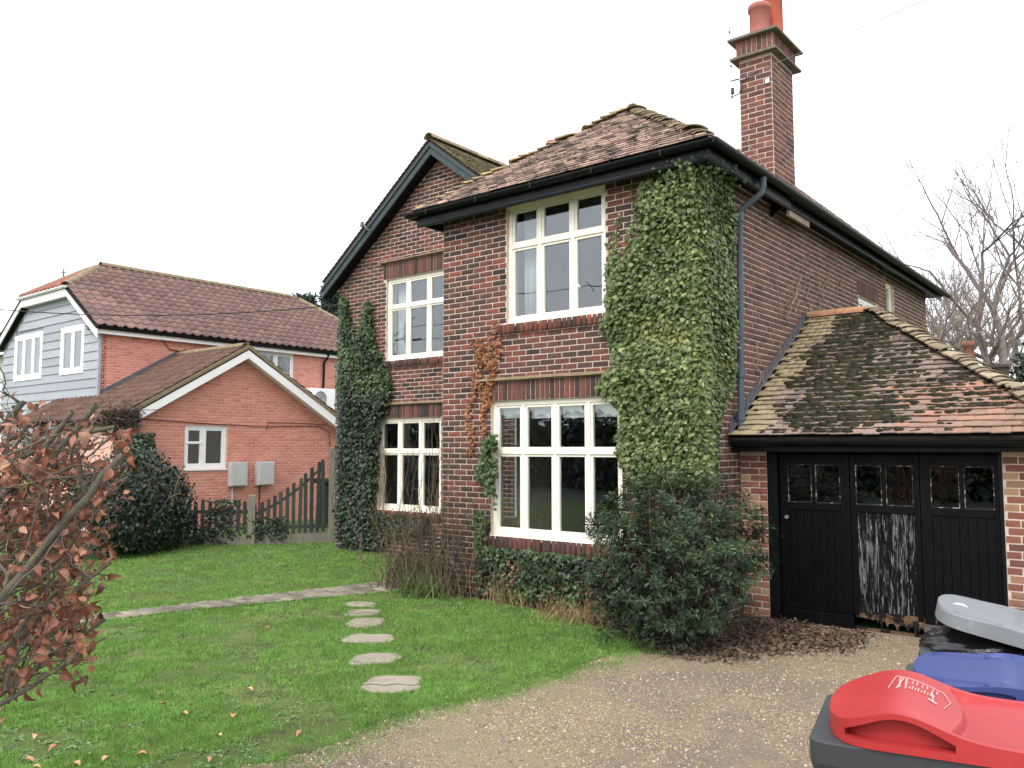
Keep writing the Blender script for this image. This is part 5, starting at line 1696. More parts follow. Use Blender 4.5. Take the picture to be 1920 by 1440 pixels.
ivyl = thing('ivy', 'dark ivy column covering the outer corner of the gable wall', 'ivy', (-12.6, 10.4, 0))
wall_leaves(IVY_L, 42000, ('Y', YL - .01, (0, -1, 0)), (XG0 - .08, -9.2), (-.02, 4.9), .20, .062, IVY_D, ivyl, 7)
wall_leaves([(x, min(y, 760)) for x, y in IVY_L], 12000, ('Y', YL - .03, (0, -1, 0)), (XG0 - .05, -11.2), (2.6, 4.9), .18, .058, IVY_M, ivyl, 8)
wall_leaves(IVY_L, 9000, ('Y', YL - .005, (0, -1, 0)), (XG0 - .04, -9.2), (0, 4.85), .05, .085, IVY_D, ivyl, 7)
a = rng.uniform(YL + .02, YL + 1.2, 2500); z = rng.uniform(.1, 4.3, 2500)
leaves('leaf', 'ivy', np.stack([XG0 - .005 - rng.uniform(0, .03, 2500), a, z], 1), np.tile([-1., -.3, .3], (2500, 1)) + rng.normal(0, .4, (2500, 3)), .075, IVY_D, ivyl)
tb = TB()
for i in range(50):
    x0, y0 = rng.uniform(640, 720), rng.uniform(900, 1030)
    pts = [on(x0 + 3 * math.sin(k + i) + rng.normal(0, 1.5), y0 - k * 14, 'Y', YL - .03 - .02 * rng.random()) for k in range(9)]
    tb.tube(pts, np.linspace(.008, .003, 9), 5)
tb.build('stem', TWIGP, ivyl)

# low ivy under the bay window and beside it
ivyb = thing('ivy', 'low dark ivy covering the wall below the bay window', 'ivy', (-6.2, 8.2, 0))
LOWP = [(905, 1018), (930, 1022), (1000, 1030), (1090, 1042), (1180, 1050), (1180, 1190), (1060, 1170), (960, 1125), (900, 1110), (890, 1060)]
wall_leaves(LOWP, 9000, ('Y', YB - .02, (0, -1, 0)), (-7.4, -4.6), (-.02, .72), .24, .048, IVY_D, ivyb, 11, gap=.36)
wall_leaves(LOWP, 6500, ('Y', YB - .05, (0, -1, 0)), (-7.4, -4.6), (0, .68), .24, .045, IVY_M, ivyb, 13, gap=.5)
wall_leaves(LOWP, 3500, ('Y', YB - .03, (0, -1, 0)), (-7.4, -4.6), (0, .55), .28, .045, mat('dead_ivy_leaf', ramp=[srgb(104, 82, 58), srgb(126, 98, 68), srgb(84, 68, 52)], rough=.9, nscale=10, namt=.2), ivyb, 17, gap=.55)
tb = TB()
for i in range(150):
    p = np.array([rng.uniform(-7.4, -4.7), YB - rng.uniform(.04, .26), rng.uniform(0, .5)]); d = rng.normal(0, 1, 3) * [1, .25, .8]
    tb.tube([p + d * s * .16 + rng.normal(0, .012, 3) for s in np.linspace(-1, 1, 7)], .004, 4)
tb.build('stem', TWIG, ivyb)
COLP = [(905, 830), (925, 810), (936, 850), (930, 960), (915, 1010), (925, 1030), (896, 1040), (890, 930)]
wall_leaves(COLP, 8000, ('Y', YB - .02, (0, -1, 0)), (-7.4, -6.9), (.4, 2.3), .12, .06, IVY_M, ivyb, 15, gap=.3)
# orange withered creeper on the pier
CREEP = mat('withered_leaf', ramp=[srgb(150, 92, 54), srgb(176, 116, 68), srgb(128, 76, 48), srgb(188, 134, 84)], rough=.9, nscale=10, namt=.25, transl=.15)
cr_ = thing('withered_creeper', 'withered orange creeper on the brick pier beside the upper bay window', 'creeper', (-7.2, 8.25, 0))
Q = []
tb = TB()
for x0, y0, x1, y1 in ((915, 760, 928, 612), (905, 770, 900, 640), (918, 720, 934, 640), (905, 860, 915, 720), (880, 850, 888, 700), (912, 690, 890, 640)):
    pts = [on(x0 + (x1 - x0) * t + 5 * math.sin(t * 9 + x0), y0 + (y1 - y0) * t, 'Y', YB - .02) for t in np.linspace(0, 1, 16)]
    tb.tube(pts, .004, 4)
    for p in pts: Q += [p + rng.normal(0, .03, 3) * [1, .35, 1] + [0, -.015, 0] for _ in range(11)]
Q = np.array(Q)
leaves('leaf', 'ivy', Q, np.tile([0, -1., .3], (len(Q), 1)) + rng.normal(0, .55, (len(Q), 3)), .042, CREEP, cr_)
tb.build('stem', TWIG, cr_)['kind'] = 'stuff'

# bare stems on the side wall
bs_ = thing('bare_vine', 'bare pale vine stems clinging to the side wall above the garage', 'vine', (-4.0, 11.0, 2.5))
tb = TB()
for k in range(22):
    x0, y0 = rng.uniform(1460, 1580), rng.uniform(555, 600)
    if k > 15: x0, y0 = rng.uniform(1420, 1480), rng.uniform(700, 800)
    pts = []
    dx, dy = rng.uniform(-1, 3), rng.uniform(-13, -7)
    for i in range(9):
        pts.append(on(x0, y0, 'X', XS + .03 + .02 * rng.random()))
        x0 += dx + rng.normal(0, 4); y0 += dy + rng.normal(0, 3)
    tb.tube(pts, np.linspace(.008, .003, 9), 5)
for x in (1600, 1640, 1655):
    pts = [on(x + 4 * math.sin(i) , 495 + i * 10, 'X', XS + .15 - .012 * i) for i in range(8)]
    tb.tube(pts, .006, 4)
tb.build('stem', TWIGP, bs_)

# ------------------------------------------------------------------ shrubs
def twiggy(tb, base, n, height, spread, r=.008, segs=8, wob=.06, drop=0.):
    tips = []
    for i in range(n):
        p = np.array(base, float) + rng.normal(0, .05, 3) * [1, 1, 0]
        th = rng.uniform(0, 2 * math.pi); s = rng.uniform(0, spread)
        tgt = np.array([math.cos(th) * s, math.sin(th) * s, height * rng.uniform(.5, 1.05)])
        pts = [p + tgt * t + np.array([0, 0, -drop * t * t]) + rng.normal(0, wob, 3) * t for t in np.linspace(0, 1, segs)]
        tb.tube(pts, np.linspace(r, r * .25, segs), 5)
        tips.append(pts)
    return tips


SHRUB = mat('shrub_leaf', ramp=[srgb(28, 44, 24), srgb(48, 70, 38), srgb(36, 54, 30), srgb(66, 92, 54), srgb(22, 34, 20), srgb(88, 112, 74)], rough=.62, spec=.22, nscale=2.5, namt=.3, transl=.1)
SB = np.array([-4.02, 7.62, 0])
sh_ = thing('evergreen_shrub', 'bushy dark evergreen shrub at the foot of the bay corner', 'shrub', tuple(SB))
tb = TB()
tips = twiggy(tb, SB, 90, 1.55, .72, r=.012)
tb.build('branches', TWIG, sh_)
Pn, Nn, Un = [], [], []
SHP = [(1120, 930), (1150, 905), (1200, 870), (1260, 852), (1330, 880), (1370, 905), (1400, 895), (1440, 935), (1448, 985), (1430, 1040), (1440, 1075), (1400, 1095), (1375, 1150), (1330, 1180), (1300, 1205), (1270, 1190), (1180, 1180), (1130, 1150), (1110, 1080), (1130, 1030), (1105, 985)]
cnt = 0
while cnt < 1150:
    c = rng.uniform(-1, 1, 3)
    if np.linalg.norm(c) > 1 or np.linalg.norm(c) < .12: continue
    P = SB + np.array([c[0] * .95, c[1] * .85, .82 + c[2] * .85])
    if P[2] < .05 or (P[1] > YB - .05 and P[0] < XS + .05): continue
    x, y, d = proj(P)
    if not inpoly(np.array([x]), np.array([y]), SHP)[0]: continue
    cnt += 1
    dr = c * [1, 1, .8] + [0, 0, .35] + rng.normal(0, .35, 3); dr /= np.linalg.norm(dr)
    L_ = rng.uniform(.10, .22)
    for i in range(26):
        t = rng.uniform(0, 1)
        th = i * 2.4
        a1_ = np.cross(dr, [0, 0, 1.]); a1_ /= np.linalg.norm(a1_) + 1e-6; a2_ = np.cross(dr, a1_)
        rad = a1_ * math.cos(th) + a2_ * math.sin(th)
        Pn.append(P + dr * L_ * t + rad * .01); Un.append(rad + dr * (.5 + .6 * t)); Nn.append(dr * .9 - rad * .35 + np.array([0, 0, .5]) + rng.normal(0, .2, 3))
leaves('leaf', 'lance', np.array(Pn), np.array(Nn), .058, SHRUB, sh_, up=np.array(Un), spin=.2)
# short outlying sprays low on the soil
low = []
for i in range(40):
    low.append(SB + np.array([rng.uniform(-.5, .5), rng.uniform(-.75, -.2), rng.uniform(.05, .3)]))
low = np.repeat(np.array(low), 14, 0) + rng.normal(0, .05, (560, 3))
leaves('leaf', 'lance', low, np.tile([0, -.3, 1.], (560, 1)) + rng.normal(0, .4, (560, 3)), .07, SHRUB, sh_, up=rng.normal(0, 1, (560, 3)), spin=.3)

# tangle of bare stems at the left of the bay
tg = thing('bare_shrub', 'tangled leafless brown shrub against the left pier of the bay', 'shrub', (-7.8, 8.05, 0))
tb = TB()
for i in range(190):
    u_ = rng.random()
    b = np.array([-8.1 + rng.normal(0, .35) + .35 * (u_ > .6), 8.02 + rng.uniform(-.25, .15), 0])
    hgt = rng.uniform(.5, 1.35) if u_ < .8 else rng.uniform(1.3, 2.7)
    lean = rng.normal(0, .42 if u_ < .8 else .10)
    pts = []
    for t in np.linspace(0, 1, 9):
        q = b + np.array([lean * t * hgt * .7 + .05 * math.sin(t * 8 + i), .06 * math.sin(t * 6 + i * 2) , hgt * t - .25 * max(0, t - .7) * hgt * (u_ < .5)])
        q += rng.normal(0, .02, 3)
        if q[0] > XL - .02: q[1] = min(q[1], YB - .02)
        pts.append(q)
    tb.tube(pts, np.linspace(.007, .0022, 9), 4)
    if rng.random() < .8:
        k = rng.integers(3, 7); d = rng.normal(0, 1, 3); d[2] = abs(d[2]) * .6; d[1] = -abs(d[1]) * .4
        tb.tube([pts[k] + d * s * .22 + rng.normal(0, .01, 3) for s in np.linspace(0, 1, 5)], np.linspace(.004, .0015, 5), 4)
tb.build('branches', TWIG, tg)
q = np.stack([rng.uniform(-8.6, -7.2, 700), rng.uniform(7.85, 8.15, 700), rng.uniform(.1, 1.1, 700)], 1)
q = q[~((q[:, 0] > XL) & (q[:, 1] > YB - .03))]
leaves('leaf', 'oval', q, rng.normal(0, 1, (len(q), 3)), .035, mat('dry_leaf', ramp=[srgb(92, 72, 54), srgb(112, 84, 60), srgb(74, 70, 46), srgb(60, 72, 40)], rough=.95, nscale=10, namt=.2), tg, up=rng.normal(0, 1, (len(q), 3)))
# clump of strap leaves and dry grass at its foot
BLADE_G = mat('strap_leaf', ramp=[srgb(58, 84, 36), srgb(84, 110, 48), srgb(108, 122, 60), srgb(70, 92, 44)], rough=.6, nscale=4, namt=.25, transl=.15)
DRYG = mat('dry_grass', ramp=[srgb(168, 142, 92), srgb(146, 122, 76), srgb(126, 112, 64), srgb(184, 158, 108)], rough=.95, nscale=4, namt=.2, transl=.1)


def clump(name, lab, cat, c, n, h, spread, mt, wd, grp=None):
    t = thing(name, lab, cat, tuple(c), grp)
    tb = TB()
    V = []
    P, U, Nn_ = [], [], []
    tv, tf = leaf_template('blade')
    k = n
    base = np.array(c) + np.stack([rng.normal(0, spread * .5, k), rng.normal(0, spread * .35, k), np.zeros(k)], 1)
    lean = np.stack([rng.normal(0, .45, k), rng.normal(0, .45, k), np.ones(k)], 1)
    R = frames(np.cross(lean, rng.normal(0, 1, (k, 3))), lean.copy(), np.zeros(k))
    hh = h * rng.uniform(.5, 1.1, k)
    V, Fs, r_ = scatter_np(tv, tf, base, R, np.stack([np.full(k, wd), hh, hh * rng.uniform(.3, 1.6, k)], 1), rng.uniform(0, 1, k))
    o = obj('blades', np_mesh('blades', V, Fs, r_), mt, t); o['kind'] = 'stuff'
    return t


c1 = on(838, 1114, 'Z', 0)
clump('strap_leaf_clump', 'clump of green strap leaves at the end of the brick path', 'plant', c1 + [-.10, -.34, 0], 240, .40, .36, BLADE_G, .016)
c2 = on(985, 1128, 'Z', 0)
clump('dry_grass_clump', 'tuft of straw coloured grass below the bay window sill', 'grass', c2 + [0, -.16, 0], 420, .34, .42, DRYG, .008, 'dry tufts in the bed')
c3 = on(1085, 1160, 'Z', 0)
clump('dry_grass_clump', 'low tangle of dry grass between the bay and the evergreen shrub', 'grass', c3 + [0, -.05, 0], 360, .26, .5, DRYG, .007, 'dry tufts in the bed')
c4 = on(660, 1010, 'Z', 0)
clump('dry_grass_clump', 'dry grass at the foot of the ivy column', 'grass', c4 + [.2, -.1, 0], 200, .3, .5, BLADE_G, .01, 'dry tufts in the bed')
dk = thing('dock_plant', 'broad leaved green plant in the bed beside the strap leaves', 'plant', tuple(on(905, 1112, 'Z', 0)))
dc = on(905, 1108, 'Z', 0)
lv = MATS.get('x')
DOCK = mat('dock_leaf', color=srgb(62, 108, 62), rough=.5, nscale=6, namt=.25, transl=.15)
tv, tf = leaf_template('beech')
for i, (dx, dy, dz, s) in enumerate([(.0, -.05, .03, .20), (.12, -.02, .05, .24), (-.1, 0, .03, .17), (.05, -.12, .02, .18), (.14, .05, .1, .2)]):
    me = np_mesh('leaf', tv * s, tf, None, True)
    o = obj('leaf', me, DOCK, dk)
    o.matrix_basis = Matrix.Translation(Vector((dc[0] + dx * .3, dc[1] + dy * .3, dz))) @ Matrix.Rotation(i * 1.3 - 2.2, 4, 'Z') @ Matrix.Rotation(.55, 4, 'X')

# dark evergreen beside the fence
DARKE = mat('glossy_dark_leaf', ramp=[srgb(24, 42, 28), srgb(38, 58, 36), srgb(30, 50, 32), srgb(52, 74, 46), srgb(22, 36, 26), srgb(64, 86, 56)], rough=.35, spec=.5, nscale=2, namt=.3, transl=.06)
EV = thing('dark_evergreen_bush', 'large glossy dark green bush in front of the picket fence', 'bush', (-15.0, 7.6, 0))
EVP = [(180, 880), (215, 850), (245, 812), (275, 812), (295, 850), (330, 868), (355, 905), (366, 930), (350, 960), (385, 985), (388, 1022), (350, 1040), (250, 1048), (150, 1045), (60, 1040), (20, 960), (60, 880)]
tb = TB(); twiggy(tb, (-15.0, 7.4, 0), 50, 1.9, 1.2, r=.02); tb.build('branches', TWIG, EV)
n = 26000
c = sph(n) * (rng.uniform(.35, 1, n) ** .5)[:, None]
P = np.array([-15.3, 7.0, .85]) + c * [1.15, 1.95, 1.35]
lumps = vnoise(P[:, 1] * 2.4 + P[:, 0], P[:, 2] * 2.4, 3)
x, y, d = proj(P)
kp = inpoly(x + rng.normal(0, 7, n), y + rng.normal(0, 7, n), EVP) & (P[:, 2] > .03) & (lumps > .25)
P = P[kp]; c = c[kp]
leaves('leaf', 'oval', P, c + rng.normal(0, .5, P.shape) + [0, 0, .3], .085, DARKE, EV, up=np.tile([0, 0, -1.], (len(P), 1)) + rng.normal(0, .6, P.shape), spin=.6)
# creeper hanging over the low fence
fv = thing('fence_ivy', 'scrappy dark ivy over the low end of the picket fence', 'ivy', (-15.0, 9.0, 0))
t_ = rng.uniform(0.15, 1, 1500)
P = p1[None] + (p3 - p1)[None] * t_[:, None] + np.stack([rng.normal(0, .07, 1500), rng.normal(0, .07, 1500) - .05, rng.uniform(.02, .92, 1500)], 1)
P = P[vnoise(t_ * 9, P[:, 2] * 4, 8) > .45]
leaves('leaf', 'ivy', P, np.tile([.6, -.6, .2], (len(P), 1)) + rng.normal(0, .5, P.shape), .065, IVY_D, fv)
t_ = rng.uniform(.0, .45, 420)
P = p1[None] + (p2 - p1)[None] * t_[:, None] + np.stack([rng.normal(0, .04, 420), rng.normal(0, .04, 420) - .06, rng.uniform(.12, .55, 420)], 1)
leaves('leaf', 'ivy', P, np.tile([.6, -.6, .2], (len(P), 1)) + rng.normal(0, .5, P.shape), .06, IVY_D, fv)
# climber over the wing's left eave
ec = thing('eaves_climber', 'leafless climber spilling over the wing eave above the bush', 'climber', (-18.3, 9.0, 2.2))
tb = TB()
for i in range(70):
    p = on(rng.uniform(195, 262), rng.uniform(770, 800), 'X', XN + .36)
    tb.tube([p + rng.normal(0, .1, 3) * [.3, 1, 1] * s for s in np.linspace(0, 2, 6)], .008, 4)
tb.build('stem', TWIG, ec)
P = np.array([on(rng.uniform(190, 260), rng.uniform(768, 815), 'X', XN + .33) for _ in range(260)])
leaves('leaf', 'ivy', P, np.tile([1., -.2, .2], (len(P), 1)) + rng.normal(0, .5, P.shape), .08, IVY_D, ec)
P = np.array([on(rng.uniform(215, 290), rng.uniform(810, 870), 'X', XN + .2 + .3 * rng.random()) for _ in range(900)])
leaves('leaf', 'oval', P, np.tile([1., -.2, .2], (len(P), 1)) + rng.normal(0, .5, P.shape), .09, IVY_D, ec)

# ------------------------------------------------------------------ copper beech hedge in the foreground
BEECH = mat('copper_beech_leaf', ramp=[srgb(128, 70, 48), srgb(160, 98, 68), srgb(100, 56, 42), srgb(184, 124, 90), srgb(144, 84, 58), srgb(80, 46, 36), srgb(200, 146, 112)], rough=.55, spec=.35, nscale=40, namt=.2, transl=.2)
BARK = mat('mossy_beech_bark', color=srgb(92, 88, 76), rough=.95, nscale=18, namt=.3, bump=.6, bscale=70, patch=[(srgb(136, 138, 66), 7, .56, .68), (srgb(66, 60, 54), 12, .58, .7)])
hedge = thing('beech_hedge', 'copper beech hedge with lichened cut branches and dry brown leaves', 'hedge', (-3.7, .9, 0))
tb = TB()
HP = [(0, 735), (30, 725), (120, 790), (170, 770), (200, 790), (235, 790), (262, 850), (268, 890), (235, 940), (205, 960), (215, 990), (212, 1070), (205, 1140), (205, 1190), (195, 1240), (150, 1290), (60, 1310), (0, 1300)]
tipsP = []


def branch(p0, p1_, r0, r1, kids, lvl):
    k = 10
    ctrl = (p0 + p1_) / 2 + rng.normal(0, .06, 3)
    pts = [(1 - t) ** 2 * p0 + 2 * t * (1 - t) * ctrl + t * t * p1_ + rng.normal(0, .004, 3) for t in np.linspace(0, 1, k)]
    tb.tube(pts, np.linspace(r0, r1, k), 7 if lvl == 0 else 5)
    for j in range(kids):
        i = rng.integers(2, k)
        q = pts[i]
        d = (p1_ - p0) / np.linalg.norm(p1_ - p0) * .6 + rng.normal(0, .55, 3)
        L_ = rng.uniform(.16, .42) * (.75 ** lvl)
        e = q + d * L_
        ex_, ey_, _ = proj(e)
        if ex_ > 0 and not inpoly(np.array([ex_]), np.array([ey_]), HP)[0]: continue
        if lvl < 2: branch(q, e, r1 * .7, r1 * .35, 3 if lvl == 0 else 2, lvl + 1)
        else: tb.tube([q, (q + e) / 2 + rng.normal(0, .008, 3), e], [.0022, .0018, .001], 4)
        tipsP.append((q, e))


for (x0, y0, d0, x1, y1, d1, r0) in [(-260, 1300, 3.2, 180, 760, 3.5, .020), (-200, 1120, 3.3, 135, 770, 3.4, .017), (-120, 1250, 3.0, 230, 850, 3.3, .019), (-300, 1050, 3.5, 45, 755, 3.5, .020),
                                     (-180, 1350, 3.1, 205, 1050, 3.3, .014), (-160, 1200, 3.5, 190, 930, 3.7, .014), (-220, 1450, 3.0, 150, 1230, 3.2, .013), (-150, 980, 3.6, 215, 800, 3.8, .015),
                                     (-250, 1500, 3.4, 195, 1160, 3.5, .013), (-200, 900, 3.9, 60, 790, 4.0, .016), (-180, 1080, 3.8, 240, 900, 4.0, .014), (-150, 1400, 3.6, 120, 1100, 3.6, .013), (-150, 1300, 3.9, 200, 1000, 4.0, .013)]:
    branch(at(x0, y0, d0), at(x1, y1, d1), r0, r0 * .62, 7, 0)
for i in range(26):                                          # thin whippy shoots
    y0_ = rng.uniform(850, 1350); d0_ = rng.uniform(3.1, 4.0)
    for _ in range(30):
        x1_, y1_ = rng.uniform(60, 260), y0_ - rng.uniform(-20, 300)
        if inpoly(np.array([x1_]), np.array([y1_]), HP)[0]: break
    else: continue
    branch(at(rng.uniform(-150, 20), y0_, d0_), at(x1_, y1_, d0_ + rng.uniform(-.1, .3)), rng.uniform(.005, .009), .003, 4, 1)
# stems down to the ground, outside the picture
for (x0, y0, d0) in [(-260, 1300, 3.2), (-200, 1120, 3.3), (-120, 1250, 3.0), (-300, 1050, 3.5), (-180, 1350, 3.1), (-160, 1200, 3.5), (-220, 1450, 3.0), (-150, 980, 3.6), (-250, 1500, 3.4)]:
    q = at(x0, y0, d0)
    tb.tube([np.array([q[0] + rng.normal(0, .1), q[1] + rng.normal(0, .1), -.05]), q * [1, 1, .5] + rng.normal(0, .03, 3), q], [.03, .026, .02], 7)
tb.build('branches', BARK, hedge)
P, U = [], []
for q, e in tipsP:
    m_ = rng.integers(1, 6)
    for j in range(m_):
        t = rng.uniform(.35, 1.05)
        P.append(q + (e - q) * t + rng.normal(0, .016, 3)); U.append((e - q) / (np.linalg.norm(e - q) + 1e-6) * .8 + np.array([0, 0, -.5]) + rng.normal(0, .5, 3))
# dense mass of retained leaves following the hedge's outline
for i in range(2300):
    x, y = rng.uniform(-260, 275), rng.uniform(720, 1320)
    if (x >= 0 and not inpoly(np.array([x]), np.array([y]), HP)[0]) or vnoise(np.array(x / 34.), np.array(y / 34.), 2) < .60: continue
    if x < 0 and y < 760: continue
    p = at(x, y, rng.uniform(3.15, 4.1))
    P.append(p); U.append(np.array([0, 0, -.8]) + rng.normal(0, .6, 3))
P, U = np.array(P), np.array(U)
x, y, d = proj(P)
kp = (x < 0) | inpoly(x + rng.normal(0, 9, len(x)), y + rng.normal(0, 9, len(x)), HP)
kp &= vnoise(P[:, 0] * 6 + P[:, 2] * 7, P[:, 1] * 6 - P[:, 2] * 6, 11) > .34     # leaves hang in bunches with gaps between
P, U = P[kp], U[kp]
order = np.argsort(proj(P)[2] + 100 * ((proj(P)[0] < 0) | (proj(P)[1] > 1440)))
tv, tf = leaf_template('beech')
me = [np_mesh('leaf', tv * np.array([1 + .15 * k, 1, 1 + .7 * k]), tf, None, True) for k in (-1, 0, 1)]
for m_ in me: m_.materials.append(BEECH)
nr = rng.normal(0, 1, P.shape) + RIGHT * .2 - FWH * .7 + np.array([0, 0, .3])
Rm = frames(nr, U.copy(), np.zeros(len(P)))
sz = rng.uniform(.030, .056, len(P))
for i in order[:300]:
    o = bpy.data.objects.new('leaf', me[int(i) % 3]); COL.objects.link(o)
    M = np.eye(4); M[:3, :3] = Rm[i] * sz[i]; M[:3, 3] = P[i]
    put(o, hedge); o.matrix_basis = Matrix(M.tolist())
ix = order[300:]
V, Fs, r_ = scatter_np(tv, tf, P[ix], Rm[ix], np.stack([sz[ix], sz[ix], sz[ix] * rng.uniform(.3, 1.7, len(ix))], 1), rng.uniform(0, 1, len(ix)))
o = obj('leaves', np_mesh('leaves', V, Fs, r_, True), BEECH, hedge); o['kind'] = 'stuff'

# ------------------------------------------------------------------ trees
def bare_tree(name, lab, base, height, mt, seed, limbs=5, depth=5, spread=.6, r0=.18, grp=None, trunk=.35, twigs=True):
    rs = np.random.default_rng(seed)
    t = thing(name, lab, 'tree', tuple(base), grp)
    tr, cr = TB(), TB()

    def grow(p, d, L, r, lvl):
        k = 5
        pts = [p]; dd = d
        for i in range(k):
            dd = dd + rs.normal(0, .075, 3) + np.array([0, 0, .03]); dd /= np.linalg.norm(dd)
            pts.append(pts[-1] + dd * L / k)
        (tr if lvl < 2 else cr).tube(pts, np.linspace(r, r * .6, k + 1), 7 if lvl < 2 else (5 if lvl < 3 else 3))
        if lvl >= depth: return
        nk = 3 if lvl > 0 else limbs
        for j in range(nk):
            q = pts[-1] if j == 0 else pts[rs.integers(2, k + 1)]
            nd = dd + rs.normal(0, spread * .8, 3); nd[2] = nd[2] * .8 + .15; nd /= np.linalg.norm(nd)
            grow(q, nd, L * rs.uniform(.58, .85), max(.0045, r * (.5 if j else .66)), lvl + 1)

    grow(np.array(base, float), np.array([0, 0, 1.]), height * trunk, r0, 0)
    tr.build('trunk', mt, t); cr.build('crown', mt, t)
    return t


BARKP = mat('pale_bark', color=srgb(150, 136, 122), rough=.95, nscale=5, namt=.3, bump=.5, bscale=20)
BARKD = mat('dark_bark', color=srgb(128, 116, 112), rough=.95, nscale=5, namt=.3)
b_ = at(1790, 760, 31); bare_tree('bare_tree', 'pale pollarded bare tree with thick forked limbs behind the garage', (b_[0], b_[1], 0), 8.0, BARKP, 3, limbs=6, depth=6, spread=.6, r0=.33, trunk=.42, grp='bare trees behind the garage')
b_ = at(1915, 700, 27); bare_tree('bare_tree', 'tall twiggy bare tree behind the garage hip', (b_[0], b_[1], 0), 11.5, BARKD, 8, limbs=7, depth=6, spread=.55, r0=.22, trunk=.33, grp='bare trees behind the garage')
b_ = at(1690, 700, 44); bare_tree('bare_tree', 'distant bare tree showing above the end of the side eaves', (b_[0], b_[1], 0), 13.0, BARKD, 12, limbs=5, depth=5, spread=.55, r0=.2, trunk=.35, grp='bare trees behind the garage')
b_ = at(1840, 700, 38); bare_tree('bare_tree', 'thin bare tree between the pollard and the tall twiggy one', (b_[0], b_[1], 0), 12.0, BARKD, 21, limbs=6, depth=5, spread=.55, r0=.2, trunk=.36, grp='bare trees behind the garage')


def leafy(name, lab, cat, base, c, rad, n, kind, size, mt, poly=None, trunk=.12):
    t = thing(name, lab, cat, tuple(base))
    tb = TB()
    tb.tube([np.array(base) + [0, 0, -.1], (np.array(base) + np.array(c)) / 2, np.array(c)], [trunk, trunk * .8, trunk * .4], 8)
    for i in range(14):
        v = sph(1)[0]; tb.tube([np.array(c) + [0, 0, -rad[2] * .5], np.array(c) + v * np.array(rad) * .4, np.array(c) + v * np.array(rad) * .85], [trunk * .35, trunk * .2, trunk * .08], 5)
    tb.build('trunk', BARKD, t)
    # clumps on an uneven shell
    kc = 70
    cc = sph(kc) * rng.uniform(.45, 1.0, kc)[:, None] * np.array(rad) + np.array(c)
    P = (cc[rng.integers(0, kc, n)] + rng.normal(0, .16, (n, 3)) * np.array(rad))
    leaves('crown', kind, P, rng.normal(0, .6, (n, 3)) + [0, 0, .8], size, mt, t, up=rng.normal(0, 1, (n, 3)) + [0, 0, -.5])
    return t


b_ = at(1935, 690, 24)
leafy('evergreen_tree', 'dark leafy evergreen behind the garage hip', 'tree', (b_[0] + .2, b_[1], 0), (b_[0] + .25, b_[1], 3.5), (.9, .9, 1.5), 4200, 'oval', .16, DARKE, trunk=.1)
CON = mat('conifer_leaf', ramp=[srgb(30, 52, 44), srgb(44, 68, 56), srgb(36, 58, 48), srgb(58, 82, 66)], rough=.6, nscale=1, namt=.3)


def conifer(c, h, r, lab, seed):
    t = thing('conifer', lab, 'tree', tuple(c), 'conifers behind the neighbouring house')
    rs = np.random.default_rng(seed)
    tb = TB(); tb.tube([np.array(c), np.array(c) + [0, 0, h]], [.2, .03], 7); P, U = [], []
    for i in range(120):
        z = h * (.35 + .65 * (i / 120) ** .8)
        th = i * 2.4 + rs.normal(0, .3); L = r * (1.08 - (z / h)) * rs.uniform(.7, 1.25) + .15
        d = np.array([math.cos(th), math.sin(th), .35]); 
        a_ = np.array(c) + [0, 0, z]
        pts = [a_ + d * L * s + np.array([0, 0, .25 * L * s * s]) for s in np.linspace(0, 1, 5)]
        tb.tube(pts, np.linspace(.03, .008, 5), 4)
        for s in range(60):
            u = rs.uniform(.2, 1.05); P.append(a_ + d * L * u + [0, 0, .25 * L * u * u] + rs.normal(0, .07, 3)); U.append(d + rs.normal(0, .6, 3) + [0, 0, .5])
    tb.build('trunk', BARKD, t)
    leaves('crown', 'lance', np.array(P), rng.normal(0, 1, (len(P), 3)), .22, CON, t, up=np.array(U), spin=.3)


q = at(622, 560, 36); conifer((q[0], q[1], 0), 8.6, 1.9, 'blue green conifer beside the ivy clad gable, behind the neighbour roof', 4)
q = at(572, 580, 34); conifer((q[0], q[1], 0), 8.0, 1.6, 'shorter blue green conifer over the end of the neighbour ridge', 9)

# chimney stack of a house beyond the garage
fh_ = thing('distant_house', 'distant house with a terracotta chimney pot behind the garage roof', 'house', tuple(at(1815, 700, 22) * [1, 1, 0]))
q = at(1811, 690, 22)
MB().box(q[0] - .1, q[0] + .95, q[1] - .25, q[1] + .3, 1.0, q[2] - .05).build('chimney', mat('dark_stack', color=srgb(76, 70, 64), rough=.95, nscale=5, namt=.3), fh_)
MB().box(q[0] - .15, q[0] + 1.0, q[1] - .3, q[1] + .35, q[2] - .05, q[2] + .02).build('chimney_cap', mat('dark_stack'), fh_)
kk = 14
prf = [(.15, .02), (.14, .1), (.13, .55), (.17, .58), (.17, .68), (.15, .70)]
MB().add([(q[0] + .08 + r * math.cos(2 * math.pi * i / kk), q[1] + r * math.sin(2 * math.pi * i / kk), q[2] + z) for r, z in prf for i in range(kk)], [(a * kk + i, a * kk + (i + 1) % kk, (a + 1) * kk + (i + 1) % kk, (a + 1) * kk + i) for a in range(5) for i in range(kk)]).build('chimney_pot', mat('dull_terracotta', color=srgb(136, 88, 74), rough=.9, nscale=6, namt=.3, patch=[(srgb(60, 54, 50), 5, .55, .7)]), fh_, smooth=True)
MB().box(q[0] - 2.0, q[0] + 4, q[1] + .5, q[1] + 5, -.1, 2.1).build('wall', BRICK_SIDE, fh_)
MB().prism([(q[0] - 2.3, q[1] + .3, 2.0), (q[0] - 2.3, q[1] + 5.2, 2.0), (q[0] - 2.3, q[1] + 2.7, 3.3)], (6.6, 0, 0)).build('roof', TILE_A, fh_)

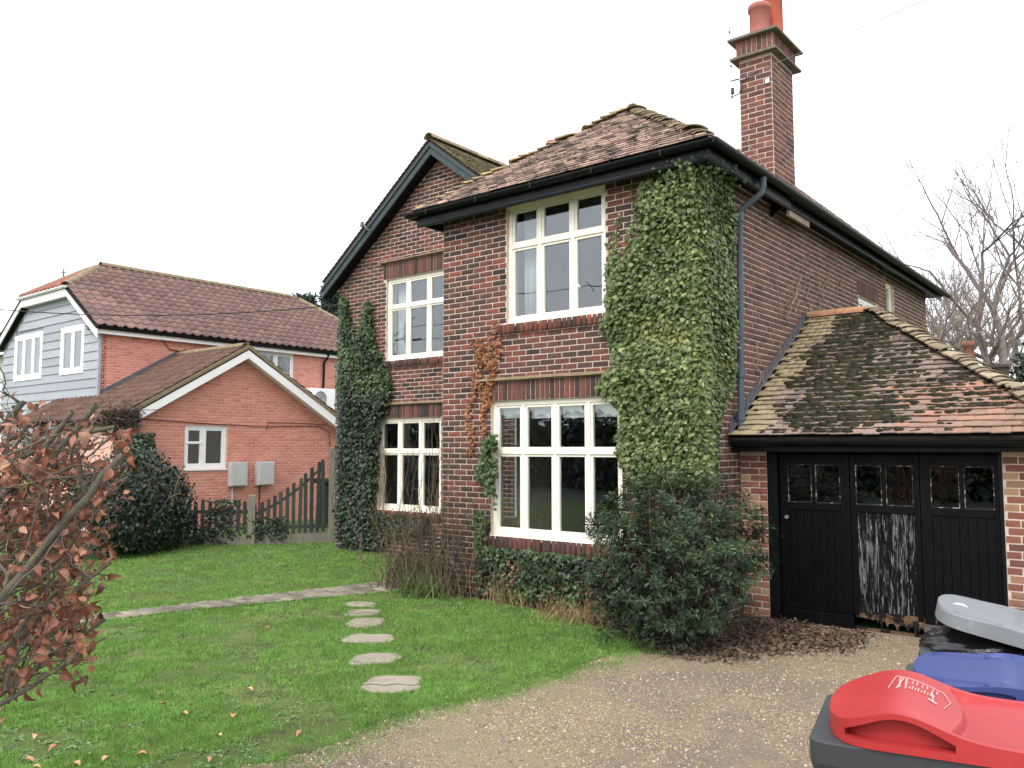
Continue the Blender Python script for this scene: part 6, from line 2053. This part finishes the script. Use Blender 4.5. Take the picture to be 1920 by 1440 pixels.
# ------------------------------------------------------------------ overhead lines
WIRE = mat('black_cable', color=(.02, .02, .022), rough=.5)


def wire(name, lab, A, B, sag, r=.006):
    pts = [np.asarray(A) * (1 - t) + np.asarray(B) * t + np.array([0, 0, -sag * 4 * t * (1 - t)]) for t in np.linspace(0, 1, 24)]
    V, Fq = tube_np(pts, r, 5)
    o = obj(name, np_mesh(name, V, Fq, None, True), mat('pale_wire', color=(.16, .16, .17), rough=.5) if 'thin' in lab else WIRE)
    tag(o, lab, 'wire')


wire('telephone_wire', 'thin telephone wire running up from the chimney bracket', b0 + [-.12, -.02, .13], at(1722, 0, 8.0) + (at(1722, 0, 8.0) - (b0 + [-.12, -.02, .13])) * .6, .03, .004)
wire('telephone_wire', 'thin telephone wire running from the chimney bracket behind the bay roof', b0 + [-.12, -.02, .13], at(1235, 218, 13.5) + (at(1235, 218, 13.5) - (b0 + [-.12, -.02, .13])) * .8, .05, .004)
wire('service_cable', 'pale thin cable drooping from the chimney to the side eaves', on(1393, 252, 'Y', CY0 - .03), on(1487, 372, 'X', -3.72), .06, .006)
wire('service_cable', 'black cable strung across in front of the neighbour house', at(-120, 568, 16), at(640, 571, 15.0), .22, .010)
# wire aerial with insulators
aer = thing('wire_aerial', 'thin vertical wire aerial with beads beside the chimney', 'aerial', tuple(b0 + [-.12, -.02, .14]))
A = b0 + [-.12, -.02, .13]
B = at(1362, -60, proj(A)[2])
MB().tube([A, B], .003, 5).build('wire', mat('pale_wire'), aer)
bd = MB()
for t in (.12, .42, .72):
    p = A + (B - A) * t
    bd.tube([p, p + [0, 0, .03]], .012, 6)
bd.build('insulator', WIRE, aer)
# small television aerial far behind the neighbour's roof
ta = thing('television_aerial', 'small television aerial behind the neighbour roof ridge', 'aerial', tuple(at(118, 530, 34)))
q = at(118, 545, 34)
MB().tube([q + [0, 0, -3.0], q + [0, 0, .9]], .03, 6).tube([q + RIGHT * -.12 + [0, 0, .75], q + RIGHT * .12 + [0, 0, .75]], .02, 5).tube([q + [0, 0, .3], q + [0, 0, .55]], .10, 6).build('mast', IRON, ta)

# ------------------------------------------------------------------ things across the road, seen only in the window panes
pole = thing('telegraph_pole', 'wooden telegraph pole beyond the road, mirrored in the upper panes', 'telegraph pole', (-24.2, -2.2, 0))
MB().tube([(-24.2, -2.2, -.2), (-24.2, -2.2, 7.0)], [.13, .10], 10).build('shaft', BARKD, pole)
MB().tube([(-24.9, -2.2, 6.3), (-23.5, -2.2, 6.3)], .05, 6).build('cross_arm', BARKD, pole)
wire('telephone_wire', 'wire strung from the telegraph pole along the road', (-24.2, -2.2, 6.8), (22, -3.5, 6.9), .5, .012)
wire('telephone_wire', 'lower wire strung from the telegraph pole along the road', (-24.2, -2.2, 6.3), (22, -3.5, 5.6), .5, .012)
oh = thing('opposite_hedge', 'tall clipped hedge on the far side of the road', 'hedge', (-12, -16, 0))
n = 26000
P = np.stack([rng.uniform(-48, 12, n), rng.uniform(-16.5, -15.2, n), rng.uniform(0, 1, n)], 1)
P[:, 2] *= 3.0 + 1.6 * vnoise(P[:, 0] * .5, P[:, 1], 5)
leaves('leaf', 'oval', P, rng.normal(0, .6, (n, 3)) + [0, 1, .3], .34, DARKE, oh, up=rng.normal(0, 1, (n, 3)))
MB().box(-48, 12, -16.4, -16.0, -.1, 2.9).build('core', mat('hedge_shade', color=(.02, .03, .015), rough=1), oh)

# ------------------------------------------------------------------ wheelie bins
def lerp(a, b, t): return a + (b - a) * t


def lid_mesh(L, Wd, side, top, pocket=None, front_r=.16, nx=130, nt=48):
    """lid as a strip of cross sections from front (x=0) to hinge (x=L).
    side(x): height of the side rail; top(x, v): height of the top, v=-1..1; pocket = (x0, x1, depth, z_low): hand recess in both side walls"""
    V = []
    xs = list(front_r * (1 - np.cos(np.linspace(0, math.pi / 2, 18))) * .999) + list(np.linspace(front_r, L, nx - 17)[1:])
    if pocket:
        xs += [pocket[0] - .002, pocket[0] + .004, pocket[1] - .004, pocket[1] + .002]
    xs = sorted(xs)
    rows = [0, .5, 1, 1, 1, 1.5, 2, 2.5, 3, 3, 3, 3.5, 4]       # 1..3 = recess
    for x in xs:
        e = max(0.0, 1 - x / front_r)
        hw = max(Wd / 2 * (1 - e ** 2.6) ** (1 / 2.6) if e < 1 else .004, .05)
        zs = side(x)
        wall = []
        inp = pocket and pocket[0] < x < pocket[1]
        if pocket:
            zb = pocket[3]
            tt = np.clip((x - pocket[0]) / (pocket[1] - pocket[0]), 0, 1)
            zt = max(zb + .004, zs - .016 - .012 * abs(2 * tt - 1) ** 2)
        else:
            zb, zt = zs * .3, zs * .7
        for i, rw in enumerate(rows):
            z = np.interp(rw, [0, 1, 3, 4], [0, zb, zt, zs])
            push = 0.0
            if inp and 3 <= i <= 9: push = pocket[2] * (1 if 4 <= i <= 8 else .9)
            if inp and i == 3: push = pocket[2] * .15
            wall.append((-hw - .010 * (1 - z / zs) + push, z))
        sec = [(x, y, z) for y, z in wall]
        for i in range(1, nt - 1):
            v = -1 + 2 * i / (nt - 1)
            vv = np.sign(v) * abs(v) ** .8
            ed = sstep(1.0, .90, abs(vv))
            sec.append((x, hw * vv * .995, float(lerp(zs, top(x, vv), ed))))
        sec += [(x, -y, z) for y, z in wall[::-1]]
        V += sec
    m = 2 * len(rows) + nt - 2
    n = len(xs)
    Fq = [(a * m + i, (a + 1) * m + i, (a + 1) * m + i + 1, a * m + i + 1) for a in range(n - 1) for i in range(m - 1)]
    Fq.append(tuple(range(m))); Fq.append(tuple(range((n - 1) * m, n * m))[::-1])
    return V, Fq


def bin_body(t, m, mb_loc, rz):
    """tapered body with a stepped rim, wheels and axle"""
    prof = [(.50, .46, .06, .05), (.50, .46, .10, .05), (.58, .51, .60, .03), (.645, .535, .88, .008), (.66, .545, .885, .0), (.70, .575, .93, -.01), (.70, .575, .998, -.01)]
    V, Fq = [], []
    for (Lx, Wy, z, x0) in prof:
        r = .05
        for (sx, sy) in ((0, -1), (1, -1), (1, 1), (0, 1)):
            cx_, cy_ = (x0 + r if sx == 0 else x0 + Lx - r), sy * (Wy / 2 - r)
            st = {(0, -1): math.pi, (1, -1): 1.5 * math.pi, (1, 1): 0, (0, 1): .5 * math.pi}[(sx, sy)]
            for k in range(4):
                th = st + k / 3 * math.pi / 2
                V.append((cx_ + r * math.cos(th), cy_ + r * math.sin(th), z))
    n = 16
    for a in range(len(prof) - 1):
        for i in range(n):
            Fq.append((a * n + i, a * n + (i + 1) % n, (a + 1) * n + (i + 1) % n, (a + 1) * n + i))
    Fq.append(tuple(range(n))[::-1]); Fq.append(tuple(range(len(V) - n, len(V))))
    o = MB().add(V, Fq).build('body', m, t, bevel=.006)
    # ribs under the rim, front grip
    rb = MB()
    for y in (-.2, -.07, .07, .2): rb.box(.0, .03, y - .006, y + .006, .80, .925)
    rb2 = rb.build('rib', m, t)
    bars = MB().tube([(.74, -.24, .96), (.74, .24, .96)], .016, 10).build('handle_bar', m, t)
    ax = MB().tube([(.60, -.27, .10), (.60, .27, .10)], .012, 8).build('axle', mat('grey_metal'), t)
    ws = []
    for s in (-1, 1):
        k = 24
        W_2 = MB().tube([(.60, s * .24, .10), (.60, s * .29, .10)], .10, k)
        ws.append(W_2.build('wheel', mat('rubber', color=(.02, .02, .02), rough=.8), t))
    return [o, rb2, bars, ax] + ws


def place(objs, t, loc, rz, tilt=None):
    for o in objs:
        o.parent = t; o.matrix_parent_inverse = Matrix.Identity(4)
        if tilt is not None and o.name.split('.')[0] in ('lid', 'lid_print', 'lid_scuff'):
            hx, hz, ang = tilt
            o.matrix_basis = Matrix.Translation((hx, 0, hz)) @ Matrix.Rotation(ang, 4, 'Y') @ Matrix.Translation((-hx, 0, -hz))
    t.location = loc
    t.rotation_euler = (0, 0, rz)


PLB = mat('charcoal_plastic', color=srgb(58, 62, 66), rough=.45, nscale=6, namt=.12, bump=.08, bscale=300, patch=[(srgb(96, 98, 98), 18, .66, .74)])
RED = mat('red_plastic', color=srgb(172, 30, 32), rough=.42, nscale=5, namt=.10, bump=.06, bscale=300, patch=[(srgb(186, 80, 76), 5, .60, .80)])
BLUE = mat('blue_plastic', color=srgb(40, 58, 118), rough=.5, nscale=5, namt=.12, bump=.06, bscale=300, patch=[(srgb(84, 102, 160), 4, .56, .76)])
GREY = mat('grey_plastic', color=srgb(112, 116, 120), rough=.5, nscale=5, namt=.12, bump=.06, bscale=300, patch=[(srgb(140, 144, 148), 5, .58, .76)])
PRINT = mat('white_print', color=srgb(206, 160, 156), rough=.6, namt=.1, nscale=50)
LIDL = .70


def red_side(x): return .050 + .062 * math.exp(-((x - .22) / .15) ** 2) + .018 * (x < .02) * 0


def red_top(x, v):
    dome = red_side(x) + .004 - .012 * (1 - v * v) * 0
    step = sstep(.395 - .05 * (v * v), .412 - .05 * (v * v), np.array(x))
    lowp = .040 - .006 * (1 - v * v)
    front = dome * (1 - .05 * v * v)
    tail = .016 * sstep(.62, .66, np.array(x))
    return float(lerp(front, lowp + tail, step * sstep(.93, .80, np.array(abs(v)))))


r1 = thing('wheelie_bin', 'charcoal wheelie bin with a closed domed red lid', 'wheelie bin', group='wheelie bins on the drive')
parts = bin_body(r1, PLB, None, 0)
V, Fq = lid_mesh(LIDL, .57, red_side, red_top, (.065, .37, .05, .022))
lid = MB().add([(x + .035, y, z + 1.0) for x, y, z in V], Fq).build('lid', RED, r1, smooth=True)
me_ = lid.modifiers.new('edges', 'EDGE_SPLIT'); me_.split_angle = math.radians(38)
parts.append(lid)
# faded white print moulded on the lid: a box outline with rows of illegible characters
pr_ = MB()


def on_lid(x, v):  # x along, v across (-1..1)
    return np.array([x + .035, v * .28 * .97, 1.0 + red_top(x, v) + .0035])


def stroke(pts, r=.0022):
    q = []
    for (a, b) in zip(pts[:-1], pts[1:]):
        for t in np.linspace(0, 1, 6)[:-1]: q.append(on_lid(lerp(a[0], b[0], t), lerp(a[1], b[1], t)))
    q.append(on_lid(*pts[-1])); pr_.tube(q, r, 5)


stroke([(.18, .0), (.20, .62), (.345, .45), (.365, .10), (.345, -.25)], .0014)
stroke([(.205, -.02), (.225, .55)])
for k in range(4):
    stroke([(.215 + .0 * k, .5 - k * .13), (.212, .44 - k * .13)], .0035)
    stroke([(.235, .50 - k * .13), (.231, .42 - k * .13)], .003)
for k in range(3):
    x = .255 + k * .03
    stroke([(x, .5 - .04 * k), (x - .004, .30 - .04 * k)], .0018)
    stroke([(x + .012, .46 - .04 * k), (x + .010, .32 - .04 * k)], .0025)
for k in range(9):
    stroke([(.245 + k * .009, .12 + .05 * (k % 2)), (.243 + k * .009, .04)], .0022)
stroke([(.31, .20), (.315, -.18)], .003); stroke([(.30, -.12), (.325, -.20)], .003)
prn = pr_.build('lid_print', PRINT, r1); parts.append(prn)
place(parts, r1, (-1.02, 2.975, 0), math.radians(12))

b_side = lambda x: .055 + .02 * math.exp(-((x - .33) / .12) ** 2) - .02 * float(sstep(.5, .7, np.array(x)))


def blue_top(x, v):
    base = .062 - .012 * float(sstep(.30, .36, np.array(x))) + .02 * math.exp(-((abs(v) - .80) / .14) ** 2) * float(sstep(.25, .45, np.array(x)))
    slot = -.022 * float(sstep(.70, .76, np.array(abs(v))) * sstep(.93, .88, np.array(abs(v))) * sstep(.05, .07, np.array(x)) * sstep(.26, .24, np.array(x)))
    return base + slot


b2_ = thing('wheelie_bin', 'wheelie bin with a flat blue lid between the red and grey lids', 'wheelie bin', group='wheelie bins on the drive')
parts = bin_body(b2_, PLB, None, 0)
V, Fq = lid_mesh(LIDL, .57, b_side, blue_top, (.08, .34, .02, .012))
lid = MB().add([(x + .035, y, z + 1.0) for x, y, z in V], Fq).build('lid', BLUE, b2_, smooth=True)
me_ = lid.modifiers.new('edges', 'EDGE_SPLIT'); me_.split_angle = math.radians(38)
parts.append(lid)
place(parts, b2_, (-.915, 3.66, 0), math.radians(9))

g_side = lambda x: .052 + .012 * math.exp(-((x - .3) / .16) ** 2)


def grey_top(x, v):
    rise = .020 * float(sstep(.30, .36, np.array(x)) * sstep(.72, .60, np.array(abs(v))))
    slot = -.03 * float(sstep(.70, .78, np.array(abs(v))) * sstep(.93, .86, np.array(abs(v))) * sstep(.07, .10, np.array(x)) * sstep(.27, .24, np.array(x)))
    return .062 + .006 * (1 - v * v) + rise + slot


b3_ = thing('wheelie_bin', 'wheelie bin with its grey lid propped open by a black bag', 'wheelie bin', group='wheelie bins on the drive')
parts = bin_body(b3_, PLB, None, 0)
V, Fq = lid_mesh(LIDL, .57, g_side, grey_top)
lid = MB().add([(x + .035, y, z + 1.0) for x, y, z in V], Fq).build('lid', GREY, b3_, smooth=True)
me_ = lid.modifiers.new('edges', 'EDGE_SPLIT'); me_.split_angle = math.radians(38)
parts.append(lid)
parts.append(MB().tube([(.10, -.08, 1.069), (.13, -.06, 1.0695), (.16, -.07, 1.07)], .003, 4).tube([(.11, -.04, 1.069), (.14, -.03, 1.0695), (.15, -.05, 1.07)], .004, 4).build('lid_scuff', mat('pale_scuff', color=srgb(196, 198, 200), rough=.7), b3_))
place(parts, b3_, (-1.0, 4.38, 0), math.radians(8), tilt=(.74, 1.0, math.radians(12)))
# black refuse bag bulging out of it
n1, n2 = 90, 46
V = []
for i in range(n2):
    ph = math.pi * i / (n2 - 1)
    for j in range(n1):
        th = 2 * math.pi * j / n1
        d = np.array([math.sin(ph) * math.cos(th), math.sin(ph) * math.sin(th), math.cos(ph)])
        cr_n = .07 * (abs(math.sin(th * 7 + 3 * math.sin(ph * 5))) - .5) * math.sin(ph) + .05 * (vnoise(np.array(th * 5.), np.array(ph * 6.), 3) - .5) + .04 * (vnoise(np.array(th * 13.), np.array(ph * 15.), 4) - .5)
        V.append((.32 + d[0] * .34 * (1 + cr_n), d[1] * .27 * (1 + cr_n), 1.0 + d[2] * .10 * (1 + cr_n * 1.5)))
Fq = [(i * n1 + j, (i + 1) * n1 + j, (i + 1) * n1 + (j + 1) % n1, i * n1 + (j + 1) % n1) for i in range(n2 - 1) for j in range(n1)]
bag = MB().add(V, Fq).build('refuse_bag', mat('black_bag_film', color=(.012, .012, .014), rough=.25, spec=.6, namt=.2, nscale=8, bump=.5, bscale=28), None, smooth=True)
bag.location = b3_.location; bag.rotation_euler = b3_.rotation_euler
tag(bag, 'crumpled black refuse bag bulging under the grey lid', 'bag')

# ------------------------------------------------------------------ lawn grass, gravel, leaf litter
def keepout(x, y):
    """path and stones"""
    k = inpoly(x, y, PATH_L + PATH_R[::-1])
    for sx, sy, r in STONE_XY: k |= ((x - sx) ** 2 + (y - sy) ** 2) < (r * .98) ** 2
    return k


GRASS = mat('grass_blade', ramp=[srgb(74, 122, 24), srgb(102, 156, 42), srgb(128, 172, 60), srgb(86, 136, 32), srgb(162, 186, 94), srgb(116, 160, 50)], rough=.65, spec=.2, nscale=1.4, namt=.28, transl=.25,
            patch=[(srgb(134, 150, 66), .8, .54, .76), (srgb(112, 112, 74), 2.6, .60, .78)])
n = 620000
u1, u2 = rng.uniform(0, 1, n), rng.uniform(0, 1, n)
px = u1 * 2000 - 40
py = 1015 + 445 * u2                                       # sample the view, so blades thin out with distance as the eye sees them
r = RIGHT[None] * (px - CX)[:, None] - UP[None] * (py - CY)[:, None] + FW[None] * F_PX
P = CAM + r * (-(CAM[2]) / r[:, 2])[:, None]
x, y = P[:, 0], P[:, 1]
dist = np.hypot(x, y)
kp = inpoly(x, y, LAWN) & ~keepout(x, y) & (rng.uniform(0, 1, n) < np.clip(dist / 9., .35, 1))
bare = vnoise(x * 2.1, y * 2.1, 4) * .6 + vnoise(x * 6.3, y * 6.3, 5) * .4
kp &= rng.uniform(0, 1, n) < np.clip((bare - .33) * 5.0, .05, 1)
P = P[kp]; P[:, 2] = .006
n = len(P)
# also a thinner even cover over the whole lawn, for views from the side
xe, ye = rng.uniform(-15, -4.2, 60000), rng.uniform(1.5, 10.8, 60000)
ke = inpoly(xe, ye, LAWN) & ~keepout(xe, ye)
# grass and moss straying over the gravel edge
yf = rng.uniform(1.5, 7.2, 26000); xf = np.interp(yf, [e[1] for e in EDGE], [e[0] for e in EDGE]) + rng.exponential(.10, 26000) - .05
kf = rng.uniform(0, 1, 26000) < vnoise(xf * 5, yf * 5, 2) * 1.1
P = np.concatenate([P, np.stack([xf[kf], yf[kf], np.full(kf.sum(), -.004)], 1)])
# tufts leaning over the edges of the path and the stones
for line in (PATH_L, PATH_R):
    q = np.array([along(line, t) for t in rng.uniform(.1, .98, 6000)]) + rng.normal(0, .028, (6000, 2))
    q = q[vnoise(q[:, 0] * 4, q[:, 1] * 4, 6) > .35]
    P = np.concatenate([P, np.concatenate([q, np.full((len(q), 1), .008)], 1)])
for sx, sy, sr in STONE_XY:
    th_ = rng.uniform(0, 2 * math.pi, 900); rr_ = sr * rng.normal(.93, .07, 900)
    P = np.concatenate([P, np.stack([sx + rr_ * np.cos(th_), sy + rr_ * np.sin(th_), np.full(900, .008)], 1)])
P = np.concatenate([P, np.stack([xe[ke], ye[ke], np.full(ke.sum(), .006)], 1)]); n = len(P)
dist = np.hypot(P[:, 0], P[:, 1])
lush = vnoise(P[:, 0] * .9, P[:, 1] * .9, 12)
nearhouse = sstep(7.2, 8.3, P[:, 1] + .35 * (P[:, 0] + 6))
h = (.016 + .022 * rng.uniform(0, 1, n) ** 1.5 + .012 * lush + .02 * rng.uniform(0, 1, n) * nearhouse)
wd = np.clip(dist * .00075, .0028, .011)
tri = np.array([(-.5, 0, 0), (.5, 0, 0), (.12, .95, .35)], float)
lean = np.stack([rng.normal(0, .55, n), rng.normal(0, .55, n), np.ones(n)], 1)
R = frames(np.cross(lean, rng.normal(0, 1, (n, 3))), lean.copy(), np.zeros(n))
tone = (.55 * vnoise(P[:, 0] * 9, P[:, 1] * 9, 21) + .25 * vnoise(P[:, 0] * 2.3, P[:, 1] * 2.3, 22) + .3 * rng.uniform(0, 1, n)) % 1.0
V, Fs, r_ = scatter_np(tri, [np.array([(0, 1, 2)])], P, R, np.stack([wd, h, h], 1), tone)
o = obj('grass', np_mesh('grass', V, Fs, r_), GRASS)
tag(o, 'short green lawn grass growing over the garden', 'grass', kind='stuff')

# gravel stones
PEB = mat('pebble', ramp=[srgb(174, 152, 116), srgb(152, 130, 98), srgb(196, 176, 142), srgb(116, 100, 80), srgb(160, 134, 104), srgb(104, 96, 84), srgb(206, 194, 170)], rough=.85, nscale=60, namt=.2)
DRIVE = EDGE + [(-4.3, 7.6), (-4.0, 8.6), (-3.9, 9.25), (-.9, 9.25), (3, 9.2), (3, -2)]
n = 190000
px, py = rng.uniform(380, 1960, n), rng.uniform(1150, 1500, n)
r = RIGHT[None] * (px - CX)[:, None] - UP[None] * (py - CY)[:, None] + FW[None] * F_PX
P = CAM + r * (-(CAM[2]) / r[:, 2])[:, None]
x, y = P[:, 0], P[:, 1]
ex = np.interp(y, [e[1] for e in EDGE], [e[0] for e in EDGE])
fromedge = x - ex
worn = vnoise(x * .7 + 3, y * .45, 3) * .55 + vnoise(x * 2.2, y * 2.2, 7) * .3 + .25 * np.clip(1.2 - fromedge, 0, 1)
kp = inpoly(x, y, DRIVE) & (rng.uniform(0, 1, n) < np.clip((worn - .30) * 2.6, .06, .9))
P = P[kp]; n = len(P)
xe, ye = rng.uniform(-4.7, 2, 16000), rng.uniform(1.5, 9.2, 16000)
ke = inpoly(xe, ye, DRIVE)
yf = rng.uniform(1.5, 7.4, 5000); xf = np.interp(yf, [e[1] for e in EDGE], [e[0] for e in EDGE]) - rng.exponential(.06, 5000) + .03
P = np.concatenate([P, np.stack([xf, yf, np.zeros(5000)], 1)])
P = np.concatenate([P, np.stack([xe[ke], ye[ke], np.zeros(ke.sum())], 1)]); n = len(P)
P[:, 2] = -.003
octv = np.array([(1, 0, 0), (-.9, .1, 0), (0, .8, .1), (.1, -.85, 0), (0, 0, .75), (.1, 0, -.6)], float)
octf = np.array([(0, 2, 4), (2, 1, 4), (1, 3, 4), (3, 0, 4), (2, 0, 5), (1, 2, 5), (3, 1, 5), (0, 3, 5)])
sz = np.clip(rng.lognormal(math.log(.0070), .42, n), .003, .02)
R = frames(rng.normal(0, .3, (n, 3)) + [0, 0, 1], rng.normal(0, 1, (n, 3)), np.zeros(n))
V, Fs, r_ = scatter_np(octv, [octf], P, R, np.stack([sz, sz * .8, sz * .65], 1), rng.uniform(0, 1, n))
o = obj('gravel', np_mesh('gravel', V, Fs, r_), PEB)
tag(o, 'loose buff gravel stones over the drive', 'gravel', kind='stuff')

# leaf litter blown against the garage and the shrub
LIT = mat('litter_leaf', ramp=[srgb(88, 66, 50), srgb(112, 84, 62), srgb(66, 52, 42), srgb(50, 42, 36), srgb(134, 104, 78)], rough=.9, nscale=20, namt=.25)
LITP = [(1215, 1215), (1130, 1172), (1300, 1150), (1380, 1130), (1460, 1150), (1570, 1180), (1640, 1192), (1600, 1222), (1480, 1222), (1380, 1238), (1300, 1236)]
n = 9000
px, py = rng.uniform(1120, 1700, n), rng.uniform(1125, 1245, n)
kp = inpoly(px + rng.normal(0, 12, n), py + rng.normal(0, 6, n), LITP)
px, py = px[kp], py[kp]
P = np.array([on(a, b, 'Z', .008) for a, b in zip(px, py)])
P = P[(P[:, 1] < 9.27) & ~((P[:, 0] < XS) & (P[:, 1] > YB))]
P[:, 2] = rng.uniform(.004, .03, len(P))
leaves('leaf_litter', 'oval', P, rng.normal(0, .45, P.shape) + [0, 0, 1], .05, LIT, None, up=rng.normal(0, 1, P.shape))['label'] = 'brown leaf litter drifted against the shrub and garage'
bpy.data.objects['leaf_litter']['category'] = 'leaf litter'
n = 2600
P = np.stack([rng.uniform(-8.0, -4.3, n), rng.uniform(7.7, 8.25, n), rng.uniform(.004, .03, n)], 1)
P = P[~inpoly(P[:, 0], P[:, 1], LAWN)]
o = leaves('leaf_litter', 'oval', P, rng.normal(0, .45, P.shape) + [0, 0, 1], .045, LIT, None, up=rng.normal(0, 1, P.shape))
tag(o, 'dead leaves lying in the bed below the bay window', 'leaf litter')
# single fallen beech leaves on the lawn
FALL = mat('fallen_leaf', ramp=[srgb(196, 140, 92), srgb(176, 112, 74), srgb(206, 160, 112)], rough=.8, nscale=30, namt=.15)
tv, tf = leaf_template('beech')
fm = np_mesh('fallen_leaf', tv, tf, None, True); fm.materials.append(FALL)
for i, (a, b) in enumerate([(500, 1178), (474, 1296), (352, 1341), (436, 1347), (415, 1381), (567, 1372), (395, 1422), (275, 1416), (168, 1415), (205, 1420), (300, 1320), (45, 1425), (110, 1400), (70, 1380), (60, 1440), (150, 1437)]):
    p = on(a, b, 'Z', .02)
    o = bpy.data.objects.new('fallen_leaf', fm); COL.objects.link(o)
    s = random.uniform(.05, .075)
    o.matrix_basis = Matrix.Translation(Vector((p[0], p[1], .026))) @ Matrix.Rotation(random.uniform(0, 6.28), 4, 'Z') @ Matrix.Rotation(random.uniform(-.3, .3), 4, 'X') @ Matrix.Diagonal((s, s, s, 1))
    tag(o, 'single dry brown beech leaf lying on the lawn', 'leaf', 'beech leaves fallen on the lawn')

# broad-leaved weeds and leaf scraps scattered through the lawn
WEED = mat('lawn_weed', ramp=[srgb(86, 128, 58), srgb(110, 150, 80), srgb(66, 104, 46), srgb(140, 150, 96)], rough=.6, nscale=9, namt=.25, transl=.15)
n = 1500
px, py = rng.uniform(0, 1150, n), rng.uniform(1060, 1440, n)
c = np.array([on(a, b, 'Z', .006) for a, b in zip(px, py)])
kp = inpoly(c[:, 0], c[:, 1], LAWN) & ~keepout(c[:, 0], c[:, 1]) & (vnoise(c[:, 0] * 1.7, c[:, 1] * 1.7, 31) > .5)
c = np.repeat(c[kp], 6, 0)
ang = rng.uniform(0, 2 * math.pi, len(c))
d_ = np.stack([np.cos(ang), np.sin(ang), np.full(len(c), .25)], 1)
o = leaves('lawn_weed', 'oval', c + d_ * .006, np.tile([0, 0, 1.], (len(c), 1)) + rng.normal(0, .2, c.shape), .034, WEED, None, up=d_, spin=.1)
tag(o, 'small broad leaved weeds growing in the lawn', 'weeds')
